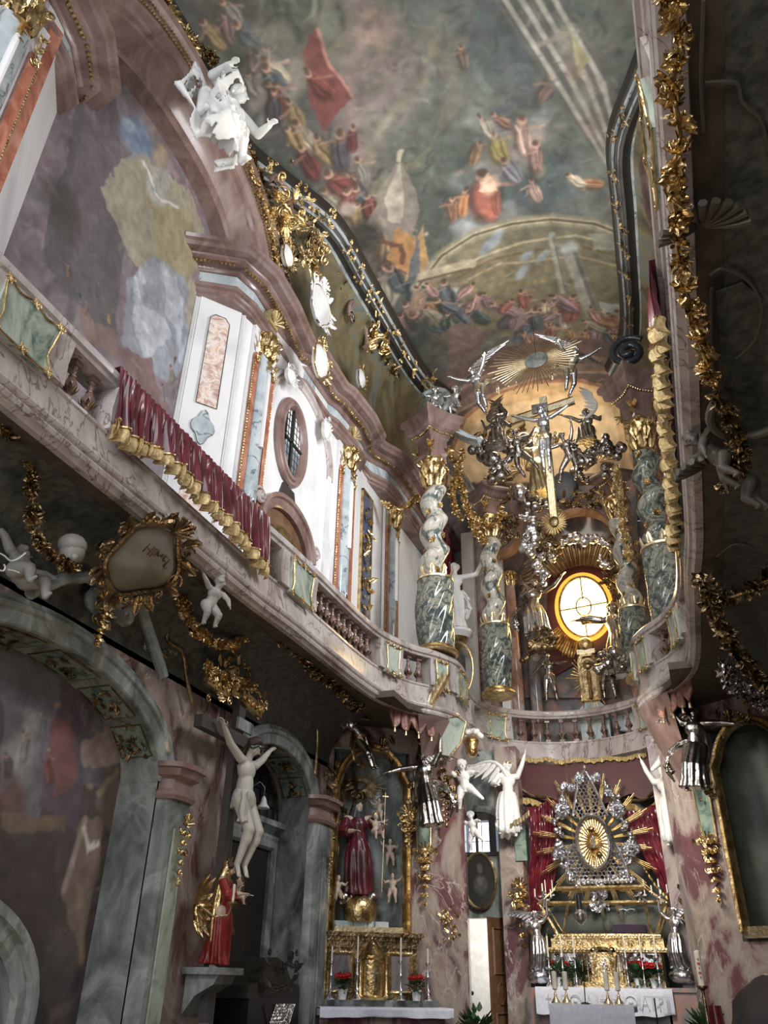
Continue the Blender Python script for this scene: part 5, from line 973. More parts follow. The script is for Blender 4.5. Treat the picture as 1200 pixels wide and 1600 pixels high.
def cap_block(label, x, y, z, r, hcap, mat, blk=None, rot=pi/4, size=.62, hb=.7):
    t = thing('capital', label, 'capital', (x, y, z)); c = capital_mb(r, hcap); c.xf(None, (x, y, z)); c.build('acanthus_leaves', M['gold'], t)
    rz = np.array([[math.cos(rot), -math.sin(rot), 0], [math.sin(rot), math.cos(rot), 0], [0, 0, 1]])
    def sq(s, bev=.0): 
        o = []
        for k in range(4):
            a0 = k*pi/2; A = np.array([math.cos(a0), math.sin(a0), 0])*s; B_ = np.array([math.cos(a0+pi/2), math.sin(a0+pi/2), 0])*s
            for tt in (0, .2, .4, .6, .8): p = A*(1-tt)+B_*tt; o.append(p*(1-.30*math.sin(pi*tt)*.55))
        return np.array(o)
    prof = [(.38, 0), (.42, .04), (.40, .06), (.46, .10), (.44, .12), (.44, .30), (.50, .33), (.54, .36), (.56, .42), (.80, .46), (.84, .50), (.86, .56), (.98, .60), (1.0, .66), (.96, .70)]
    z0 = z+hcap-.02; g = [sq(size*a)@rz[:, :].T+np.array([x, y, z0+b*hb/.7]) for a, b in prof]; m = MB().grid(np.array(g), wrap_v=True); n = 20; m.f.append(tuple(range(n))); m.f.append(tuple(range(m.n-n, m.n))[::-1]); m.build('entablature_block', mat, t, ang=28)
    b = MB(); ring = sq(size*.62)@rz.T+np.array([x, y, z0+.40*hb/.7]); rp = np.vstack([ring, ring[:1]]); L = np.concatenate([[0], np.cumsum(np.linalg.norm(np.diff(rp, axis=0), axis=1))])
    for q in np.arange(0, L[-1], .05): b.ball([np.interp(q, L, rp[:, k]) for k in range(3)], .022, 6, 4)
    for k in range(4): a0 = rot+k*pi/2-pi/4*0; p = np.array([x+math.cos(a0)*size*.40, y+math.sin(a0)*size*.40, z0+.2]); [add_leaf(b, p, (math.cos(a0)*.5+.5*math.cos(j*2), math.sin(a0)*.5+.5*math.sin(j*2), .6-.25*j), (math.cos(a0), math.sin(a0), 0), .16, .08, 1, 5) for j in range(5)]
    b.build('gilt_beading', M['gold'], t); return t
C1 = (-3.37, 11.4); C1r = (.20, 11.4); C2 = (-2.87, 13.55); C2r = (-.42, 13.45)
twisted('front left twisted column of mottled pale marble with dark fluted lower part', *C1, 6.02, 9.12, .255, M['twist'], .6)
cap_block('gilded capital and rose marble block on the front left twisted column', *C1, 9.08, .16, .62, M['rosydark'], size=.60, rot=-pi/2+.15, hb=.95)
twisted('front right twisted column of dark green marble next to the right gallery', *C1r, 6.02, 9.12, .26, M['twistgreen'], 2.2)
cap_block('gilded capital and brown marble block on the front right twisted column', *C1r, 9.08, .16, .62, M['rosydark'], size=.60, rot=-pi/2-.15, hb=.95)
twisted('slimmer twisted column behind, between the saint and the glowing window', *C2, 5.98, 9.15, .225, M['twist'], 1.6)
cap_block('gilded capital and rose marble block on the slimmer left column behind', *C2, 9.12, .15, .5, M['rosydark'], size=.46, rot=-pi/2, hb=.65)
twisted('slim white twisted column between the glowing window and the dark green column', *C2r, 5.98, 9.05, .20, M['twist'], 4.0)
cap_block('gilded capital and brown block on the slim white right column', *C2r, 9.02, .15, .5, M['rosydark'], size=.42, rot=-pi/2, hb=.6)
# ------------------------------------------------------------ lower left wall: arches, pilasters, pier crucifix
def archivolt(c, a, z0, b, x, prof, n=40): return MB().sweep3(prof, [(x, c+a*math.cos(q), z0+b*math.sin(q)) for q in np.linspace(0, pi, n)], (1, 0, 0))
AV = {}
APR = [(-.015, -.44), (-.015, .015), (0, .03), (.11, .03), (.13, .055), (.17, .06), (.19, .03), (.23, .03), (.235, 0), (.0, 0), (.0, -.44)]
for k, (c, a, z0, b) in enumerate(AR):
    for s_, nm in ((1, 'trim_50'), (-1, 'trim_51')):
        m = archivolt(c, a, z0, b, -4.9, APR); 
        if s_ < 0: V = np.vstack(m.v); V[:, 0] = 2*CX-V[:, 0]; m.v = [V]
        ot_ = struct(nm, m, M['greymarble'], ang=30)
        if s_ > 0: AV[k] = ot_
    j = MB()
    for s_ in (-1, 1): j.box((-5.13, c+s_*(a+.006), z0/2), (.46, .03, z0))
    struct('trim_52', j, M['greymarble'], smooth=False)
    for i in range(6 if k == 0 else 5):       # dark panels with gilded foliage on the soffit of the arch
        q = pi*(.08+.84*(i+.5)/(6 if k == 0 else 5)); dq = .17 if k == 0 else .20; t = AV[k]; tt_ = bpy.data.objects.new('soffit_panel', None); COL.objects.link(tt_); tt_.parent = t; t = tt_
        g = [[(xx, c+(a-.022)*math.cos(q+dq*w), z0+(b-.022)*math.sin(q+dq*w)) for xx in np.linspace(-5.30, -4.95, 3)]+[(xx, c+(a-.03)*math.cos(q+dq*w), z0+(b-.03)*math.sin(q+dq*w)) for xx in np.linspace(-4.95, -5.30, 3)] for w in np.linspace(-1, 1, 7)]
        m = MB().grid(np.array(g), wrap_v=True); m.f.append(tuple(range(6))); m.f.append(tuple(range(m.n-6, m.n))); m.build('dark_field', M['green'], t, smooth=False)
        tg = nrm((0, -a*math.sin(q), b*math.cos(q))); nn = nrm(np.cross((1, 0, 0), tg)); nn = nn if nn[2] < 0 else -nn; ce = np.array([-5.12, c+(a-.03)*math.cos(q), z0+(b-.03)*math.sin(q)]); R_ = np.stack([tg, -nn, np.array([1., 0, 0])], 1); ro = rocaille(.42 if k == 0 else .3, .24, 300+i+k*9, 18, .10, 2, .34)
        if np.linalg.det(R_) < 0: R_[:, 2] *= -1
        m = MB(); m.merge(ro, R_, ce); m.build('gilt_foliage', M['oldgold'], t); m = MB(); m.tube([np.array(g[0][0]), g[0][2], g[-1][2], g[-1][0], g[0][0]], .010, 5); m.build('gilt_edge', M['oldgold'], t)
def flat_pilaster(label, ys, z1, mats, drop=None, imp=True, side='left'):
    y0, y1 = ys; t = thing('pilaster', label, 'pilaster', (-4.9, (y0+y1)/2, 0)); pl = [(-4.9, y0), (-4.80, y0+.03), (-4.76, y0+.06), (-4.74, (y0+y1)/2), (-4.76, y1-.06), (-4.80, y1-.03), (-4.9, y1)]
    MB().sweep([(0, 0), (0, z1-.34), (-.1, z1-.34), (-.1, 0)], pl).build('shaft', M[mats[0]], t, smooth=False)
    c = (y0+y1)/2; w = y1-y0; MB().poly([(-4.745, c-w*.24, .1), (-4.745, c+w*.24, .1), (-4.745, c+w*.20, z1-.6), (-4.745, c-w*.20, z1-.6)], (.02, 0, 0)).build('inset_strip', M[mats[1]], t, smooth=False)
    MB().sweep([(-.02, z1-.34), (.03, z1-.34), (.05, z1-.30), (.03, z1-.27), (.0, z1-.24), (.0, z1-.15), (.06, z1-.12), (.09, z1-.06), (.12, z1-.05), (.12, z1), (-.02, z1)], pl).build('impost_cornice', M['rosydark'], t, ang=28)
    if drop: p = pendant(*drop[:3]); m = MB(); m.merge(p, np.array([[0, -1, 0], [1, 0, 0], [0, 0, 1.]]), (-4.70, c, drop[3])); m.build('gilded_pendant', M['gold'], t)
    return t
flat_pilaster('grey green marble pilaster with gilded drop between the big painted arch and the crucifix pier', (6.86, 7.30), 3.46, ('greymarble', 'palegreen'), (.62, .20, 3, 2.98))
q_ = flat_pilaster('grey marble pilaster with thin gold line left of the side altar', (10.34, 10.92), 3.80, ('greymarble', 'greymarble'), (.36, .12, 5, 3.1))
MB().box((-4.72, 10.74, 2.2), (.012, .016, 1.9)).build('gold_line', M['gold'], q_, smooth=False)
# arched dark doorway standing in the big painted arch
dr = struct('door_2', MB().sweep3([(-.02, 0), (-.02, .12), (.03, .15), (.12, .15), (.14, .19), (.22, .19), (.24, .12), (.24, 0)], [(-5.34, 5.85, 0)]+[(-5.34, 4.9+.95*math.cos(q), 1.35+.62*math.sin(q)) for q in np.linspace(0, pi, 24)]+[(-5.34, 3.95, 0)], (1, 0, 0)), M['greymarble'], ang=30)
MB().poly([(-5.335, 5.84, 0)]+[(-5.335, 4.9+.94*math.cos(q), 1.35+.61*math.sin(q)) for q in np.linspace(0, pi, 20)]+[(-5.335, 3.96, 0)], (.02, 0, 0)).build('dark_opening', M['black'], dr, smooth=False)
# narrow arch: leaded window, cornice, dark painting
w2 = struct('window_2', MB().poly([(-5.42, 9.4+.98*math.cos(q), 3.45+.76*math.sin(q)) for q in np.linspace(0, pi, 24)], (.03, 0, 0)), M['glassdark'], smooth=False)
b = MB()
for k in range(-4, 5): h_ = .74*math.sqrt(max(0, 1-(k*.21/.98)**2)); b.box((-5.37, 9.4+k*.21, 3.45+h_/2), (.012, .010 if k % 2 else .03, h_))
for k in range(1, 4): w_ = .97*math.sqrt(1-(k*.19/.76)**2); b.box((-5.37, 9.4, 3.45+k*.19), (.012, 2*w_, .010))
b.build('lead_bars', M['black'], w2, smooth=False)
struct('trim_53', MB().sweep([(0, 3.20), (.05, 3.20), (.07, 3.26), (.05, 3.30), (.10, 3.34), (.16, 3.38), (.16, 3.45), (0, 3.45)], [(-5.42, 8.3), (-5.42, 10.5)]), M['greymarble'], ang=30)
struct('trim_54', MB().sweep3([(0, 0), (0, .05), (.03, .08), (.10, .08), (.13, .04), (.13, 0)], [(-5.42, 8.55, 1.1), (-5.42, 8.55, 3.1), (-5.42, 10.25, 3.1), (-5.42, 10.25, 1.1)][::-1], (1, 0, 0)), M['greymarble'], ang=30)
struct('wall_left', MB().box((-5.48, 9.4, 2.2), (.05, 2.3, 4.4)), M['greymarble'], smooth=False)
pt = Paint(200, 170, (.13, .11, .09), 71, 4, 16)
pt.poly([(60, 20), (90, 15), (80, 60), (50, 70)], (.20, .18, .10)); pt.blob(68, 75, 12, 26, (.42, .20, .15)); pt.blob(92, 60, 12, 30, (.24, .19, .13)); pt.blob(60, 125, 14, 36, (.33, .28, .22), .2); pt.blob(64, 108, 7, 10, (.42, .36, .28)); pt.blob(110, 100, 20, 50, (.18, .14, .09)); pt.blob(105, 45, 8, 14, (.40, .36, .26)); pt.line([(55, 150), (85, 140)], 5, (.45, .36, .28)); pt.line([(78, 85), (95, 100)], 4, (.5, .3, .22)); pt.blob(84, 175, 40, 20, (.10, .08, .06))
ya = np.linspace(8.60, 10.2, 170); za = np.linspace(3.08, 1.1, 200); YY, ZZ = np.meshgrid(ya, za); o = fresco('dark_painting', np.stack([np.full_like(YY, -5.40), YY, ZZ], -1), pt.finish(.08)); tagp(o, 'dark oil painting with figures in a grey frame behind the carved wooden crucifix', 'painting')
# small white hanging lamp before the window
t = thing('hanging_lamp', 'small white bell shaped lamp shade before the dark arched window', 'lamp', tuple(P(411, 1262, x=-5.1))); p = P(411, 1262, x=-5.1); MB().lathe([(.012, .14), (.03, .11), (.045, .05), (.085, .0), (.08, -.01), (.001, .0)], p, seg=16).build('shade', M['stucco'], t); MB().tube([p+(0, 0, .13), p+(0, 0, .25), p+(-.05, -.05, .31), p+(-.12, -.12, .24), p+(-.2, -.16, .1)], .006, 5).build('arm', M['darksilver'], t)
# confessional
t = thing('confessional', 'black carved confessional with lattice grille under the dark painting', 'confessional', (-5.0, 9.45, 0)); MB().box((-5.0, 9.45, .72), (.5, 1.25, 1.44)).build('cabinet', M['black'], t, smooth=False)
b = MB().poly([(-5.2, 9.45+q[0], q[1]) for q in ((-.66, 1.44), (.66, 1.44), (.62, 1.56), (.40, 1.60), (.22, 1.78), (0, 1.84), (-.22, 1.78), (-.4, 1.60), (-.62, 1.56))], (.44, 0, 0)); b.merge(rocaille(.9, .4, 61, 20, .1, 1, .35), np.array([[0, -1, 0], [1, 0, 0], [0, 0, 1.]]), (-4.74, 9.45, 1.72)); b.build('carved_crest', M['dark'], t)
b = MB()
for k in range(-6, 7): b.tube([(-4.735, 9.55+k*.04-.14, .95), (-4.735, 9.55+k*.04+.14, 1.38)], .006, 4).tube([(-4.735, 9.55+k*.04+.14, .95), (-4.735, 9.55+k*.04-.14, 1.38)], .006, 4)
b.build('lattice_grille', M['darksilver'], t)
# crucifix on the pier
a, b_ = P(316, 1132, x=-4.66), P(410, 1168, x=-4.66); ty = (a[1]+b_[1])/2; tz = a[2]
t = thing('crucifix', 'dark wooden cross with a pale carved corpus on the pink marble pier', 'crucifix', (-4.7, 7.95, 1.3)); cz = (a[2]+b_[2])/2
m = MB().box((-4.72, 7.93, (1.25+4.42)/2), (.09, .14, 4.42-1.25)).box((-4.70, (a[1]+b_[1])/2, cz), (.10, abs(b_[1]-a[1])+.05, .13)); m.build('cross', M['cross'], t, smooth=False)
MB().box((-4.655, 7.98, cz+.17), (.03, .34, .13)).build('inscription_board', M['greymarble'], t, smooth=False)
wp_ = lambda s=1: None
co = figure('corpus', 'x', 'x', dict(aL=[(-.82, .1, .45), (-.72, 0, .62)], aR=[(.82, .1, .45), (.72, 0, .62)], lean=(.03, 0, 1), lL=[(-.04, -.45, -.9), (-.10, .25, -1), (-.1, -.4, -.9)], lR=[(.02, -.50, -.88), (-.16, .3, -1), (-.1, -.45, -.9)], look=(.1, -.75, -.55), fat=.88, curl=.9), 1.42, dict(body=M['paleflesh'], hair=M['hair']), 2, longhair=True, clothes=[('loincloth', loin(3, [(-.09, -.06, .03), (-.12, -.08, -.03), (-.13, -.07, -.12), (-.12, -.08, -.2)]), M['paleflesh'])], vox=.0075)
del co['label']; del co['category']; co.parent = t; co.rotation_euler.z = E90; co.location = tuple(np.array([-4.55, 7.93, cz-1.42*.965])-np.array([-4.7, 7.95, 1.3]))
co.name = 'corpus'; m = MB(); hd = np.array([0, -.055, .885]); m.tube([hd+np.array([.062*math.cos(q), .062*math.sin(q), .012*math.sin(5*q)]) for q in np.linspace(0, 2*pi, 24)], .007, 5); r_ = random.Random(3)
for k in range(16): q = k*2*pi/16; m.rod(hd+np.array([.062*math.cos(q), .062*math.sin(q), 0]), hd+np.array([.10*math.cos(q+.3), .10*math.sin(q+.3), r_.uniform(-.02, .03)]), .004, .002, 5)
o = m.build('thorn_crown', M['dark'], None); o.parent = co
# gilded capital on the pier
t = thing('capital', 'gilded rocaille capital crowning the pier above the wooden crucifix', 'capital', (-4.75, 7.75, 4.4)); m = MB()
for (u, v, w, h, sd) in ((340, 1075, .55, .34, 3), (392, 1095, .55, .34, 4), (365, 1045, .8, .4, 5)): m.merge(rocaille(w, h, sd, 22, .25, 3, .4), np.array([[0, -1, 0], [1, 0, 0], [0, 0, 1.]]), P(u, v, x=-4.72))
m.build('scrollwork', M['gold'], t); m = MB()
for (u0, v0, u1, v1) in ((316, 1068, 352, 1092), (372, 1098, 402, 1122)):
    A_, B_ = P(u0, v0, x=-4.70), P(u1, v1, x=-4.70); h_ = .15; m.poly([A_, B_, B_+(0, 0, h_), A_+(0, 0, h_)], (.06, 0, 0)); n_ = 5
    for k in range(n_): c_ = A_+(B_-A_)*(k+.5)/n_; add_scroll(m, c_+(.07, 0, h_*.5), (0, 1, 0), (0, 0, 1), .045, .012, 1.4, 0, 1 if k % 2 else -1)
m.build('scrolled_band', M['gold'], t)
# candle sconce and Virgin on a bracket
t = thing('candle_sconce', 'gilded acanthus wall sconce with one white candle left of the painted Virgin', 'sconce', tuple(P(305, 1415, x=-4.8))); p = P(305, 1415, x=-4.8)
m = MB()
for k in range(12): q = k*2*pi/12; add_leaf(m, p, (.35, math.cos(q)*.8, math.sin(q)*1.2), (1, 0, 0), .22 if abs(math.sin(q)) < .8 else .32, .10, .8, 6)
m.tube([p+(.05, 0, 0), p+(.2, .06, -.1), p+(.32, .12, -.08), p+(.34, .14, .02)], .012, 6); m.lathe([(.04, 0), (.05, .02), (.02, .03)], p+np.array([.34, .14, .02]), seg=10); m.build('acanthus_arm', M['gold'], t); MB().lathe([(.014, 0), (.014, .15), (.002, .155)], p+np.array([.34, .14, .05]), seg=8).build('candle', M['wax'], t)
zb = P(345, 1512, x=-4.6)
t = thing('wall_bracket', 'stone bracket carrying the painted Virgin on the pier', 'bracket', (-4.8, zb[1], zb[2])); m = MB().box((-4.68, zb[1], zb[2]-.03), (.42, .46, .06)); m.poly([(-4.88, zb[1]-.17, zb[2]-.06), (-4.52, zb[1]-.17, zb[2]-.06), (-4.56, zb[1]-.17, zb[2]-.14), (-4.76, zb[1]-.17, zb[2]-.24), (-4.88, zb[1]-.17, zb[2]-.40)], (0, .34, 0)); m.build('corbel', M['greymarble'], t, smooth=False)
def mantle(mat_off=0, seed=7):
    def f(J): hip = J['hip']; nk = J['neck']; h = J['head']; return drape([h+(0, .015, .05), nk+(0, .02, 0), hip+(0, .03, .14), hip+(0, .04, -.1), hip+(0, .04, -.30)], [.058, .105, .115, .12, .11], [.055, .065, .085, .09, .08], 11, .10, seed, side=J['side'], twist=.1)
    return f
vg = figure('virgin_statue', 'painted Virgin statue in red gown and gold mantle holding the child on the pier bracket', 'statue', dict(aL=[(-.3, -.4, -.8), (.5, -.9, .1)], aR=[(.3, -.4, -.8), (-.4, -.9, .1)], look=(.15, -.9, -.35), lean=(0, -.03, 1)), .98, dict(body=M['flesh'], hair=M['hair']), 4, clothes=[('gown', robe(1.14, 3), M['robered']), ('mantle', mantle(), M['gold'])])
vg.location = (-4.66, zb[1], zb[2]); vg.rotation_euler.z = E90+.3
baby = figure('infant', '', '', dict(putto=True, aL=[(-.7, -.4, .2), (-.5, -.6, .4)], aR=[(.6, -.4, .2), (.5, -.6, .3)], lL=[(-.2, -.9, -.2), (-.1, -.2, -1)], lR=[(.2, -.9, -.1), (.1, -.3, -1)]), .30, dict(body=M['flesh'], hair=M['gold']), 5, vox=.014)
for k_ in ('label', 'category'):
    if k_ in baby: del baby[k_]
def child_of(parent, src, loc, sc, rz=0, name=None, rot=None):
    c = copy_tree(src, parent); c.location = loc; c.scale = (sc, sc, sc); c.rotation_euler = rot or (0, 0, rz)
    for k in ('label', 'category', 'group'):
        if k in c: del c[k]
    if name: c.name = name
    return c
child_of(vg, baby, (.05, -.14, .52), .34, .2)
cr = MB().lathe([(.05, 0), (.055, .02), (.05, .03), (.045, .02)], (0, -.0, .955), seg=16)
for k in range(8): cr.rod((.05*math.cos(k*pi/4), .05*math.sin(k*pi/4), .97), (.06*math.cos(k*pi/4), .06*math.sin(k*pi/4), 1.03), .008, .004, 5)
o = cr.build('crown', M['gold'], None); o.parent = vg
# ------------------------------------------------------------ side altar (left) on the slanting wall
def side_frame():
    t = thing('niche_surround', 'tall gilded frame with bowed top round the niche of the left side altar', 'frame', tuple(D(.7, 2.2)))
    zt = 4.12; pth = [D(.17, 2.2), D(.17, zt)]+[D(.17+.03*math.sin(k), zt+.02*k) for k in (1,)]+[D(.70+.48*math.cos(q), zt+.06+.46*math.sin(q)**1.3) for q in np.linspace(pi*.93, pi*.07, 18)]+[D(1.24, zt), D(1.24, 2.2)]
    m = MB().sweep3([(-.055, .0), (-.055, .05), (-.035, .075), (-.01, .055), (.01, .09), (.035, .11), (.05, .09), (.07, .04), (.07, 0)], pth, (*DN, 0)); m.build('gilt_moulding', M['gold'], t, ang=30)
    m = MB().sweep3([(-.055, 0), (-.055, .05), (.07, .06), (.07, 0)], [D(.17, 2.2), D(1.24, 2.2)], (*DN, 0)); m.build('bottom_rail', M['palegold'], t, ang=30)
    m = MB(); Rr = np.stack([np.array([*DU, 0]), -np.array([*DN, 0]), np.array([0, 0, 1.])], 1)
    for s_, z, w, h, sd in ((.06, 3.1, .20, .9, 5), (.10, 2.6, .16, .6, 6), (1.33, 3.95, .26, .5, 9), (.02, 4.1, .30, .6, 11), (.72, 4.66, .6, .3, 12)): m.merge(rocaille(w, h, sd, 14, .4, 1, .5), Rr, D(s_, z, .06))
    m.build('gilt_foliage', M['oldgold'], t); return t
side_frame(); cpy = mirrored(bpy.data.objects['niche_surround'], 'tall gilded frame edge on the right side wall beside the red pilaster')
n_ = MB(); g = []
for q in np.linspace(0, pi, 15): g.append([D(.705-.53*math.cos(q), z, -.06-.40*math.sin(q)) for z in (2.1, 2.8, 3.5, 4.2, 4.9)]+[D(.705-.60*math.cos(q), z, -.06-.47*math.sin(q)) for z in (4.9, 4.2, 3.5, 2.8, 2.1)])
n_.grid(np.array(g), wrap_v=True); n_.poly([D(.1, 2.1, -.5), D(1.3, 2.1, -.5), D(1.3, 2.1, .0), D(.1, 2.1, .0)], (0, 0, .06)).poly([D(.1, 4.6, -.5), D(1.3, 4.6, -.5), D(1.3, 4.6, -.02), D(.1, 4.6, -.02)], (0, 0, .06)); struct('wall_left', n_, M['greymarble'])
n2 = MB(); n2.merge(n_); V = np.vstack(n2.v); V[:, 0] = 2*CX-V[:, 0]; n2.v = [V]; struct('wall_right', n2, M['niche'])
FR = math.atan2(DU[1], DU[0])                 # turn that makes a figure look out of the niche
ga = MB(); Rr = np.stack([np.array([*DU, 0]), -np.array([*DN, 0]), np.array([0, 0, 1.])], 1); r_ = random.Random(8)
for k in range(60): q = k*2*pi/60; L_ = r_.uniform(.22, .42); c_ = D(.60, 4.15, -.30); d_ = np.array([*(DU*math.cos(q)), math.sin(q)*.7]); ga.rod(c_+d_*.10, c_+d_*L_, .012, .004, 5)
tagp(ga.build('ray_glory', M['oldgold'], None), 'dim gilded ray glory at the top of the left side altar niche', 'sunburst')
md = figure('madonna_statue', 'Madonna statue in dark red gown with the child in the side altar niche', 'statue', dict(aL=[(-.3, -.3, -.8), (.6, -.8, .0)], aR=[(.5, -.3, -.7), (.1, -1, .2)], look=(.35, -.9, -.1), lean=(-.05, 0, 1), lL=[(-.1, -.2, -1), (0, .1, -1)]), 1.30, dict(body=M['flesh'], hair=M['hair']), 6, longhair=True, clothes=[('gown', robe(1.22, 5), plain('wine_gown', (.13, .018, .03), .3, 0, (.05, .008, .012), 4)), ('mantle', mantle(0, 9), plain('dark_mantle', (.05, .05, .055), .3))])
p = D(.56, 2.62, -.16); md.location = tuple(p); md.rotation_euler.z = FR+.1; child_of(md, baby, (.16, -.12, .50), .38, .3)
ln = MB().rod((.23, -.16, .05), (.25, -.18, 1.06), .006, .006, 6).box((.25, -.18, 1.02), (.07, .01, .012)); o = ln.build('cross_staff', M['palegold'], None, smooth=False); o.parent = md
cl_ = MB(); r_ = random.Random(4)
for k in range(14): cl_.ball(D(.56+r_.uniform(-.22, .24), 2.60+r_.uniform(-.04, .06), -.12+r_.uniform(-.08, .08)), r_.uniform(.05, .10), 10, 7)
tagp(link_mesh(bake(cl_, .012, 3), 'cloud', M['darksilver'], None), 'dark carved cloud under the Madonna in the side altar', 'cloud')
tagp(MB().lathe([(.20, 0), (.22, .06), (.23, .16), (.20, .26), (.12, .32)], D(.60, 2.32, -.10), seg=24, sx=1.1).build('gilded_globe', M['gold'], None), 'gilded half globe under the cloud of the side altar Madonna', 'globe')
tagp(MB().poly([D(.22, 2.16, .02), D(.98, 2.16, .02), D(.98, 2.16, -.38), D(.22, 2.16, -.38)], (0, 0, .16)).build('plinth', M['bluegrey'], None, smooth=False), 'blue grey marble plinth at the bottom of the side altar niche', 'plinth')
PUT = dict(putto=True, lL=[(-.15, -.25, -1), (-.1, .2, -1)], lR=[(.2, -.4, -.9), (.1, .3, -1)])
pu1 = figure('putto', 'pale putto standing low at the left edge of the side altar niche', 'putto', dict(PUT, aL=[(-.8, -.3, .3), (-.5, -.3, .7)], aR=[(.6, -.4, -.3), (.2, -.6, .5)]), .42, dict(body=M['flesh'], hair=M['hair']), 7, vox=.013); pu1.location = tuple(D(.27, 2.50, -.02)); pu1.rotation_euler.z = FR+.4
pu2 = put(pu1, tuple(D(1.06, 2.55, -.10)), FR-.5, .44, 'putto low at the right of the Madonna beside the staff', None, mirror=True)
pu3 = put(pu1, tuple(D(1.02, 3.02, -.12)), FR-.2, .42, 'putto climbing at mid height on the right of the side altar niche')
pu4 = put(pu1, tuple(D(.88, 3.62, -.26)), FR-.6, .40, 'shadowed putto by the child high on the right of the side altar niche')
pu5 = put(pu1, tuple(D(.22, 3.15, -.10)), FR+.6, .38, 'dim putto at mid height on the left of the side altar niche', mirror=True)
gl = MB(); gl.merge(rocaille(.5, .7, 14, 26, .3, 2, .35), Rr, D(.36, 3.75, -.30)); tagp(gl.build('foliage_ornament', M['oldgold'], None), 'dim gilded foliage behind the Madonna head on the left', 'ornament')
# predella, tabernacle, mensa
t = thing('altar_predella', 'gilded panelled predella with small domed tabernacle under the Madonna niche', 'altar', tuple(D(.72, 1.42)))
def dbox(mb, s0, s1, z0, z1, o0, o1): return mb.poly([D(s0, z0, o0), D(s1, z0, o0), D(s1, z0, o1), D(s0, z0, o1)], (0, 0, z1-z0))
m = dbox(MB(), .12, 1.34, 1.42, 2.08, -.02, .16); dbox(m, .08, 1.38, 2.08, 2.13, -.02, .22); dbox(m, .05, 1.41, 2.13, 2.18, -.02, .27); dbox(m, .10, 1.36, 2.0, 2.08, 0, .2); m.build('cabinet', M['oldgold'], t, smooth=False)
for s0 in (.18, .96):
    m = MB().sweep3([(-.02, 0), (-.02, .02), (0, .035), (.02, .02), (.02, 0)], [D(s0, 1.5, .16), D(s0, 1.94, .16), D(s0+.30, 1.94, .16), D(s0+.30, 1.5, .16)], (*DN, 0), True); m.build('panel_frame', M['gold'], t, ang=30)
    m = dbox(MB(), s0+.03, s0+.27, 1.52, 1.92, .16, .17); m.build('brown_panel', M['browncol'], t, smooth=False)
c_ = D(.72, 1.42, .20); m = MB().lathe([(.20, 0), (.21, .03), (.17, .05), (.17, .44), (.20, .46), (.20, .49), (.16, .52), (.08, .62), (.03, .68), (.03, .73), (.06, .75), (.01, .78)], c_, seg=20); m.build('tabernacle', M['gold'], t)
m = MB()
for k in (-1, 1): m.merge(MB().lathe([(.03, 0), (.035, .02), (.022, .04), (.022, .42), (.035, .46)], D(.72+k*.17, 1.44, .33), seg=10))
m.build('tabernacle_column', M['gold'], t)
m = MB().box((0, 0, 0), (.015, .015, .22)).box((0, 0, .05), (.10, .015, .015)); V = np.vstack(m.v)@Rr.T+D(.72, 1.66, .39); m.v = [V]; m.build('silver_cross', M['silver'], t, smooth=False)
t = thing('altar_table', 'left side altar table of pale veined marble', 'altar', tuple(D(.8, 0, .3))); m = dbox(MB(), 0.02, 1.6, .0, 1.26, .01, .52); m.build('block', M['pink'], t, smooth=False); m = dbox(MB(), -.02, 1.68, 1.26, 1.33, .01, .62); dbox(m, .02, 1.6, 1.33, 1.42, -.02, .26); m.build('table_slab', M['greymarble'], t, smooth=False)
def tablecloth(corner, u, n, w, d, z, drop, label, seed=1, lace=None, front=None):
    u = np.array([*nrm(u), 0]); n = np.array([*nrm(n), 0]); m = MB(); nx, g = int(w/.03)+2, []; c = np.array([*corner, z])
    for i in range(nx):
        s = w*i/(nx-1); row = []
        for o in (0, d*.3, d*.6, d*.9, d): row.append(c+u*s+n*o+np.array([0, 0, .012]))
        for k in range(1, 8):
            dz = drop*(1+.05*math.sin(s*5+seed)+.03*math.sin(s*17))*k/7; row.append(c+u*s+n*(d+.015+.012*math.sin(s*16+seed)*k/7+.02*k/7*math.sin(s*6))-(0, 0, dz)+np.array([0, 0, .01]))
        row += [p-n*.008-(0, 0, .004) for p in row[::-1]]; g.append(row)
    m.grid(np.array(g), wrap_v=True); q = len(g[0]); m.f.append(tuple(range(q))); m.f.append(tuple(range(m.n-q, m.n)))
    o = m.build('altar_cloth', M['linen'], None, fixn=True, ang=60); return tagp(o, label, 'altar cloth')
tablecloth(D(.0, 0)[:2], DU, DN, 1.68, .64, 1.335, .10, 'white altar cloth with scalloped border on the left side altar table')
# candlesticks, plants (one builder, copies)
def candlestick_mesh(h, hc, mat, r=.05):
    t = thing('candlestick', '', 'candlestick'); pr = [(r, 0), (r*1.05, .01), (r*.8, .03), (r*.45, .05), (r*.25, .08), (r*.5, h*.25), (r*.2, h*.32), (r*.18, h*.55), (r*.4, h*.62), (r*.2, h*.7), (r*.16, h*.9), (r*.5, h*.94), (r*.55, h), (r*.1, h)]
    MB().lathe(pr, seg=12).build('stick', mat, t); MB().lathe([(.011, h), (.011, h+hc), (.002, h+hc+.004)], seg=8).build('candle', M['wax'], t); return t
cs_ = candlestick_mesh(.42, .16, M['silver'], .06); cs_.location = tuple(D(.16, 1.42, .40)); cs_['label'] = 'shorter silver candlestick at the left end of the side altar'
c2_ = candlestick_mesh(.44, .26, M['silver'], .06); c2_.location = tuple(D(.50, 1.42, .36)); c2_['label'] = 'tall candle in silver stick just left of the side altar tabernacle'
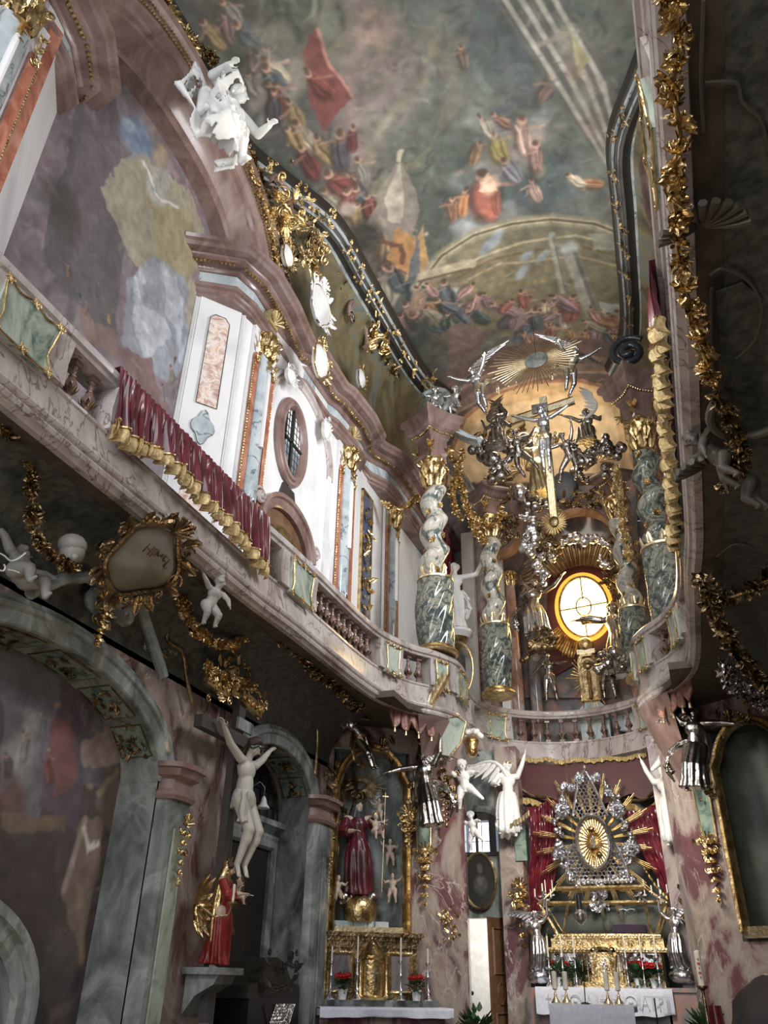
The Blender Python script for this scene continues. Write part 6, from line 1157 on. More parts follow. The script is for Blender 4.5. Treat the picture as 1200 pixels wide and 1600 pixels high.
put(c2_, tuple(D(1.07, 1.42, .36)), 0, 1, 'tall candle in silver stick just right of the side altar tabernacle'); put(cs_, tuple(D(1.42, 1.42, .40)), 0, 1, 'shorter silver candlestick at the right end of the side altar')
def plant(name, seed, R, red, label, loc, sc=1):
    t = thing(name, label, 'plant', loc); r = random.Random(seed); MB().lathe([(.045, 0), (.06, .10), (.064, .10), (.064, .115), (.05, .115)], np.array(loc), seg=14).build('pot', M['pot'], t); g = MB(); f = MB(); c = np.array(loc)+(0, 0, .17)
    for k in range(110): d = nrm([r.gauss(0, 1), r.gauss(0, 1), r.gauss(.2, .8)]); add_leaf(g, c+d*R*r.uniform(.3, .9), d+(0, 0, .2), (0, 0, 1), R*.5, R*.32, .6, 4)
    g.build('foliage', M['leaf'], t); nf = red
    for k in range(nf):
        q = r.uniform(0, 6.3); d = np.array([math.cos(q)*.7, math.sin(q)*.7-.25, .75]); add_rose(f, c+nrm(d)*R*1.05, d, R*.42)
    if nf: f.build('red_blossoms', M['poinsettia'], t)
    return t
plant('potted_poinsettia', 1, .12, 9, 'red poinsettia in a white pot left of the side altar tabernacle', tuple(D(.31, 1.42, .42))); plant('potted_poinsettia', 2, .12, 9, 'red poinsettia in a white pot right of the side altar tabernacle', tuple(D(1.26, 1.42, .42)))
# pier between side altar and doorway: panel and gilded drops
for mir in (0, 1):
    t = thing('pier_ornament', 'green panel with large gilded drop on the pink pier right of the side altar' if not mir else 'green panel with large gilded drop on the pier at the right', 'ornament', tuple(D(1.47, 2.6, .02)))
    m = MB().poly([D(1.39, 3.25, .0), D(1.56, 3.25, .0), D(1.60, 4.35, .0), D(1.35, 4.35, .0)], (*(DN*.03), 0)); m.build('green_panel', M['green'], t, smooth=False)
    m = MB().tube([D(1.38, 3.2, .04), D(1.34, 4.4, .04), D(1.61, 4.4, .04), D(1.57, 3.2, .04)], .014, 6); m.build('gilt_edging', M['palegold'], t)
    m = MB(); m.merge(pendant(.80, .26, 4), Rr, D(1.475, 3.32, .05)); m.merge(rocaille(.30, .25, 44, 14, .5, 1, .4), Rr, D(1.475, 3.15, .08)); m.merge(pendant(.5, .12, 5), Rr, D(1.475, 4.35, .05)); m.build('gilded_drop', M['gold'], t)
    if mir: t.location.x = 2*CX-t.location.x; t.scale.x = -1
# pier edge ornaments near the doorway
for k, (u, v, y, sc, lb) in enumerate(((704, 1445, 12.0, .8, 'small gilded sconce on the pink pier left of the open door'), (697, 1215, 11.8, 1.3, 'cluster of gilded fruit and leaves hanging under the corner bulge'))):
    p = P(u, v, y=y-.12); m = MB(); m.merge(rocaille(.28*sc, .5*sc, 80+k, 26, .4, 4, .35), None, p)
    if k: m.merge(pendant(.55, .2, 8), None, p+(0, 0, -.15))
    tagp(m.build('gilded_ornament', M['gold'] if not k else M['oldgold'], None), lb, 'ornament')
# ------------------------------------------------------------ doorway and passage
area('passage_daylight', (-3.9, 15.6, 2.9), (-3.4, 16.8, 1.4), .8, .8, 60)
t = thing('door', 'dark left leaf of the open doorway beside the altar', 'door', (-3.72, 13.5, 0)); MB().box((-3.63, 13.45, 1.25), (.20, .05, 2.5)).build('leaf', M['dark'], t, smooth=False); MB().lathe([(.02, 0), (.03, .02), (.01, .04)], (-3.50, 13.40, 1.5), (0, -1, 0), seg=10).build('knob', M['black'], t)
t = thing('door', 'brown panelled right leaf of the open doorway standing ajar', 'door', (-3.0, 13.6, 0)); R3 = Matrix.Rotation(math.radians(72), 3, 'Z')
m = MB().box((-.24, 0, 1.25), (.48, .045, 2.5)); m.xf(np.array(R3), (-3.03, 13.72, 0)); m.build('leaf', M['wood'], t, smooth=False)
m = MB()
for z, h in ((2.05, .6), (1.0, .5)): m.sweep3([(-.015, 0), (0, .02), (.015, 0)], [(-.40, -.024, z-h/2), (-.08, -.024, z-h/2), (-.08, -.024, z+h/2), (-.40, -.024, z+h/2)], (0, -1, 0), True)
m.tube([(-.24+.10*math.cos(q), -.03, 1.5+.14*math.sin(q)) for q in np.linspace(0, 2*pi, 20)], .012, 5); m.xf(np.array(R3), (-3.03, 13.72, 0)); m.build('raised_panel', M['wood'], t)
w3 = struct('window_3', MB().box((-3.36, 13.50, 3.42), (.74, .05, .05)).box((-3.36, 13.5, 3.72), (.04, .05, .62)).box((-3.62, 13.5, 3.72), (.03, .05, .62)).box((-3.10, 13.5, 3.72), (.10, .06, .62)).box((-3.36, 13.5, 3.98), (.74, .05, .12)), M['dark'], smooth=False)
MB().box((-3.30, 13.62, 3.68), (.42, .02, .46)).box((-3.66, 13.62, 3.68), (.12, .02, .46)).build('bright_pane', M['daylight'], w3, smooth=False)
b = MB()
for k in range(4): b.box((-3.66, 13.60, 3.5+k*.12), (.12, .01, .012))
for k in range(3): b.box((-3.48+k*.18, 13.60, 3.68), (.012, .01, .46))
b.box((-3.3, 13.60, 3.62), (.42, .01, .012)); b.build('glazing_bars', M['black'], w3, smooth=False)
struct('trim_60', MB().sweep3([(0, 0), (0, .06), (.05, .10), (.10, .06), (.10, 0)], [(-3.0, 13.52, 3.4), (-3.0, 13.52, 3.9)]+[(-3.36+.37*math.cos(q), 13.52, 3.9+.16*math.sin(q)) for q in np.linspace(.1, pi-.1, 12)]+[(-3.73, 13.52, 3.9), (-3.73, 13.52, 3.4)], (0, -1, 0)), M['greymarble'], ang=30)
c_ = P(750, 1376, y=13.46); t = thing('oval_portrait', 'oval portrait of a pale bewigged sitter in a thin gold frame above the open door', 'painting', tuple(c_))
ov = [c_+np.array([.25*math.cos(q), 0, .40*math.sin(q)]) for q in np.linspace(0, 2*pi, 41)[:-1]]
MB().sweep3([(-.02, 0), (-.02, .03), (0, .05), (.025, .03), (.025, 0)], ov, (0, -1, 0), True).build('gilt_frame', M['gold'], t, ang=30); pt = Paint(90, 60, (.12, .12, .12), 81, 2, 12)
pt.blob(30, 26, 7, 9, (.34, .31, .28)); pt.blob(29, 19, 9, 6, (.30, .29, .28)); pt.blob(30, 52, 17, 20, (.30, .29, .28)); pt.poly([(22, 40), (38, 40), (34, 52), (27, 52)], (.38, .36, .33)); xa = np.linspace(-.235, .235, 60); za = np.linspace(.38, -.38, 90); XX, ZZ = np.meshgrid(xa, za); sc_ = np.sqrt(np.clip(1-(ZZ/.39)**2, 0, 1)); o = fresco('canvas', np.stack([XX*sc_, np.zeros_like(XX)-.012, ZZ], -1), pt.finish(.05)); o.parent = t
# ------------------------------------------------------------ high altar
def rays(c, ex, ey, n, r0, r1, w, mat, parent, name, seed=1, jit=.12, group=1, th=.012, a0=0, a1=2*pi, flat=1.0):
    r = random.Random(seed); m = MB(); c = np.array(c, float); ex = nrm(ex); ey = nrm(ey); ez = np.cross(ex, ey)
    for k in range(n):
        q = a0+(a1-a0)*(k+.5)/n; L = r1*(1+r.uniform(-jit, jit)*(1 if k % 2 else .4))
        for j in range(group):
            qq = q+(j-(group-1)/2)*w*1.9/r1; d = math.cos(qq)*ex+math.sin(qq)*ey*flat; s = np.cross(ez, nrm(d)); LL = L*(1-.10*abs(j-(group-1)/2)); a = c+d*r0; b = c+d*LL
            m.add([a-s*w*.35, a+s*w*.35, a+ez*th, b-s*w*.5, b+s*w*.5, b+ez*th*.8, c+d*(LL+w*1.2)], [(0, 2, 5, 3), (1, 4, 5, 2), (0, 3, 4, 1), (3, 5, 6), (5, 4, 6), (4, 3, 6), (0, 1, 2)])
    return m.build(name, mat, parent, smooth=False)
YA = 13.6; X_, Z_ = (1, 0, 0), (0, 0, 1)
def A(u, v, y=YA): return P(u, v, y=y)
# canopy and curtains
t = thing('altar_canopy', 'dark red scalloped canopy with gold fringe under the choir balustrade', 'canopy', tuple(A(930, 1200, 14.3)))
def cb_(pts, y, yb): return [P(u, v, y=y) for u, v in pts], (0, yb-y, 0)
pts, nv = cb_([(818, 1192), (870, 1195), (930, 1188), (985, 1182), (1012, 1178), (1050, 1205), (1052, 1225), (1032, 1240), (1005, 1252), (985, 1240), (960, 1250), (925, 1262), (895, 1258), (860, 1252), (835, 1247), (812, 1240), (805, 1222)], 14.0, 14.12)
MB().poly(pts, nv).build('pelmet', M['darkred'], t, smooth=False)
def fringe(pts, y, h, name='gold_fringe', mat='fringe', parent=t, th=.03, amp=.012):
    q = cat_rom([P(u, v, y=y) for u, v in pts], 14); m = MB(); g = []
    for i, p in enumerate(q): f = amp*math.sin(i*1.7); hh = h*(1+.18*math.sin(i*.9)); g.append([p+(0, -.02+f, 0), p+(0, -.035+f*1.5, -hh*.5), p+(0, -.03+f, -hh), p+(0, -.03+th+f, -hh), p+(0, th, 0)])
    m.grid(np.array(g), wrap_v=True); m.f.append(tuple(range(5))); m.f.append(tuple(range(m.n-5, m.n))); return m.build(name, M[mat], parent)
fringe([(818, 1183), (835, 1186), (855, 1183), (875, 1188), (900, 1184), (925, 1186), (950, 1182), (975, 1183), (995, 1178), (1010, 1177)], 13.95, .07)
fringe([(810, 1246), (830, 1248), (845, 1254), (858, 1262), (872, 1268)], 13.9, .10); fringe([(975, 1258), (990, 1256), (1003, 1264), (1018, 1258), (1030, 1246), (1048, 1240)], 13.9, .10)
m = MB(); m.tube(cat_rom([P(u, v, y=13.95) for u, v in ((808, 1226), (830, 1243), (858, 1246), (885, 1258))], 5), .022, 6); m.tube(cat_rom([P(u, v, y=13.95) for u, v in ((975, 1250), (1004, 1250), (1020, 1238), (1045, 1222), (1052, 1205))], 5), .022, 6); m.build('gilt_cord', M['oldgold'], t)
def curtain(path, wid, label, seed, hem):
    t = thing('altar_curtain', label, 'curtain', tuple(A(*path[-1], 13.9))); r = random.Random(seed); pts = cat_rom([P(u, v, y=13.85) for u, v in path], 8); n = len(pts); w = np.interp(np.linspace(0, 1, n), np.linspace(0, 1, len(wid)), wid); g = []; mm = 44
    for i in range(n):
        row = []; tt = i/(n-1)
        for j in range(mm+1): u = j/mm-.5; f = math.sin(u*34+seed+2.2*math.sin(tt*3+u*2))*.6+.4*math.sin(u*17+tt*5); row.append(pts[i]+np.array([u*w[i], -.045-.05*f*(1.0-.3*tt), .05*math.sin(u*5+tt*4)]))
        row += [p+np.array([0, .03, 0]) for p in row[::-1]]; g.append(row)
    m = MB().grid(np.array(g), wrap_v=True); q = len(g[0]); m.f.append(tuple(range(q))); m.f.append(tuple(range(m.n-q, m.n))[::-1]); m.build('velvet', M['velvet'], t)
    fringe(hem, 13.75, .06, 'gilt_hem', 'palegold', t); return t
curtain([(848, 1256), (852, 1310), (846, 1370), (838, 1420), (834, 1452)], [.55, .52, .42, .22, .12], 'crimson velvet curtain gathered at the left of the silver shrine', 3, [(828, 1460), (838, 1452), (848, 1470), (856, 1450)])
curtain([(1012, 1262), (1028, 1310), (1046, 1360), (1058, 1410), (1063, 1450)], [.78, .70, .46, .22, .12], 'crimson velvet curtain swept to the right of the silver shrine', 6, [(1000, 1342), (1012, 1362), (1028, 1385), (1045, 1402)])
tagp(MB().merge(rocaille(.25, .5, 19, 12, .2, 1, .5), None, A(1070, 1462, 13.8)).build('gilded_ornament', M['gold'], None), 'gilded curtain end ornament low at the right of the glass sarcophagus', 'ornament')
# silver monstrance shrine
YS = 13.5; C_ = A(928, 1316, YS)
t = thing('reliquary_shrine', 'silver openwork obelisk shrine with golden oval centre, clouds and gold rays', 'shrine', tuple(A(925, 1395, YS)))
rays(C_+(0, .14, .04), X_, Z_, 22, .30, .98, .015, M['palegold'], t, 'gold_rays', 3, .10, 4, .012, flat=1.12)
def S(u, v, dy=0): return P(u, v, y=YS+dy)
m = MB(); ap, bl, br = S(913, 1204), S(868, 1383), S(996, 1378); cl0, cr0 = S(893, 1290), S(950, 1290)
tl = lambda tt: ap+(S(886, 1300)-ap)*tt if tt < 1 else None
Lp = [S(911, 1206), S(902, 1225), S(898, 1255), S(894, 1275)]; Rp = [S(915, 1206), S(926, 1225), S(938, 1250), S(950, 1275)]
Lq = [S(893, 1320), S(890, 1345), S(887, 1378)]; Rq = [S(960, 1322), S(972, 1345), S(985, 1374)]
for q in (Lp, Rp): m.tube(q, .022, 8)
m.tube([S(898, 1318), S(888, 1330), S(886, 1378)], .022, 8).tube([S(886, 1378), S(985, 1376)], .022, 8).tube([S(962, 1318), S(972, 1340), S(986, 1376)], .022, 8); m.ball(S(913, 1200), (.025, .025, .05), 8, 6); m.build('openwork_frame', M['silver'], t)
def lattice(x0, x1, z0, z1, inside, name):
    m = MB(); s = .036; k = 0
    for i in range(int((z1-z0)/(s*1.5))+2):
        for j in range(int((x1-x0)/(s*1.75))+2):
            cx = x0+j*s*1.75+(s*.87 if i % 2 else 0); cz = z0+i*s*1.5
            if inside(cx, cz): m.tube([np.array([cx+s*.97*math.cos(q), YS, cz+s*.97*math.sin(q)]) for q in np.linspace(0, 2*pi, 7)+pi/6], .0085, 5, caps=False)
    return m.build(name, M['silver'], t)
def in_top(x, z):
    for (l, r) in zip(range(3), range(3)):
        if Lp[l+1][2] <= z <= Lp[l][2]: tt = (Lp[l][2]-z)/(Lp[l][2]-Lp[l+1][2]+1e-9); return Lp[l][0]+(Lp[l+1][0]-Lp[l][0])*tt+.02 < x < Rp[r][0]+(Rp[r+1][0]-Rp[r][0])*tt-.02
    return False
lattice(Lp[3][0], Rp[3][0], Lp[3][2], Lp[0][2], in_top, 'honeycomb_lattice')
ovl = lambda x, z, k=1.12: ((x-C_[0])/(.235*k))**2+((z-C_[2])/(.37*k))**2 < 1
lattice(S(886, 1378)[0], S(986, 1378)[0], S(886, 1378)[2], S(890, 1330)[2], lambda x, z: not ovl(x, z) and S(886, 1378)[0]+.02 < x < S(984, 1376)[0]-.03, 'honeycomb_lattice')
oq = [C_+np.array([.245*math.cos(q), -.04, .385*math.sin(q)]) for q in np.linspace(0, 2*pi, 49)[:-1]]
MB().sweep3([(-.03, -.03), (-.03, .03), (0, .055), (.03, .03), (.03, -.03)], oq, (0, -1, 0), True).build('oval_rim', M['silver'], t, ang=30)
MB().poly([C_+np.array([.24*math.cos(q), .02, .38*math.sin(q)]) for q in np.linspace(0, 2*pi, 40)[:-1]], (0, .02, 0)).build('golden_oval', M['gold'], t, smooth=False)
rays(C_+(0, -.0, 0), X_, Z_, 34, .06, .225, .020, M['gold'], t, 'inner_rays', 8, .2, 1, .02, flat=1.6); rays(C_+(.0, -.05, .0), X_, Z_, 22, .02, .11, .016, M['palegold'], t, 'small_glory', 9, .25, 1, .015)
MB().lathe([(.035, -.09), (.038, 0), (.036, .05), (.02, .085), (.001, .095)], C_+(0, -.07, 0), seg=14, sy=.6).build('silver_reliquary', M['silver'], t)
MB().ball(C_+np.array([-.02, -.04, .19]), (.05, .03, .04), 8, 6).ball(C_+np.array([.06, -.04, -.18]), (.04, .03, .04), 8, 6).build('gilt_cloud', M['oldgold'], t)
m = MB(); r_ = random.Random(12)
ring = [(884, 1228, 2.), (905, 1212, 1.4), (930, 1218, 1.4), (878, 1250, 1.8), (873, 1268, 2.4), (868, 1285, 1.5), (872, 1300, 1.7), (874, 1318, 1.6), (872, 1336, 2.2), (880, 1352, 1.3), (948, 1228, 1.5), (962, 1250, 2.0), (966, 1268, 2.4), (975, 1290, 1.8), (984, 1305, 1.5), (988, 1325, 2.2), (985, 1345, 1.6), (895, 1374, 1.7), (915, 1378, 1.5), (935, 1385, 1.8), (955, 1372, 1.7), (975, 1368, 1.8), (990, 1376, 1.4), (930, 1402, 1.8), (940, 1392, 1.5), (905, 1385, 1.4)]
for u, v, s_ in ring:
    for k in range(9): m.ball(S(u, v)+np.array([r_.uniform(-.055, .055)*s_*.6, r_.uniform(-.05, .04), r_.uniform(-.055, .055)*s_*.6]), r_.uniform(.022, .045)*s_*.62, 8, 6)
link_mesh(bake(m, .010, 1), 'cloud_wreath', M['silver'], t)
for k, (u, v, s_) in enumerate(((879, 1264, 1), (963, 1264, 1.05), (874, 1334, .8), (986, 1325, 1), (905, 1217, .7), (932, 1214, .6), (893, 1230, .55), (950, 1238, .55))):
    m = MB(); add_rose(m, S(u, v, -.07), (.1*(1 if u > 925 else -1), -1, 0), .145*s_, r_, 6); m.ball(S(u, v, -.10), .055*s_, 8, 6); m.build('silver_rosette', M['silver'], t)
# glass sarcophagus
t = thing('glass_sarcophagus', 'gilded glass sarcophagus with relics on top of the golden altar', 'sarcophagus', tuple(A(945, 1465, 13.5))); yf, yb = 13.2, 13.95
def fr8(l, r, z, y): return P(l, z, y=y), P(r, z, y=y)
bl_, br_ = A(872, 1462, yf), A(1026, 1462, yf); tl_, tr_ = A(842, 1412, yf), A(1040, 1410, yf); ul_, ur_ = A(868, 1389, yf+.15), A(1006, 1386, yf+.15); B_ = np.array([0, .7, 0]); m = MB()
for a, b, w in ((bl_, br_, .03), (tl_, tr_, .035), (ul_, ur_, .035), (bl_, tl_, .03), (br_, tr_, .03), (tl_, ul_, .022), (tr_, ur_, .022), (bl_+B_, tl_+B_, .02), (br_+B_, tr_+B_, .02), (tl_, tl_+B_, .02), (tr_, tr_+B_, .02), (ul_+B_*.6, ur_+B_*.6, .03), (ul_, ul_+B_*.6, .03), (ur_, ur_+B_*.6, .03), (A(888, 1410, yf-.03), A(880, 1462, yf-.03), .022), (A(1008, 1410, yf-.03), A(1018, 1462, yf-.03), .022)): m.tube([a, b], w, 6)
m.build('gilt_frame', M['gold'], t, smooth=False); MB().poly([bl_, br_, tr_, tl_], (0, .006, 0)).build('glass_front', M['glass'], t, smooth=False)
MB().poly([bl_+B_, br_+B_, tr_+B_, tl_+B_], (0, .01, 0)).poly([bl_, br_, br_+B_, bl_+B_], (0, 0, .02)).build('dark_interior', M['niche'], t, smooth=False)
g = MB(); 
for a, b in ((A(853, 1403, yf-.05), 1), (A(1003, 1402, yf-.05), 1)): g.merge(rocaille(.13, .16, 7, 12, .3, 1, .5), None, a)
g.merge(rocaille(.26, .26, 9, 22, .3, 3, .4), None, A(937, 1408, yf-.06)); g.build('silver_garnish', M['silver'], t)
MB().box(A(985, 1452, 13.55), (.45, .4, .10)).build('purple_cushion', plain('purple_velvet', (.10, .03, .10), .6), t, smooth=False)
b = MB(); c_ = A(950, 1446, 13.5); b.ball(c_, (.07, .07, .08), 10, 8); b.rod(c_+(.1, 0, -.03), c_+(.45, 0, -.03), .03, .02, 8); link_mesh(bake(b, .012, 1), 'wrapped_relics', M['paleflesh'], t)
b = MB(); 
for dx in (-.11, 0, .11): c_ = A(980, 1426, 13.3); b.tube([c_+np.array([dx+.03*math.cos(q), 0, .03*math.sin(q)-.01*(dx == 0)]) for q in np.linspace(0, 2*pi, 12)], .006, 5)
b.tube([c_+(-.11, 0, .04), c_+(-.05, 0, .05), c_+(0, 0, .03), c_+(.05, 0, .05), c_+(.11, 0, .04)], .006, 5); b.build('scroll_ornament', M['silver'], t)
# golden retable and tabernacle
t = thing('high_altar', 'gold and silver high altar retable with arched tabernacle below the sarcophagus', 'altar', tuple(A(945, 1545, 13.4))); m = MB()
def slab(u0, u1, v0, v1, y, d, mb=m): a = P(u0, v1, y=y); b = P(u1, v0, y=y); mb.box(((a[0]+b[0])/2, y+d/2, (a[2]+b[2])/2), (b[0]-a[0], d, abs(b[2]-a[2]))); return mb
slab(866, 1032, 1460, 1466, 13.1, .8); slab(862, 1036, 1466, 1482, 13.15, .7); slab(850, 1044, 1481, 1487, 13.0, .9); slab(864, 1032, 1487, 1536, 13.2, .7); slab(858, 1040, 1534, 1543, 13.1, .8); m.build('gilt_body', M['gold'], t, smooth=False)
m = MB()
for k in range(34): m.ball(P(852+k*5.75, 1484, y=12.98), .018, 6, 4); m.ball(P(866+k*4.95, 1462, y=13.08), .014, 6, 4)
for u in (872, 890, 905, 968, 985, 1002, 1020): add_scroll(m, P(u, 1474, y=13.12), X_, Z_, .05, .012, 1.4)
m.build('gilt_beading', M['palegold'], t)
for u0, u1 in ((866, 886), (890, 925), (968, 1000), (1006, 1030)):
    m = MB(); slab(u0, u1, 1490, 1525, 13.16, .05, m); c_ = P((u0+u1)/2, 1508, y=13.12); m.merge(rocaille((u1-u0)*.0095, .30, int(u0), 16, .2, 2, .45), None, c_); m.build('silver_relief', M['silver'], t)
tb = MB(); a = P(927, 1540, y=13.0); b = P(964, 1500, y=13.0); xc = (a[0]+b[0])/2; w = (b[0]-a[0])/2; zb0 = a[2]; zt0 = P(945, 1490, y=13)[2]
tb.poly([(xc-w, 13.0, zb0), (xc+w, 13.0, zb0), (xc+w, 13.0, zt0)]+[(xc+w*math.cos(q), 13.0, zt0+.13*math.sin(q)) for q in np.linspace(0, pi, 14)]+[(xc-w, 13.0, zt0)], (0, .25, 0)); tb.box((xc, 12.98, zb0+.02), (2*w+.24, .3, .05)).box((xc, 12.98, zb0-.04), (2*w+.36, .34, .08)); tb.build('tabernacle', M['gold'], t, smooth=False)
m = MB().sweep3([(-.02, 0), (-.02, .03), (.02, .04), (.03, 0)], [(xc+w*.66, 12.99, zb0+.1), (xc+w*.66, 12.99, zt0-.02)]+[(xc+w*.66*math.cos(q), 12.99, zt0-.02+.09*math.sin(q)) for q in np.linspace(0, pi, 10)]+[(xc-w*.66, 12.99, zt0-.02), (xc-w*.66, 12.99, zb0+.1)], (0, -1, 0))
for s_ in (-1, 1):
    for o_ in (0, .07): m.lathe([(.022, 0), (.03, .02), (.018, .04), (.018, zt0-zb0-.06), (.03, zt0-zb0-.02)], (xc+s_*(w+.05+o_), 12.99, zb0+.02), seg=10)
m.build('tabernacle_columns', M['gold'], t); m = MB(); m.box((xc, 12.97, zt0-.17), (.02, .02, .22)).box((xc, 12.97, zt0-.13), (.11, .02, .02)); m.merge(rocaille(.12, .12, 5, 8, .2, 0, .4), None, (xc, 12.98, zt0-.22)); m.build('silver_cross', M['silver'], t)
# altar table, cloth, front altar
za_ = P(945, 1545, y=12.75)[2]; xa0, xa1 = P(837, 1545, y=12.75)[0], P(1050, 1545, y=12.75)[0]
t = thing('altar_table', 'grey marble high altar table with stone side plinths', 'altar', (CA, 13.2, 0)); m = MB().box(((xa0+xa1)/2, 13.3, za_/2-.02), (xa1-xa0-.1, 1.0, za_-.04)); m.box((xa1+.13, 13.15, za_-.28), (.42, .7, .5)).box((xa1+.13, 13.15, za_-.0), (.48, .76, .05)).box((xa0-.04, 13.2, za_-.25), (.22, .7, .5)).box((xa1-.15, 12.55, .52), (1.0, .1, 1.0)).box((xa1-.15, 12.5, 1.0), (1.1, .2, .05)); m.build('block', M['browncol'], t, smooth=False)
co_ = tablecloth((xa0, 13.4), (1, 0), (0, -1), xa1-xa0, .68, za_, .30, 'white lace altar cloth on the high altar with woven monograms')
lm = MB(); yl = 12.68
def lch(pts, x, z, s): lm.tube([np.array([x+p[0]*s, yl, z+p[1]*s]) for p in pts], .006, 4)
CRS = [[(0, -.5), (0, .5)], [(-.25, .2), (.25, .2)]]; AL = [[(-.3, -.5), (0, .5), (.3, -.5)], [(-.2, -.1), (.2, -.1)]]; PX = [[(0, -.5), (0, .5), (.25, .4), (.25, .1), (0, .05)], [(-.25, -.3), (.25, .2)]]
zc_ = za_-.15; xs_ = np.linspace(xa0+.18, xa1-.18, 9)
for x_, gl_ in zip(xs_, (CRS, PX, 'o', AL, CRS, CRS, 'o', AL, PX)):
    if gl_ == 'o': lm.tube([np.array([x_+.075*math.cos(q), yl, zc_+.075*math.sin(q)]) for q in np.linspace(0, 2*pi, 16)], .007, 4); lm.ball((x_, yl, zc_), (.03, .008, .02), 8, 5)
    else: [lch(p, x_, zc_, .16) for p in gl_]
    for q in range(3): lm.tube([np.array([x_+.09+.015*q, yl, zc_-.07]), np.array([x_+.09+.015*q, yl, zc_+.07])], .003, 4)
o = lm.build('lace_motif', M['pot'], co_)
ya_ = 10.6; zf = P(920, 1572, y=ya_-.3)[2]; xf0, xf1 = P(862, 1574, y=ya_-.3)[0], P(988, 1574, y=ya_-.3)[0]
t = thing('front_altar', 'small free standing altar table before the high altar steps', 'altar', ((xf0+xf1)/2, ya_, 0)); MB().box(((xf0+xf1)/2, ya_, zf-.03), (xf1-xf0, .62, .05)).box(((xf0+xf1)/2, ya_, (zf-.05)/2), (xf1-xf0-.2, .4, zf-.05)).build('block', M['wood'], t, smooth=False)
tablecloth((xf0-.02, ya_+.32), (1, 0), (0, -1), xf1-xf0+.04, .66, zf, .34, 'plain white cloth over the small free standing altar', 5)
struct('floor', MB().box((CX, 13.6, .06), (5.5, 3.2, .14)), M['floor'], smooth=False)
# candles and plants on the high altar
c3 = candlestick_mesh(.36, .26, M['silver'], .055); pts = [(857, 1500, 1), (878, 1497, 1), (898, 1499, 1), (978, 1500, 1), (1003, 1500, 1), (1026, 1500, 1)]; nmz = ['outermost left', 'second from the left', 'left inner, beside the tabernacle', 'right inner, beside the tabernacle', 'second from the right', 'outermost right']
for k, (u, v, s_) in enumerate(pts):
    p = P(u, v, y=12.85); lb = 'slim altar candle in a silver stick on the high altar, '+nmz[k]
    if k == 0: c3.location = (p[0], 12.85, za_+.015); c3['label'] = lb
    else: put(c3, (p[0], 12.85, za_+.015), 0, 1, lb)
c4 = candlestick_mesh(.14, .17, M['palegold'], .05)
for ch in c4.children:
    if ch.name.startswith('candle'): ch.scale = (2.6, 2.6, 1)
for k, (u, lb) in enumerate(((869, 'short thick candle in brass holder at the left end of the front altar'), (886, 'short thick candle in brass holder second from left on the front altar'), (951, 'short thick candle in brass holder right of centre on the front altar'), (968, 'short thick candle in brass holder farthest right on the front altar'))):
    p = P(u, 1570, y=ya_); 
    if k == 0: c4.location = (p[0], ya_, zf+.015); c4['label'] = lb
    else: put(c4, (p[0], ya_, zf+.015), 0, 1, lb)
for k, (u, r, lb) in enumerate(((875, 3, 'potted plant with sparse red blossom left on the high altar'), (901, 0, 'green potted plant without blossom beside the left tabernacle candle'), (996, 6, 'potted plant with red blossoms just right of the tabernacle'), (1021, 6, 'potted plant with red blossoms far right on the high altar'))): p = P(u, 1520, y=12.95); plant('potted_plant', 20+k, .14, r, lb, (p[0], 12.95, za_+.015))
m = MB(); p = P(914, 1560, y=ya_-.1); m.tube([(p[0], ya_-.1, zf+.01), (p[0]+.01, ya_-.12, zf+.25), (p[0]+.03, ya_-.15, zf+.42)], .006, 5).lathe([(.05, 0), (.05, .01), (.01, .02)], (p[0], ya_-.1, zf+.015), seg=12).ball((p[0]+.03, ya_-.15, zf+.43), .014, 6, 5); tagp(m.build('microphone', M['black'], None), 'thin black gooseneck microphone standing on the front altar', 'microphone')
p = P(1022, 1558, y=11.2); t = thing('music_stand', 'thin black stand with a narrow white board right of the front altar', 'stand', (p[0], 11.2, 0)); MB().tube([(p[0], 11.2, 0), (p[0], 11.2, p[2])], .009, 6).build('pole', M['black'], t); MB().box((p[0]+.02, 11.18, p[2]), (.28, .02, .018)).build('white_board', M['pot'], t, smooth=False)
# hanging sanctuary lamp
p = A(907, 1432, 12.2); t = thing('hanging_lamp', 'silver sanctuary lamp hanging on thin chains in front of the sarcophagus', 'lamp', tuple(p)); MB().lathe([(.004, -.15), (.02, -.13), (.005, -.11), (.04, -.09), (.085, -.03), (.09, .03), (.06, .06), (.05, .08)], p, seg=16).build('silver_bowl', M['silver'], t); MB().lathe([(.035, .07), (.038, .26), (.03, .27)], p, seg=12).build('dark_glass', M['black'], t)
m = MB()
for k in range(3): q = k*2*pi/3; m.tube([p+(.08*math.cos(q), .08*math.sin(q), .04), p+(.05*math.cos(q), .05*math.sin(q), .35), p+(0, 0, .6)], .003, 4)
m.tube([p+(0, 0, .6), p+(0, 0, 2.55)], .003, 4); m.build('chain', M['silver'], t)
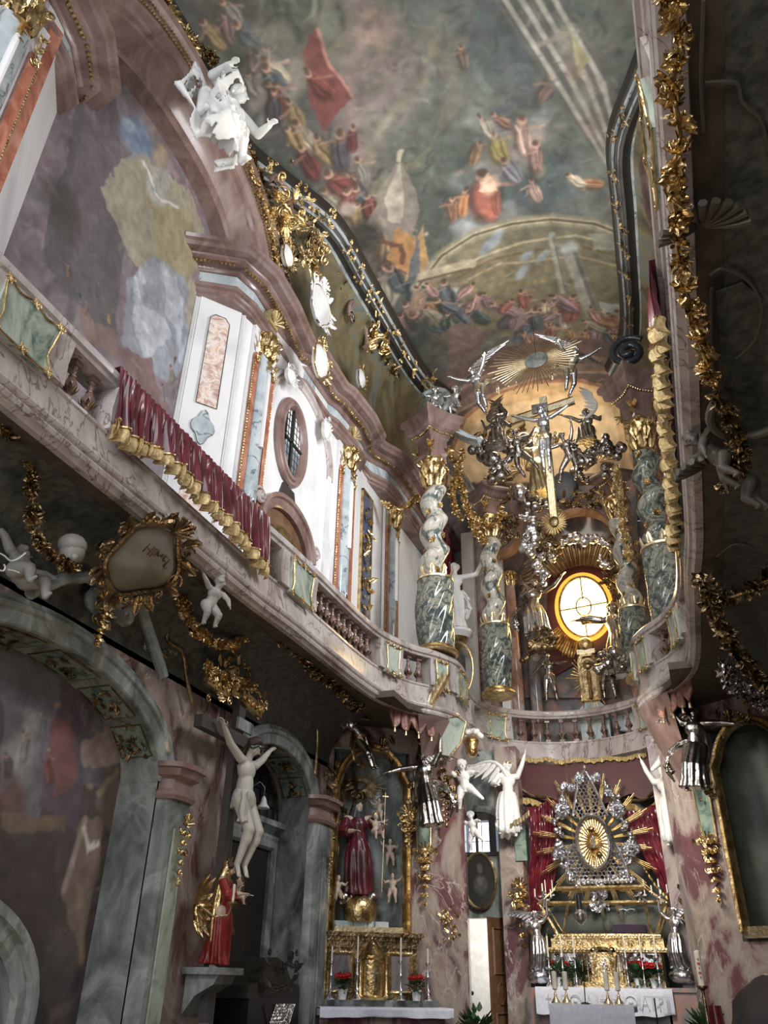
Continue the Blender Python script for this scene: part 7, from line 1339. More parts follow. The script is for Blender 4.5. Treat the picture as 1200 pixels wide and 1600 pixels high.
# silver angels with candelabra
DANG = dict(aL=[(-.5, -.3, .6), (.1, -.2, 1)], aR=[(.5, -.5, -.4), (.1, -.8, .3)], lean=(.10, 0, 1), look=(.3, -.8, .2), lL=[(-.15, -.5, -.9), (-.1, .3, -1)], lR=[(.2, -.2, -1), (.15, .4, -.9)])
an = figure('kneeling_angel', 'silver angel holding up a candelabrum right of the golden altar', 'statue', DANG, .78, dict(body=M['silver'], wing=M['silver']), 9, wings=[((-.45, .5, .5), (.1, .3, .8), .42), ((.5, .5, .45), (0, .3, .8), .42)], clothes=[('drapery', skirt(1.2, .02, 4), M['silver'])], vox=.010)
p = P(1066, 1533, y=13.0); an.location = tuple(p+(0, 0, .12)); an.rotation_euler.z = -.4
def candelabra(parent):
    m = MB(); h = np.array([-.14, -.08, 1.10]); m.tube([h-(0, 0, .06), h+(0, 0, .12)], .012, 6); w = MB()
    for dx, dz in ((-.15, .10), (0, .20), (.15, .10)):
        m.tube([h+(0, 0, .08), h+(dx*.5, 0, .05), h+(dx, 0, dz)], .010, 6); m.lathe([(.03, 0), (.035, .015), (.01, .02)], h+(dx, 0, dz), seg=10); w.lathe([(.013, 0), (.013, .13), (.002, .135)], h+(dx, 0, dz+.02), seg=8)
    o = m.build('candelabrum', M['silver'], None); o.parent = parent; o2 = w.build('candle', M['wax'], None); o2.parent = o
candelabra(an); b = MB().ball((0, 0, -.08), (.22, .18, .12), 14, 9).ball((.12, 0, -.1), (.12, .12, .1), 10, 7); o = b.build('cloud_base', M['silver'], None); o.parent = an
a2 = put(an, tuple(P(845, 1533, y=13.0)+(0, 0, .12)), .4, .78, 'silver angel holding up a candelabrum left of the golden altar', mirror=True)
for s_, u, lb in ((0, 870, 'pair of thin candles on the upper left edge of the sarcophagus'), (1, 1008, 'thin candle on the upper right edge of the sarcophagus')):
    m = MB()
    for d_ in ((0, 11) if s_ == 0 else (0,)): p = P(u-17*(1-s_)+d_, 1400, y=13.35); m.lathe([(.02, 0), (.03, .02), (.008, .03), (.008, .05)], p, seg=8); m.lathe([(.009, .05), (.009, .22), (.002, .225)], p, seg=8)
    tagp(m.build('candle', M['wax'], None), lb, 'candle')
# paschal candle, red object, greenery, front person
p = P(1097, 1540, y=11.0); t = thing('paschal_candle', 'tall thick decorated candle on a slim stand at the far right', 'candle', (p[0], 11, 0)); MB().lathe([(.14, 0), (.12, .04), (.03, .08), (.02, .6), (.04, .66), (.018, .7), (.018, p[2]-.05), (.06, p[2]-.02), (.06, p[2])], (p[0], 11, 0), seg=14).build('stand', M['oldgold'], t); MB().lathe([(.035, 0), (.035, .34), (.005, .35)], (p[0], 11, p[2]), seg=14).build('candle', M['wax'], t)
m = MB(); 
for k in range(5): m.box((p[0], 10.962, p[2]+.08+k*.045), (.03 if k % 2 else .012, .008, .02))
m.build('red_motif', M['poinsettia'], t, smooth=False)
p = P(1117, 1580, y=11.2); tagp(MB().merge(drape([(p[0], 11.2, 1.45), (p[0], 11.2, 1.2), (p[0], 11.2, .6), (p[0], 11.2, .0)], [.07, .09, .10, .12], None, 7, .1, 2, 24)).build('red_cloth', M['velvet'], None), 'dark red cloth hanging beside the tall candle stand', 'cloth')
for u, lb in ((1105, 'green leafy plant at the foot of the tall candle'), (745, 'green leafy plant before the open doorway')): p = P(u, 1600, y=11.4); plant('green_plant', u, .22, 0, lb, (p[0], 11.4, p[2]-.22))
struct('trim_70', MB().box((P(1105, 1600, y=11.4)[0], 11.4, .45), (.3, .3, .9)).box((P(745, 1600, y=11.4)[0], 11.4, .45), (.3, .3, .9)), M['greymarble'], smooth=False)
pr_ = figure('person', 'person in a dark coat with brown hair seen from behind at the bottom right corner', 'person', dict(aL=[(-.2, -.1, -1), (-.05, -.3, -.9)], aR=[(.2, -.1, -1), (.05, -.3, -.9)]), 1.62, dict(body=M['flesh'], hair=plain('very_dark_hair', (.022, .013, .010), .8, 0, (.01, .006, .005), 30)), 12, clothes=[('coat', robe(1.25, 8, .3), M['coat'])])
p = P(1250, 1690, y=2.1); pr_.location = (p[0], p[1], 0); pr_.rotation_euler.z = pi+.1; s_ = (p[2]+.02)/.9; pr_.scale = (s_, s_, s_)
# ------------------------------------------------------------ upper choir: glowing window, columns, glories, silver figures
B3 = lambda x0, x1, y0, y1, z0, z1: MB().box(((x0+x1)/2, (y0+y1)/2, (z0+z1)/2), (x1-x0, y1-y0, z1-z0))
WC = P(912, 948, y=15.35)
def ell(c, a, b, n=49, dy=0): return [c+np.array([a*math.cos(q), dy, b*math.sin(q)]) for q in np.linspace(0, 2*pi, n)[:-1]]
w = struct('window_4', MB().sweep3([(-.02, -.03), (-.02, .03), (.02, .05), (.03, -.03)], ell(WC, .48, .655), (0, -1, 0), True), M['oldgold'], ang=30)
MB().poly(ell(WC, .46, .64, dy=.02), (0, .01, 0)).build('glowing_pane', M['goldglass'], w, smooth=False)
MB().sweep3([(0, 0), (0, .015), (.085, .015), (.085, 0)], ell(WC, .495, .675, dy=-.0), (0, -1, 0), True).build('bloom_ring', M['amberbloom'], w, smooth=False)  # glowing ring shaped to imitate bloom round the pane
m = MB().tube([WC+(0, -.01, .16), WC+(0, -.01, .64)], .016, 6).tube([WC+(0, -.01, -.20), WC+(0, -.01, -.64)], .016, 6).tube([WC+(-.46, -.01, -.03), WC+(.46, -.01, .03)], .017, 6); m.tube(ell(WC, .15, .20, 25, -.01)+ell(WC, .15, .20, 25, -.01)[:1], .016, 6); m.build('muntin_bars', M['oldgold'], w)
area('golden_window_glow', tuple(WC-(0, .12, 0)), tuple(WC-(0, 3, .2)), .8, 1.1, 26, (1, .62, .22))
t = thing('window_glory', 'fan of golden rays standing over the glowing round window', 'sunburst', tuple(WC+(0, -.1, .9)))
rays(WC+(0, -.10, .10), X_, Z_, 15, .78, 1.32, .026, M['palegold'], t, 'upper_rays', 5, .16, 3, .02, a0=.85, a1=pi-.85)
rays(WC+(0, -.04, 0), X_, Z_, 46, .66, 1.02, .016, M['oldgold'], t, 'side_rays', 6, .12, 1, .012, a0=-.95, a1=.75, flat=1.25); rays(WC+(0, -.04, 0), X_, Z_, 16, .62, 1.0, .022, M['gold'], t, 'lower_rays', 7, .15, 2, .015, a0=pi+.5, a1=1.5*pi, flat=1.25)
def column(label, u, v0, v1, y, r, mat, capm='gold'):
    a, b = P(u, v1, y=y), P(u, v0, y=y); t = thing('column', label, 'column', (a[0], y, a[2])); z0, z1 = min(a[2], 6.4) if a[2] < 6.6 else a[2], b[2]; z0 = 5.05 if a[2] < 6.6 else z0
    MB().lathe([(r*1.25, 0), (r*1.3, .04), (r*1.05, .1), (r, .14), (r*1.02, (z1-z0)*.4), (r*.88, z1-z0-.3)], (a[0], y, z0), seg=24).build('shaft', M[mat], t); c = capital_mb(r*.85, .34); c.xf(None, (a[0], y, z1-.32)); c.build('capital', M[capm], t); return t
column('smooth rust marble column right of the slim left twisted column', 809, 895, 1095, 15.05, .125, 'redcol'); column('dark grey column left of the glowing window', 838, 915, 1095, 15.2, .115, 'browncol', 'oldgold'); column('rust brown pillar with gold edge right of the glowing window', 1000, 855, 1095, 15.05, .12, 'redcol')
for u0, u1, y, mt, lb in ((729, 748, 14.5, 'white', 'tall white pilaster strip right of the white saint'), (750, 766, 14.75, 'pink', 'pink marble strip between the white pilaster and the slim twisted column'), (784, 797, 14.8, 'white', 'pale strip right of the slim twisted column'), (655, 668, 14.5, 'glassgrey', 'grey strip left of the front left column'), (640, 652, 14.3, 'white', 'white wall edge left of the front left column')):
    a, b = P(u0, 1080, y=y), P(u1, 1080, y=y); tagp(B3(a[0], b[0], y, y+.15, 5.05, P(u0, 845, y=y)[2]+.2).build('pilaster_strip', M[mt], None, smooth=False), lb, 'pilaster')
# broken pediment mouldings
def mould(label, pts, y, s=1, mat='rosydark', name='curved_moulding', dy=0):
    q = cat_rom([P(u, v, y=y) for u, v in pts], 6); pr = [(-.10, 0), (-.10, .12), (-.06, .16), (-.03, .16), (0, .24), (.06, .26), (.08, .34), (.12, .36), (.12, 0)]; m = MB().sweep3([(a*s, b*s) for a, b in pr], q, (0, -1, 0)); return tagp(m.build(name, M[mat], None, ang=30), label, 'moulding')
mould('brown curved moulding rising right of the slim left column toward the cross', [(778, 868), (800, 858), (806, 830), (812, 800), (830, 770), (846, 752)], 14.6, 1.1)
mould('arched brown cornice over the clouds above the glowing window', [(846, 838), (868, 812), (905, 800), (945, 808), (968, 832)], 14.5, .9)
mould('brown curved moulding right of the dark blue oval', [(905, 752), (935, 752), (955, 775), (965, 800), (985, 830)], 14.7, 1.0)
mould('dark scrolling moulding between the left columns under the skyline angels', [(700, 715), (712, 735), (735, 770), (752, 800), (775, 820)], 14.3, 1.2, 'browncol')
mould('heavy pale cornice arm running from the left front column to the seated angels', [(668, 655), (690, 655), (712, 675), (735, 688), (752, 692)], 11.7, .7, 'bluegrey')
mould('brown moulding stub at the capital of the slim white right column', [(940, 745), (960, 760), (980, 790)], 14.2, .8)
c_ = P(882, 762, y=14.9); tagp(MB().ball(c_, (.30, .05, .42), 20, 12).build('dark_oval', plain('night_blue_field', (.02, .03, .05), .4), None), 'dark blue oval field beside the gilded cross shaft', 'medallion')
tagp(MB().poly([P(u, v, y=15.58) for u, v in ((690, 900), (690, 700), (740, 700), (800, 735), (860, 700), (990, 690), (1000, 900), (960, 1090), (690, 1090))], (0, .1, 0)).build('wall_back', M['browncol'], None, smooth=False), kind='structure')
tagp(MB().poly([P(u, v, y=15.5) for u, v in ((863, 850), (955, 850), (965, 1000), (860, 1060), (850, 1000))], (0, .05, 0)).build('red_backcloth', M['darkred'], None, smooth=False), 'dark red cloth field behind the glowing window rays', 'cloth')
for k, (u, v, r_) in enumerate(((780, 755, .34), (935, 722, .36), (820, 735, .3), (800, 780, .28))):
    c_ = P(u, v, y=14.95); m = MB(); add_shell(m, c_, X_, Z_, (0, -1, 0), r_, 9, 4.4); tagp(m.build('ochre_shell', M['oldgold'], None), ('ochre shell field in the dark vault behind the left seated angels', 'ochre shell field in the dark vault right of the crucifix', 'small gilded shell left of the crucified figure', 'small gilded shell over the left curved moulding')[k], 'ornament')
# clouds with cherub heads
def clouds(label, pts, y, r0, seed, mat='silver', n=3, name='cloud_cluster', vox=.016, swirl=0):
    r = random.Random(seed); m = MB()
    for u, v, s_ in pts:
        p = P(u, v, y=y)
        for k in range(n+1): m.ball(p+np.array([r.uniform(-1, 1), r.uniform(-.6, .4), r.uniform(-1, 1)])*r0*s_*.8, r0*s_*r.uniform(.45, .8), 10, 8)
    t = thing(name, label, 'cloud', tuple(P(pts[0][0], pts[0][1], y=y))); link_mesh(bake(m, vox, 2), 'cloud_puffs', M[mat], t); m = MB()
    for u, v, s_ in pts[::2]:
        p = P(u, v, y=y)+(0, -r0*s_*.9, 0); add_scroll(m, p, X_, Z_, r0*s_*.5, r0*.12, 1.6, r.uniform(0, 6)); m.ball(p+(.02, -.01, 0), r0*s_*.28, 8, 6)
    m.build('cloud_swirl', M[mat], t); return t
clouds('row of swirled silver clouds over the golden ray fan', [(846, 868, .8), (858, 858, 1), (872, 850, 1), (888, 846, 1.1), (904, 843, 1), (920, 842, 1.1), (936, 846, 1), (950, 852, .9), (862, 872, .8)], 14.35, .12, 3)
clouds('column of silver cloud balls between the left moulding and the glowing window', [(822, 772, 1.3), (830, 795, 1.1), (818, 812, .9), (836, 822, 1.2), (826, 845, 1.4), (832, 862, 1.3), (845, 888, 1), (852, 905, .8)], 14.2, .14, 4)
clouds('dark silver cloud balls under the crucified figure', [(820, 700, 1.2), (840, 770, 1.1), (845, 790, 1.2), (850, 742, .9), (900, 730, .8), (912, 744, .8)], 13.6, .15, 5, 'darksilver')
clouds('silver cloud puffs at the upper right rim of the glowing window', [(948, 880, 1), (958, 888, .9), (966, 895, .8), (938, 872, .7)], 14.5, .10, 6)
clouds('heavy dark silver clouds carrying the angels right of the crucifix', [(925, 700, 1.1), (938, 694, 1), (950, 703, 1.2), (965, 706, 1), (945, 735, .8), (915, 715, 1), (900, 700, .9)], 12.8, .15, 7, 'darksilver')
clouds('dark silver clouds carrying the seated angels left of the crucifix', [(760, 700, 1.3), (775, 715, 1.2), (772, 740, 1.1), (800, 700, 1.1), (822, 690, 1), (745, 700, .9), (790, 728, 1)], 12.8, .16, 8, 'darksilver')
clouds('dark clouds at the feet of the silver saint right of the window', [(950, 1030, 1.1), (965, 1020, 1), (975, 1035, 1), (940, 1045, .8)], 14.2, .13, 9, 'darksilver')
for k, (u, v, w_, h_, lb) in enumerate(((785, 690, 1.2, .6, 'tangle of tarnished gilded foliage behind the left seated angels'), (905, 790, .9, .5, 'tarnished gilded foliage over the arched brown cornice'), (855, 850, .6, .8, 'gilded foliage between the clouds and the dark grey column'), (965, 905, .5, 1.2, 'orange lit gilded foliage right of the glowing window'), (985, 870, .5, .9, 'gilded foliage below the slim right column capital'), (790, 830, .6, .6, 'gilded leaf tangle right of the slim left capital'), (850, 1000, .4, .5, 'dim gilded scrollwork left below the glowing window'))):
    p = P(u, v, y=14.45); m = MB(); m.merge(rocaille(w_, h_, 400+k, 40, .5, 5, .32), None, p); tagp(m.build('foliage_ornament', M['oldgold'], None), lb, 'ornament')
# free hanging flower strands
for lb, pts, y, r_, mt, sd in (('gilded flower strand hanging beside the front left column', [(722, 705), (716, 740), (705, 770), (712, 800), (724, 812)], 12.3, .10, 'gold', 41), ('gilded leaf strand linking the two left column capitals', [(700, 700), (718, 745), (728, 790), (742, 830), (760, 850)], 12.9, .11, 'gold', 42), ('gilded and silver flower strand hanging by the right dark green column', [(962, 730), (966, 770), (972, 810), (978, 850), (986, 880)], 12.4, .11, 'palegold', 43), ('gilded flower strand on the left of the front left entablature', [(600, 785), (618, 800), (640, 790), (655, 770)], 11.6, .10, 'gold', 44), ('gilded leaf strand over the slim left column capital', [(730, 800), (745, 815), (765, 822), (790, 800)], 13.2, .12, 'gold', 45)):
    garland('flower_strand', lb, [P(u, v, y=y) for u, v in pts], r_, M[mt], sd)
# ---- statues (templates are built once, then copied)
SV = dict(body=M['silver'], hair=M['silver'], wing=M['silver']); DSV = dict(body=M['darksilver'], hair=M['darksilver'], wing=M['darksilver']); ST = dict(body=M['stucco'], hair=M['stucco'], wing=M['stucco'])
def at(u, v, y, dz=0): p = P(u, v, y=y); return (p[0], p[1], p[2]+dz)
sn = figure('saint_statue', 'white marble saint with raised arm standing on a bracket between the left columns', 'statue', dict(aL=[(-.3, -.1, -1), (.3, -.6, -.4)], aR=[(.9, -.1, .15), (.45, -.2, .9)], look=(-.2, -.8, -.1), lean=(.04, 0, 1), lL=[(-.06, .0, -1), (0, .05, -1)], lR=[(.12, -.15, -1), (.05, .15, -1)]), 1.42, ST, 21, clothes=[('drapery', lambda J: (lambda mb: (mb.merge(sash(5, 1, .8)(J)), mb)[1])(skirt(.95, .02, 6)(J)), M['stucco'])])
sn.location = at(712, 985, 13.7); sn.rotation_euler.z = .25
p = P(714, 988, y=13.75); t = thing('wall_bracket', 'white bowl bracket with gilded underside carrying the white saint', 'bracket', tuple(p)); MB().lathe([(.02, -.34), (.12, -.28), (.26, -.10), (.30, -.05), (.30, 0), (.01, .0)], p, seg=24).build('bowl', M['white'], t); MB().lathe([(.01, -.40), (.08, -.33), (.17, -.22), (.23, -.13)], p+(0, -.03, -.02), seg=16, fn=lambda a, h: 1+.08*np.sin(a*8)).build('gilt_shell', M['gold'], t)
MB().tube([p+(0, 0, -.2), p+(0, 1.6, -.2)], .05, 6).build('support', M['white'], t)
m = drape([P(700, 838, y=14.6), P(703, 870, y=14.6), P(700, 900, y=14.6)], [.30, .34, .30], [.06, .07, .06], 9, .2, 4, 32); tagp(m.build('red_hanging', M['velvet'], None), 'small crimson hanging behind the head of the white saint', 'cloth')
t_ = MB(); c_ = P(714, 1045, y=12.9); t_.tube([c_+np.array([.28*math.cos(q), .02, .50*math.sin(q)]) for q in np.linspace(-1.6, 1.7, 26)], .022, 8); tagp(t_.build('gilded_hoop', M['gold'], None), 'thin gilded hoop curving beside the base of the front left column', 'hoop')
FLY = dict(aL=[(-.9, -.4, .1), (-.8, -.4, .2)], aR=[(.6, -.6, .5), (.5, -.7, .6)], lean=(-.45, -.2, .8), look=(.3, -.8, -.3), lL=[(.2, .2, -1), (.5, .4, -.7)], lR=[(.35, -.25, -.9), (.3, .4, -1)])
A1 = figure('angel_statue', 'silver angel with one wing raised high on top of the front left column', 'statue', FLY, 1.05, SV, 22, wings=[((.15, .25, 1), (-.6, 0, .3), .62), ((-.7, .4, .3), (0, .2, 1), .5)], clothes=[('drapery', sash(6, 1, 1.3), M['palegold'])]); A1.location = at(742, 645, 11.7); A1.rotation_euler = (0, .25, -.3)
SEAT = dict(aL=[(-.5, -.5, -.7), (-.1, -.9, .2)], aR=[(.6, -.2, -.7), (.3, -.8, -.3)], lean=(0, -.05, 1), look=(.15, -1, -.1), lL=[(-.15, -.9, -.3), (-.1, -.1, -1)], lR=[(.25, -.85, -.35), (.1, -.2, -1)])
A2 = figure('angel_statue', 'dark silver angel sitting with two tall wings raised left of the crucifix', 'statue', SEAT, 1.05, DSV, 23, wings=[((-.25, .3, 1), (-.8, 0, .2), .60), ((.15, .3, 1), (.8, 0, .1), .60)], clothes=[('drapery', skirt(1.3, -.05, 7), M['darksilver'])]); A2.location = at(782, 718, 12.6)
P1 = figure('putto', 'silver putto leaning on the volute at the end of the left vault frame', 'putto', dict(putto=True, aL=[(-.6, -.6, -.2), (-.2, -.9, -.2)], aR=[(.9, -.3, .1), (.8, -.5, -.2)], lean=(.2, -.2, 1), look=(.4, -.9, -.2), lL=[(-.3, -.5, -.8), (-.1, .3, -1)], lR=[(.6, -.5, -.6), (.4, .2, -1)]), .75, SV, 24, vox=.012); P1.location = at(678, 652, 11.8)
put(P1, at(712, 648, 11.6), -.5, .7, 'silver putto lying at the foot of the raised wing angel')
m = MB(); c_ = P(680, 630, y=12.1); m.tube(spiral(c_, np.array(X_, float), np.array(Z_, float), .36, 1.7, 30, 2.4, -1), np.linspace(.06, .09, 30), 10); tagp(m.build('frame_volute', M['greymarble'], None), 'dark marble volute ending the left vault frame over the front column', 'volute')
m = MB(); c_ = P(982, 550, y=12.1); m.tube(spiral(c_, np.array([-1., 0, 0]), np.array(Z_, float), .36, 1.7, 30, 2.4, -1), np.linspace(.06, .09, 30), 10); tagp(m.build('frame_volute', M['glassdark'], None), 'black marble volute ending the right vault frame over the green column', 'volute')
A3 = mirrored(A1, 'dark bronze toned angel leaning out over the right front column block'); A3.location = at(905, 612, 12.2); A3.rotation_euler = (0, -.2, .4)
A4 = figure('angel_statue', 'silver angel with one bright white wing raised right of the crucifix', 'statue', dict(SEAT, aL=[(-.7, -.3, .5), (-.8, -.3, .4)]), 1.05, DSV, 25, wings=[((.25, .2, 1), (.7, 0, .1), .62)], clothes=[('drapery', skirt(1.2, -.05, 9), M['darksilver'])]); A4.location = at(925, 712, 12.5); A4.rotation_euler.z = -.2
bpy.data.objects[A4.children[-1].name].data.materials[0] = M['white'] if A4.children[-1].name.startswith('wing') else M['darksilver']
for ch in A4.children:
    if ch.name.startswith('wing'): ch.data.materials[0] = M['white']
HD = dict(aL=[(-.4, -.3, .9), (-.2, -.4, .9)], aR=[(.7, -.4, -.3), (.6, -.6, .2)], lean=(.1, -.5, .9), look=(-.1, -1, -.5), lL=[(-.1, .1, -1), (.35, .4, -1)], lR=[(.5, -.1, -.8), (.4, .3, -.9)])
A5 = figure('angel_statue', 'dark silver angel clinging under the left arm of the gilded cross', 'statue', HD, 1.0, DSV, 26, clothes=[('drapery', sash(8, -1, 1.1), M['darksilver'])]); A5.location = at(820, 742, 12.7); A5.rotation_euler.y = -.15
A6 = put(A5, at(895, 748, 12.7), -.3, 1.0, 'dark silver angel bending down under the right arm of the gilded cross', mirror=True)
GF = figure('god_father_statue', 'bearded figure in gold cope and tall tiara behind the gilded cross', 'statue', dict(aL=[(-.7, -.5, -.2), (-.3, -.9, .1)], aR=[(.7, -.5, -.2), (.3, -.9, .1)], look=(-.1, -.9, -.5)), 1.35, SV, 27, longhair=True, clothes=[('cope', robe(1.25, 9), M['palegold'])], extra=lambda J: [('tiara', MB().lathe([(.050, .02), (.060, .06), (.062, .09), (.055, .10), (.060, .12), (.055, .15), (.040, .19), (.015, .23), (.012, .25), (.001, .26)], J['head'], seg=16), M['palegold']), ('beard', MB().rod(J['head']+J['R'][:, 1]*.04-J['R'][:, 2]*.03, J['head']+J['R'][:, 1]*.05-J['R'][:, 2]*.12, .035, .012), M['silver'])]); GF.location = at(848, 772, 13.1); GF.rotation_euler.z = -.1
# gilded crucifix, leaning forward at the top
cA, cB = P(866, 812, y=12.4), P(850, 640, y=11.9); u_ = nrm(cB-cA); t = thing('crucifix', 'large gilded cross with silver crucified figure high above the altar', 'crucifix', tuple(cA)); hL, hR = P(801, 658, y=11.98), P(897, 626, y=11.86)
Xc = nrm(hR-hL); Nc = nrm(np.cross(Xc, u_)); Rc = np.stack([Xc, nrm(np.cross(u_, Xc))*1, u_], 1)
def beam(a, b, w, th, m): x, y, z = frame_of(b-a); n_ = Nc; s_ = nrm(np.cross(b-a, n_)); R_ = np.stack([s_, n_, nrm(b-a)], 1); return m.box((a+b)/2, (w, th, np.linalg.norm(b-a)), R_)
m = beam(cA, cB+u_*.25, .13, .08, MB()); beam(hL, hR, .13, .08, m); m.build('gilded_beams', M['palegold'], t, smooth=False)
m = MB()
for a, b in ((cA, cB), (hL, hR)): s_ = nrm(np.cross(b-a, Nc)); [m.tube([a+s_*k*.068+Nc*.045*(1 if Nc[1] < 0 else -1), b+s_*k*.068+Nc*.045*(1 if Nc[1] < 0 else -1)], .010, 5) for k in (-1, 1)]
m.build('dark_edging', M['oldgold'], t)
co2 = figure('corpus', 'x', 'x', dict(aL=[(-.95, 0, .38), (-.85, 0, .42)], aR=[(.9, 0, .42), (.80, 0, .46)], lean=(0, 0, 1), lL=[(.0, -.15, -1), (.02, .08, -1), (0, -.4, -.9)], lR=[(-.01, -.22, -1), (-.05, .15, -1), (0, -.4, -.9)], look=(-.4, -.85, -.35), fat=.9), 1.3, SV, 28, longhair=True, clothes=[('loincloth', loin(3, [(-.09, -.06, .03), (-.14, -.07, -.06), (-.16, -.04, -.16)]), M['palegold'])])
del co2['label']; del co2['category']; co2.parent = t; ft = P(857, 733, y=12.2); fy = Nc if Nc[1] < 0 else -Nc; co2.location = tuple(ft+fy*.10-cA); mm = Matrix(np.stack([nrm(np.cross(-fy, u_))*1, -fy, u_], 1).tolist()); co2.rotation_euler = mm.to_euler(); hh = np.linalg.norm(P(848, 645, y=11.95)-ft); co2.scale = (hh/.93,)*3
pl = P(845, 645, y=11.9); o = MB().box((0, 0, 0), (.30, .03, .16)).build('inscription_plate', M['darksilver'], None, smooth=False); o.parent = t; o.location = tuple(pl+fy*.05-cA+u_*.08); o.rotation_euler = co2.rotation_euler
c_ = P(866, 816, y=12.35); t = thing('gilded_star', 'gilded sunflower star at the foot of the gilded cross', 'ornament', tuple(c_)); rays(c_, X_, Z_, 26, .07, .22, .028, M['palegold'], t, 'star_points', 3, .15, 1, .02); MB().ball(c_-(0, .02, 0), (.085, .04, .11), 12, 8).build('dark_heart', M['oldgold'], t)
# dove glory hanging under the vault
c_ = P(838, 563, y=12.0); t = thing('dove_glory', 'ring of gilded rays with the dove on a grey disc hanging below the vault', 'sunburst', tuple(c_)); ex_ = np.array([.98, .0, .12]); ey_ = nrm((-.05, .22, .97))
rays(c_, ex_, ey_, 56, .20, .82, .018, M['palegold'], t, 'gold_rays', 13, .28, 1, .014, flat=1.0); MB().lathe([(.22, 0), (.23, .015), (.22, .03)], c_, np.cross(ex_, ey_), 28).build('grey_disc', M['greymarble'], t)
m = MB(); dn = nrm(np.cross(ex_, ey_)); dn = dn if dn[2] < 0 else -dn; b0 = c_+dn*.06; m.rod(b0-ey_*.06, b0+ey_*.07, .035, .022, 10).ball(b0-ey_*.11, .026, 8, 6)
for s_ in (-1, 1):
    for k in range(5): add_leaf(m, b0+ex_*s_*.02, ex_*s_*(1-.12*k)+ey_*(.1+.28*k), dn, .20-.02*k, .055, .3, 5, 0)
for k in (-1, 0, 1): add_leaf(m, b0+ey_*.06, ey_+ex_*k*.3, dn, .12, .05, .2, 4, 0)
m.build('dove', M['silver'], t); MB().tube([c_, c_+(0, 0, 1.1)], .004, 4).build('suspension_wire', M['black'], t)
# figures round the glowing window
BIG = dict(aL=[(-.3, -.5, -.8), (.5, -.8, .1)], aR=[(.6, -.5, .2), (.6, -.5, .6)], look=(.5, -.7, .2), lL=[(-.15, -.6, -.8), (-.05, -.1, -1)], lR=[(.15, -.7, -.7), (.1, 0, -1)], lean=(.12, 0, 1))
A7 = figure('angel_statue', 'large silver angel seated on a cloud left of the glowing window', 'statue', BIG, 1.5, DSV, 31, wings=[((-.2, .3, .9), (-.7, 0, .3), .5)], clothes=[('drapery', skirt(1.2, 0, 11), M['silver']), ('sash', sash(12, -1, 1), M['darksilver'])]); A7.location = at(838, 1008, 14.95); A7.rotation_euler.z = .3
m = clouds('gilded shell edged cloud below the large seated silver angel', [(828, 1015, 1.2), (840, 1010, 1.2), (855, 1005, 1), (822, 1028, .9), (866, 998, .7)], 14.2, .12, 33, 'oldgold')
A8 = figure('saint_statue', 'large dark silver saint reaching an arm to the glowing window from the right', 'statue', dict(aL=[(-.8, -.3, .2), (-.95, -.1, .05)], aR=[(.4, -.4, -.8), (-.2, -.9, -.1)], look=(-.8, -.5, .2), lean=(-.12, 0, 1), lL=[(-.2, -.4, -1), (.05, .1, -1)]), 1.62, DSV, 32, longhair=True, clothes=[('robe', robe(1.15, 14), M['darksilver'])]); A8.location = at(975, 1062, 15.0); A8.rotation_euler.z = -.3
A9 = figure('angel_statue', 'dark standing angel left of the golden reliquary under the glowing window', 'statue', dict(aL=[(-.6, -.2, -.7), (-.5, -.4, -.7)], aR=[(.5, -.5, -.3), (.6, -.7, -.1)], look=(.4, -.9, 0), lL=[(-.1, -.1, -1), (-.05, .1, -1)], lR=[(.15, -.3, -1), (.1, .25, -1)]), .95, DSV, 34, wings=[((-.7, .3, .6), (.3, 0, .8), .42)], clothes=[('loincloth', loin(15, [(.05, -.07, 0), (.04, -.09, -.08), (.05, -.08, -.18)]), M['darksilver'])]); A9.location = at(862, 1096, 15.0)
A10 = put(A9, at(955, 1092, 15.0), -.3, .98, 'dark standing angel right of the golden reliquary under the glowing window', mirror=True)
for u, v, h in ((862, 1105, .0), (955, 1105, .0)): pass
c_ = P(921, 1060, y=15.05); t = thing('golden_reliquary', 'golden framed niche with white gold rays below the glowing window', 'shrine', tuple(c_)); rays(c_, X_, Z_, 40, .14, .36, .022, M['palegold'], t, 'spiky_rays', 5, .25, 1, .015, flat=1.35)
MB().sweep3([(-.02, 0), (-.02, .08), (.03, .10), (.03, 0)], [c_+np.array(q) for q in ((.15, 0, -.42), (.15, 0, .32), (.09, 0, .44), (-.09, 0, .44), (-.15, 0, .32), (-.15, 0, -.42))], (0, -1, 0), True).build('gilt_frame', M['gold'], t, smooth=False); B3(c_[0]-.15, c_[0]+.15, 15.03, 15.07, c_[2]-.42, c_[2]+.40).build('niche_back', M['oldgold'], t, smooth=False)
MB().ball(c_+(0, -.05, .26), (.09, .05, .09), 12, 8).lathe([(.07, -.40), (.05, -.2), (.08, 0), (.05, .12)], c_+(0, -.05, 0), seg=12, sy=.6).build('gilt_figure', M['gold'], t); MB().ball(c_+(0, 0, .66), .16, 16, 12).build('globe', M['gold'], t); B3(c_[0]-.17, c_[0]+.17, 14.95, 15.0, c_[2]+.46, c_[2]+.55).build('title_plate', M['palegold'], t, smooth=False)
MB().poly([c_+np.array(q) for q in ((-.26, 0, -.58), (-.12, 0, -.44), (.12, 0, -.44), (.26, 0, -.58), (.26, 0, -1.3), (-.26, 0, -1.3))], (0, .3, 0)).build('stone_mound', M['greymarble'], t, smooth=False)
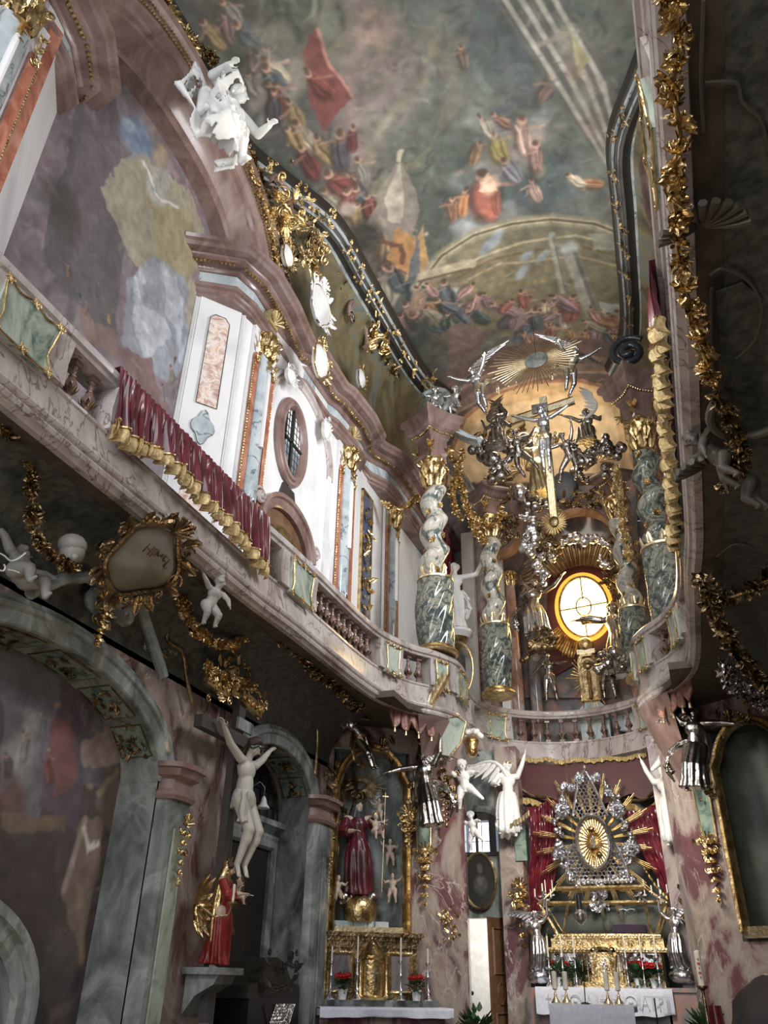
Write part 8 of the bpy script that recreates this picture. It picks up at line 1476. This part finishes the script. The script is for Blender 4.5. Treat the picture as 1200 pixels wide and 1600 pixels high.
# ---- figures under the galleries and round the canopy
HA = figure('angel_statue', 'silver herm angel with outstretched arm under the left corner balustrade', 'statue', dict(aL=[(-.9, -.3, -.15), (-.95, -.2, -.25)], aR=[(.5, -.2, .9), (.1, -.1, 1)], lean=(-.12, -.2, 1), look=(-.2, -.9, .1), lL=[(.1, -.5, -.9), (.1, -.1, -1)], lR=[(.3, -.4, -.9), (.1, .1, -1)], fat=1.1), 1.12, DSV, 35, wings=[((.7, .2, .5), (.2, 0, .8), .30)], clothes=[('drapery', lambda J: sash(16, 1, 1.3)(J).merge(skirt(1.05, .0, 3)(J)), M['darksilver'])]); HA.location = at(668, 1298, 11.35); HA.rotation_euler.z = .1
HB = mirrored(HA, 'silver herm angel with draped hips under the right corner balustrade'); HB.location = at(1100, 1240, 11.2); HB.rotation_euler.z = -.1
LG = figure('angel_statue', 'dark silver angel diving over the top left of the side altar frame', 'statue', dict(aL=[(-.5, -.4, .3), (-.2, -.8, .3)], aR=[(.5, -.6, -.3), (.3, -.8, -.3)], lean=(-.6, -.2, .7), look=(.3, -.9, -.3), lL=[(.5, -.4, -.8), (.35, -.2, -1)], lR=[(.3, -.1, -1), (.5, .2, -.9)]), 1.0, DSV, 36, wings=[((-.2, .3, .9), (-.7, 0, .3), .5)], clothes=[('drapery', sash(17, -1, 1.1), M['oldgold'])]); LG.location = at(562, 1208, 10.9); LG.rotation_euler.z = .5
PW = dict(putto=True, aL=[(-.6, -.5, .5), (-.1, -.7, .8)], aR=[(.8, -.3, -.2), (.5, -.7, -.1)], lean=(-.1, -.2, 1), look=(.5, -.8, -.2), lL=[(-.2, -.3, -1), (-.1, .4, -1)], lR=[(.8, -.5, -.6), (.7, .1, -.6)])
PU = figure('putto', 'white putto holding a gilded helmet aloft under the choir balustrade', 'putto', PW, .82, ST, 37, wings=[((-.7, .4, .4), (.1, 0, 1), .35)], vox=.011, clothes=[('loincloth', loin(18), M['stucco'])]); PU.location = at(728, 1268, 12.0)
tagp(MB().lathe([(.05, -.16), (.09, -.10), (.10, 0), (.12, .08), (.08, .14), (.02, .16)], P(737, 1166, y=11.95), seg=14).build('gilded_helmet', M['gold'], None), 'gilded helmet held up by the white putto', 'helmet')
m = MB(); p = P(737, 1150, y=11.95); r_ = random.Random(5)
for k in range(12): m.ball(p+np.array([-.14+.026*k, r_.uniform(-.03, .03), .08*math.sin(k*.28)+r_.uniform(-.02, .02)]), .045, 7, 5)
tagp(link_mesh(bake(m, .012, 1), 'plume', M['stucco'], None), 'white curled plume on the gilded helmet', 'plume')
put(PU, at(1050, 1225, 12.6), .5, .9, 'white putto reaching down at the right end of the choir balustrade', mirror=True)
put(PU, at(742, 1330, 12.4), -.4, .62, 'small white putto with crossed legs left of the passage window')
AW = figure('angel_statue', 'white winged angel lifting the canopy at the left of the red pelmet', 'statue', dict(aL=[(-.5, -.3, -.7), (.4, -.8, -.2)], aR=[(.45, -.1, .9), (.35, 0, 1)], lean=(.08, -.1, 1), look=(.35, -.9, .2), lL=[(-.2, -.3, -1), (-.1, .1, -1)]), 1.12, ST, 38, wings=[((-.95, .2, .35), (-.1, .1, 1), .62)], clothes=[('skirt', skirt(1.25, .1, 19), M['stucco'])], extra=lambda J: [('crown', MB().lathe([(.045, .04), (.05, .06), (.04, .07)], J['head'], seg=12), M['gold'])]); AW.location = at(797, 1305, 13.0); AW.rotation_euler.z = .15
AR_ = mirrored(AW, 'white robed angel lifting the canopy at the right of the red pelmet'); AR_.location = at(1056, 1318, 12.95); AR_.rotation_euler.z = -.3

m = MB(); g = []
q = cat_rom([P(u, v, y=12.85) for u, v in ((788, 1295), (802, 1282), (815, 1276), (826, 1266))], 10)
for i, pp in enumerate(q): g.append([pp, pp+(0, -.02, -.08-.01*math.sin(i*1.7)), pp+(0, .02, -.08-.01*math.sin(i*1.7)), pp+(0, .03, 0)])
m.grid(np.array(g), wrap_v=True); tagp(m.build('gold_fringe', M['palegold'], None), 'gold fringe along the cloth under the white canopy angel', 'fringe')
for k, (u, v, y, h, w_, lb) in enumerate(((640, 1265, 11.3, .5, .25, 'gilded drop with shell beside the herm angel'), (845, 1330, 13.35, .01, .01, ''), (812, 1372, 13.2, .95, .26, 'large gilded drop on the pillar left of the crimson curtain'), (1077, 1372, 13.15, .95, .26, 'large gilded drop on the pillar right of the crimson curtain'), (1150, 1325, 11.0, .01, .01, ''), (1075, 1180, 12.2, .9, .42, 'tarnished gilded fruit cluster under the right corner bulge'))):
    if not lb: continue
    m = MB(); m.merge(pendant(h, w_, 50+k), None, P(u, v, y=y)); m.merge(rocaille(w_*1.1, h*.4, 60+k, 12, .4, 3, .45), None, P(u, v, y=y)+(0, -.02, -h*.3)); tagp(m.build('gilded_drop', M['gold'] if k != 5 else M['oldgold'], None), lb, 'ornament')
for k, (u0, u1, v0, v1, y, lb) in enumerate(((806, 820, 1290, 1345, 13.28, 'narrow green marble panel on the pillar left of the curtain'), (1072, 1084, 1290, 1345, 13.28, 'narrow green marble panel on the pillar right of the curtain'))):
    a, b = P(u0, v1, y=y), P(u1, v0, y=y); tagp(B3(a[0], b[0], y, y+.04, a[2], b[2]).build('marble_plaque', M['green'], None, smooth=False), lb, 'panel')
m = MB(); p0, p1 = P(668, 1112, y=11.0), P(690, 1072, y=11.0)
for k in range(9): add_leaf(m, p0+(p1-p0)*k/9, (p1-p0)+np.array([.10*(-1)**k, -.05, .05]), (0, -1, 0), .30, .09, .3, 6, 0)
tagp(m.build('palm', M['palegold'], None), 'gilded palm frond held against the left corner balustrade', 'palm')
# corner bulge body under the balustrades with green panels
for mir in (0, 1):
    g = []; rows = [(4.96, 1.0, 0), (4.6, .80, .10), (4.2, .55, .22), (3.9, .42, .30)]
    for z, k, ins in rows: g.append([np.array([-3.75+(x-(-3.75))*k+.0, 12.2+(y-12.2)*k, z]) for x, y in G.sub(sy(10.8), sy(13.4), .12)])
    gg = np.array(g); 
    if mir: gg[..., 0] = 2*CX-gg[..., 0]
    m = MB().grid(gg); nn = gg.shape[1]; m.f.append(tuple(range(nn))); m.f.append(tuple(range(3*nn, 4*nn))); m.add([gg[0][0], gg[0][-1], gg[3][-1], gg[3][0]], [(0, 1, 2, 3)]); struct('trim_80', m, M['rosydark'], ang=30)
for (pts, lb) in (([(690, 1122), (715, 1120), (728, 1128), (720, 1160), (702, 1182), (684, 1178)], 'shield shaped green marble panel with gilt edge under the left corner bulge'), ([(1012, 1108), (1030, 1105), (1040, 1125), (1032, 1140), (1016, 1136)], 'small green marble panel with gilt edge under the right end of the choir balustrade')):
    t = thing('marble_plaque', lb, 'panel', tuple(P(*pts[0], y=11.3))); q = [P(u, v, y=11.32 if pts[0][0] < 900 else 13.9) for u, v in pts]; MB().poly(q, (0, .05, 0)).build('green_field', M['palegreen'], t, smooth=False); MB().tube(q+q[:1], .012, 6).build('gilt_edge', M['gold'], t)
# ---- large seated angel on the arch at upper left
SA = figure('angel_statue', 'large white stucco figure with billowing drapery seated on the arch over the big fresco', 'statue', dict(aL=[(-.6, -.4, -.5), (.1, -.9, -.1)], aR=[(.5, -.4, -.8), (-.1, -.9, -.3)], lean=(.35, -.15, .9), look=(.7, -.6, -.1), lL=[(-.5, -.7, -.5), (-.1, -.1, -1)], lR=[(.3, -.8, -.6), (.2, .1, -1)]), 1.5, ST, 40, clothes=[('drapery', lambda J: (lambda mb: (mb.merge(ribbon([J['hip']+(-.1, -.05, .12), J['hip']+(-.18, -.15, .05), J['hip']+(-.15, -.22, -.10), J['hip']+(-.22, -.20, -.25), J['hip']+(-.10, -.24, -.40), J['hip']+(-.18, -.22, -.52)], np.array([.16, .30, .38, .36, .30, .18]), .016, (.7, -.5, .3), 1.0, 3)), mb.merge(sash(20, 1, 1.1)(J)), mb)[2])(skirt(1.15, .1, 21)(J)), M['stucco'])])
SA.location = tuple(P(318, 262, x=-4.25)); SA.rotation_euler = (0, 0, E90-.35); SA.scale = (1.85,)*3
# ---- spandrel of the big lower arch: inscribed cartouche, putti, volutes
pc = P(222, 872, x=-4.02)
def words():
    cu = bpy.data.curves.new('inscription', 'FONT'); cu.body = 'HIMEL'; cu.size = .13; cu.extrude = .003; cu.align_x = 'CENTER'; oc = bpy.data.objects.new('tmp', cu); COL.objects.link(oc); me = bpy.data.meshes.new_from_object(oc.evaluated_get(bpy.context.evaluated_depsgraph_get())); bpy.data.objects.remove(oc); me.materials.clear(); me.materials.append(M['oldgold']); o = bpy.data.objects.new('inscription', me); COL.objects.link(o); o.location = (-.03, -.15, .06); o.rotation_euler = (E90, 0, 0); return o
cc = cartouche('tarnished gilded cartouche inscribed HIMEL under the left gallery', tuple(pc), E90, .95, .78, plain('dull_cream_shield', (.22, .20, .15), .5), M['oldgold'], 17, -.0, writing=words, n=26); cc.rotation_euler = (.75, 0, E90)
PD1 = figure('putto', 'stucco putto toned grey for shade, leaning on the wall right of the inscribed cartouche', 'putto', dict(putto=True, aL=[(-.7, -.3, .4), (-.7, -.1, .6)], aR=[(.4, -.6, -.7), (.2, -.3, -1)], lean=(.1, -.35, 1), look=(.8, -.6, -.2), lL=[(-.1, -.5, -.9), (0, .4, -1)], lR=[(.3, -.6, -.7), (.1, .5, -.9)]), .95, dict(body=M['shadestucco'], hair=M['shadestucco'], wing=M['shadestucco']), 41, vox=.011, wings=[((.6, .3, .3), (0, 0, 1), .25)]); PD1.location = tuple(P(322, 985, x=-4.02)); PD1.scale = (.62,)*3; PD1.rotation_euler.z = E90-.3
PD2 = put(PD1, tuple(P(60, 925, x=-4.35)), E90+1.0, .9, 'stucco putto toned grey for shade, lying on the moulding above the big painted arch', rot=(-.9, .3, E90))
tagp(MB().ball(P(113, 862, x=-4.3), (.10, .10, .12), 14, 10).ball(P(113, 852, x=-4.3), (.115, .115, .09), 12, 8).ball(P(117, 870, x=-4.22), .03, 8, 6).build('cherub', M['shadestucco'], None), 'curly shade-toned putto head left of the inscribed cartouche', 'putto head')
for k, (a_, b__, s_, lb) in enumerate((((-.7), 1, 1, 'stone volute under the left side of the inscribed cartouche'), (.5, -1, 1, 'stone volute under the right side of the inscribed cartouche'))):
    c_ = P(150 if k == 0 else 195, 935 if k == 0 else 957, x=-4.72); sg = -1 if k == 0 else 1; m = MB(); m.tube([c_+np.array([0, sg*.75, -.28-.1*k]), c_+np.array([0, sg*.45, -.02-.06*k]), c_+np.array([.03, sg*.2, .12])]+spiral(c_, np.array([0, 0, 1.]), np.array([0, float(-sg), 0]), .13, 1.4, 18, 0), .055, 8); tagp(m.build('stone_volute', M['greymarble'], None), lb, 'volute')
m = MB(); m.merge(pendant(.45, .28, 77), np.array([[0, -1, 0], [1, 0, 0], [0, 0, 1.]]), P(162, 935, x=-4.62)); tagp(m.build('gilded_ornament', M['gold'], None), 'gilded leaf keystone on the crown of the big painted arch', 'ornament')
# garlands under the left gallery and round the arches
gl_ = [('gilded garland hanging from the underside of the left gallery beside the lying putto', [(38, 665), (44, 700), (47, 740), (50, 780), (55, 820), (66, 855), (90, 878), (120, 890)], -4.30, .085, 'oldgold', 51), ('short gilded garland at the far left edge under the gallery', [(0, 655), (8, 672), (14, 690)], -4.2, .10, 'oldgold', 52), ('gilded garland running from the grey putto down to the pier capital', [(285, 930), (290, 960), (305, 985), (335, 1005), (360, 1010), (395, 990), (430, 965)], -4.45, .09, 'gold', 53),
 ('gilded leafy garland sagging below the gallery toward the side altar', [(425, 965), (440, 1000), (470, 1020), (485, 1050), (510, 1060), (530, 1080), (552, 1105), (575, 1100)], -4.15, .10, 'oldgold', 54), ('gilded garland trailing over the pier capital above the crucifix', [(320, 1040), (345, 1058), (372, 1068), (398, 1072)], -4.62, .09, 'gold', 55)]
for lb, pts, x, r_, mt, sd in gl_: garland('garland', lb, [P(u, v, x=x) for u, v in pts], r_, M[mt], sd)
for k, (pts, lb) in enumerate((([(270, 965), (262, 1000), (285, 1020), (292, 1060), (302, 1105)], 'dull gold scrolling edge moulding on the spandrel right of the big arch'), ([(225, 960), (235, 990), (245, 1012), (262, 1030)], 'dull gold curl on the spandrel beside the star patterned field'), ([(640, 1125), (655, 1160), (650, 1190)], 'dull gold rib beside the herm angel'), ([(430, 1080), (462, 1082), (490, 1100), (496, 1150), (492, 1210)], 'dull gold curved rib over the narrow window arch'))):
    x_ = -4.80 if k != 2 else -3.7; m = MB().tube(cat_rom([P(u, v, x=x_) for u, v in pts], 6), .022, 8); tagp(m.build('curved_rib', M['oldgold'], None), lb, 'moulding')
st = MB(); r_ = random.Random(3)
for k in range(26):
    u, v = r_.uniform(225, 295), r_.uniform(940, 1025); c_ = P(u, v, x=-4.86)
    for j in range(6): q = j*pi/3; st.rod(c_, c_+np.array([.01, .04*math.cos(q), .04*math.sin(q)]), .004, .002, 4)
tagp(st.build('star_pattern', M['bluegrey'], None), 'field of small pale stars on the spandrel beside the big arch', 'star pattern', kind='stuff')
# ---- underside of the right gallery: garlands, volute, shells, dim putti
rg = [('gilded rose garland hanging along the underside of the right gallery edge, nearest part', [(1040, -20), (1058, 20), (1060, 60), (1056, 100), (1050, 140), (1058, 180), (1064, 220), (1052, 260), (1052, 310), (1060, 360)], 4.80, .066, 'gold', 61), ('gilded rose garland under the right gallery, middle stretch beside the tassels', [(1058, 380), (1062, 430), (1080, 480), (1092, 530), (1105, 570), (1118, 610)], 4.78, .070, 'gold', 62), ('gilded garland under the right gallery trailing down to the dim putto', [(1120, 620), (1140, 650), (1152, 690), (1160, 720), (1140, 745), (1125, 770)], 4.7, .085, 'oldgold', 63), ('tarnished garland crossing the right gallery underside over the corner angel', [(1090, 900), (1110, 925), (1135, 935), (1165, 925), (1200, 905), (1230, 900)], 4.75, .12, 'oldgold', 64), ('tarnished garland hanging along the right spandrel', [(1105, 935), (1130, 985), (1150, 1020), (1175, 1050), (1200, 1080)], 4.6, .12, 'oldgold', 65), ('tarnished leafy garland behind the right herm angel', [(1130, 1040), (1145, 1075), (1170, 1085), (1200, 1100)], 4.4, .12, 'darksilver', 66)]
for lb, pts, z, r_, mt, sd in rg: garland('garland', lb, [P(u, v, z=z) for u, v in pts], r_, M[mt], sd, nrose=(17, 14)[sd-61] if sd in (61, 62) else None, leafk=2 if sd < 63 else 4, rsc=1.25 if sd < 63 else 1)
DST = plain('shade_dimmed_stucco', (.13, .115, .095), .5)  # stucco copy darkened so its colour carries the shade of the underside
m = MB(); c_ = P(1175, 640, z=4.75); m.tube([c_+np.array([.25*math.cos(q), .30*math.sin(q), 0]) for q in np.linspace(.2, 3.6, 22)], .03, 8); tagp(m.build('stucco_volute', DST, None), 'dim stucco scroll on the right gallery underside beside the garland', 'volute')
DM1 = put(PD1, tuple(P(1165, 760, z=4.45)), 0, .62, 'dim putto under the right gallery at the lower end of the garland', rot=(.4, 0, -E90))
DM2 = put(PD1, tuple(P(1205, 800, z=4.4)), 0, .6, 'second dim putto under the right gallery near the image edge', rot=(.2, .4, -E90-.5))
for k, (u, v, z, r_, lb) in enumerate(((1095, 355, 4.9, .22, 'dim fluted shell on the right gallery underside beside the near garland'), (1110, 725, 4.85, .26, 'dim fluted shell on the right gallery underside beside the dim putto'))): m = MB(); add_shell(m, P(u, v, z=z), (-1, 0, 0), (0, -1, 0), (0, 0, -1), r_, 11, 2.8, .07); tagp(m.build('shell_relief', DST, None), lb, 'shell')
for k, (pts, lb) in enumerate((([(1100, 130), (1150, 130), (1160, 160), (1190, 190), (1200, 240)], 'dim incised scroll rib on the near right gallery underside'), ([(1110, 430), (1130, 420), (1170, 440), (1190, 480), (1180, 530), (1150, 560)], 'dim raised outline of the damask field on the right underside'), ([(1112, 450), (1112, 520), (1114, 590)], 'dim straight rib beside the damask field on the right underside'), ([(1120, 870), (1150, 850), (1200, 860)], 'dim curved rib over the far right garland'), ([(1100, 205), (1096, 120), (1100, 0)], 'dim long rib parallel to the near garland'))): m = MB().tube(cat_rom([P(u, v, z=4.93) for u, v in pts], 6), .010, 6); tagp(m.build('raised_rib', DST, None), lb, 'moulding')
tagp(MB().poly([P(u, v, z=4.94) for u, v in ((1118, 455), (1160, 440), (1200, 470), (1210, 560), (1190, 620), (1130, 600))], (0, 0, -.012)).build('damask_field', M['damask'], None, smooth=False), 'blue green damask field on the right gallery underside', 'panel')
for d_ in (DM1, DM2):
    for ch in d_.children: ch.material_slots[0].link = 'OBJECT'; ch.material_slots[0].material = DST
for ch in list(baby.children): bpy.data.objects.remove(ch)
bpy.data.objects.remove(baby)

a, b = P(483, 1600, y=10.75), P(490, 1482, y=10.75); t = thing('loudspeaker', 'slim black column loudspeaker at the left edge of the side altar', 'loudspeaker', (a[0], 10.75, a[2])); B3(a[0], b[0]+.02, 10.70, 10.8, .0, b[2]).build('cabinet', M['black'], t, smooth=False); B3(a[0]+.01, b[0]+.01, 10.69, 10.70, .1, b[2]-.03).build('grille', M['dark'], t, smooth=False)

for k, (pts, lb) in enumerate((([(-6, 862), (6, 868), (16, 876), (28, 873), (40, 864)], 'thin curved light streak modelled as a tube at the left edge above the big arch'), ([(0, 891), (5, 892), (8, 887), (6, 882)], 'tiny hook shaped light streak modelled as a tube at the left edge'), ([(13, 890), (22, 892), (30, 895)], 'short straight light streak modelled as a tube right of the hook at the left edge'))):
    tagp(MB().tube(cat_rom([P(u, v, x=-4.2) for u, v in pts], 5), .006, 5).build('light_streak', M['pot'], None), lb, 'light streak')  # white tubes standing in for glints of light on edges
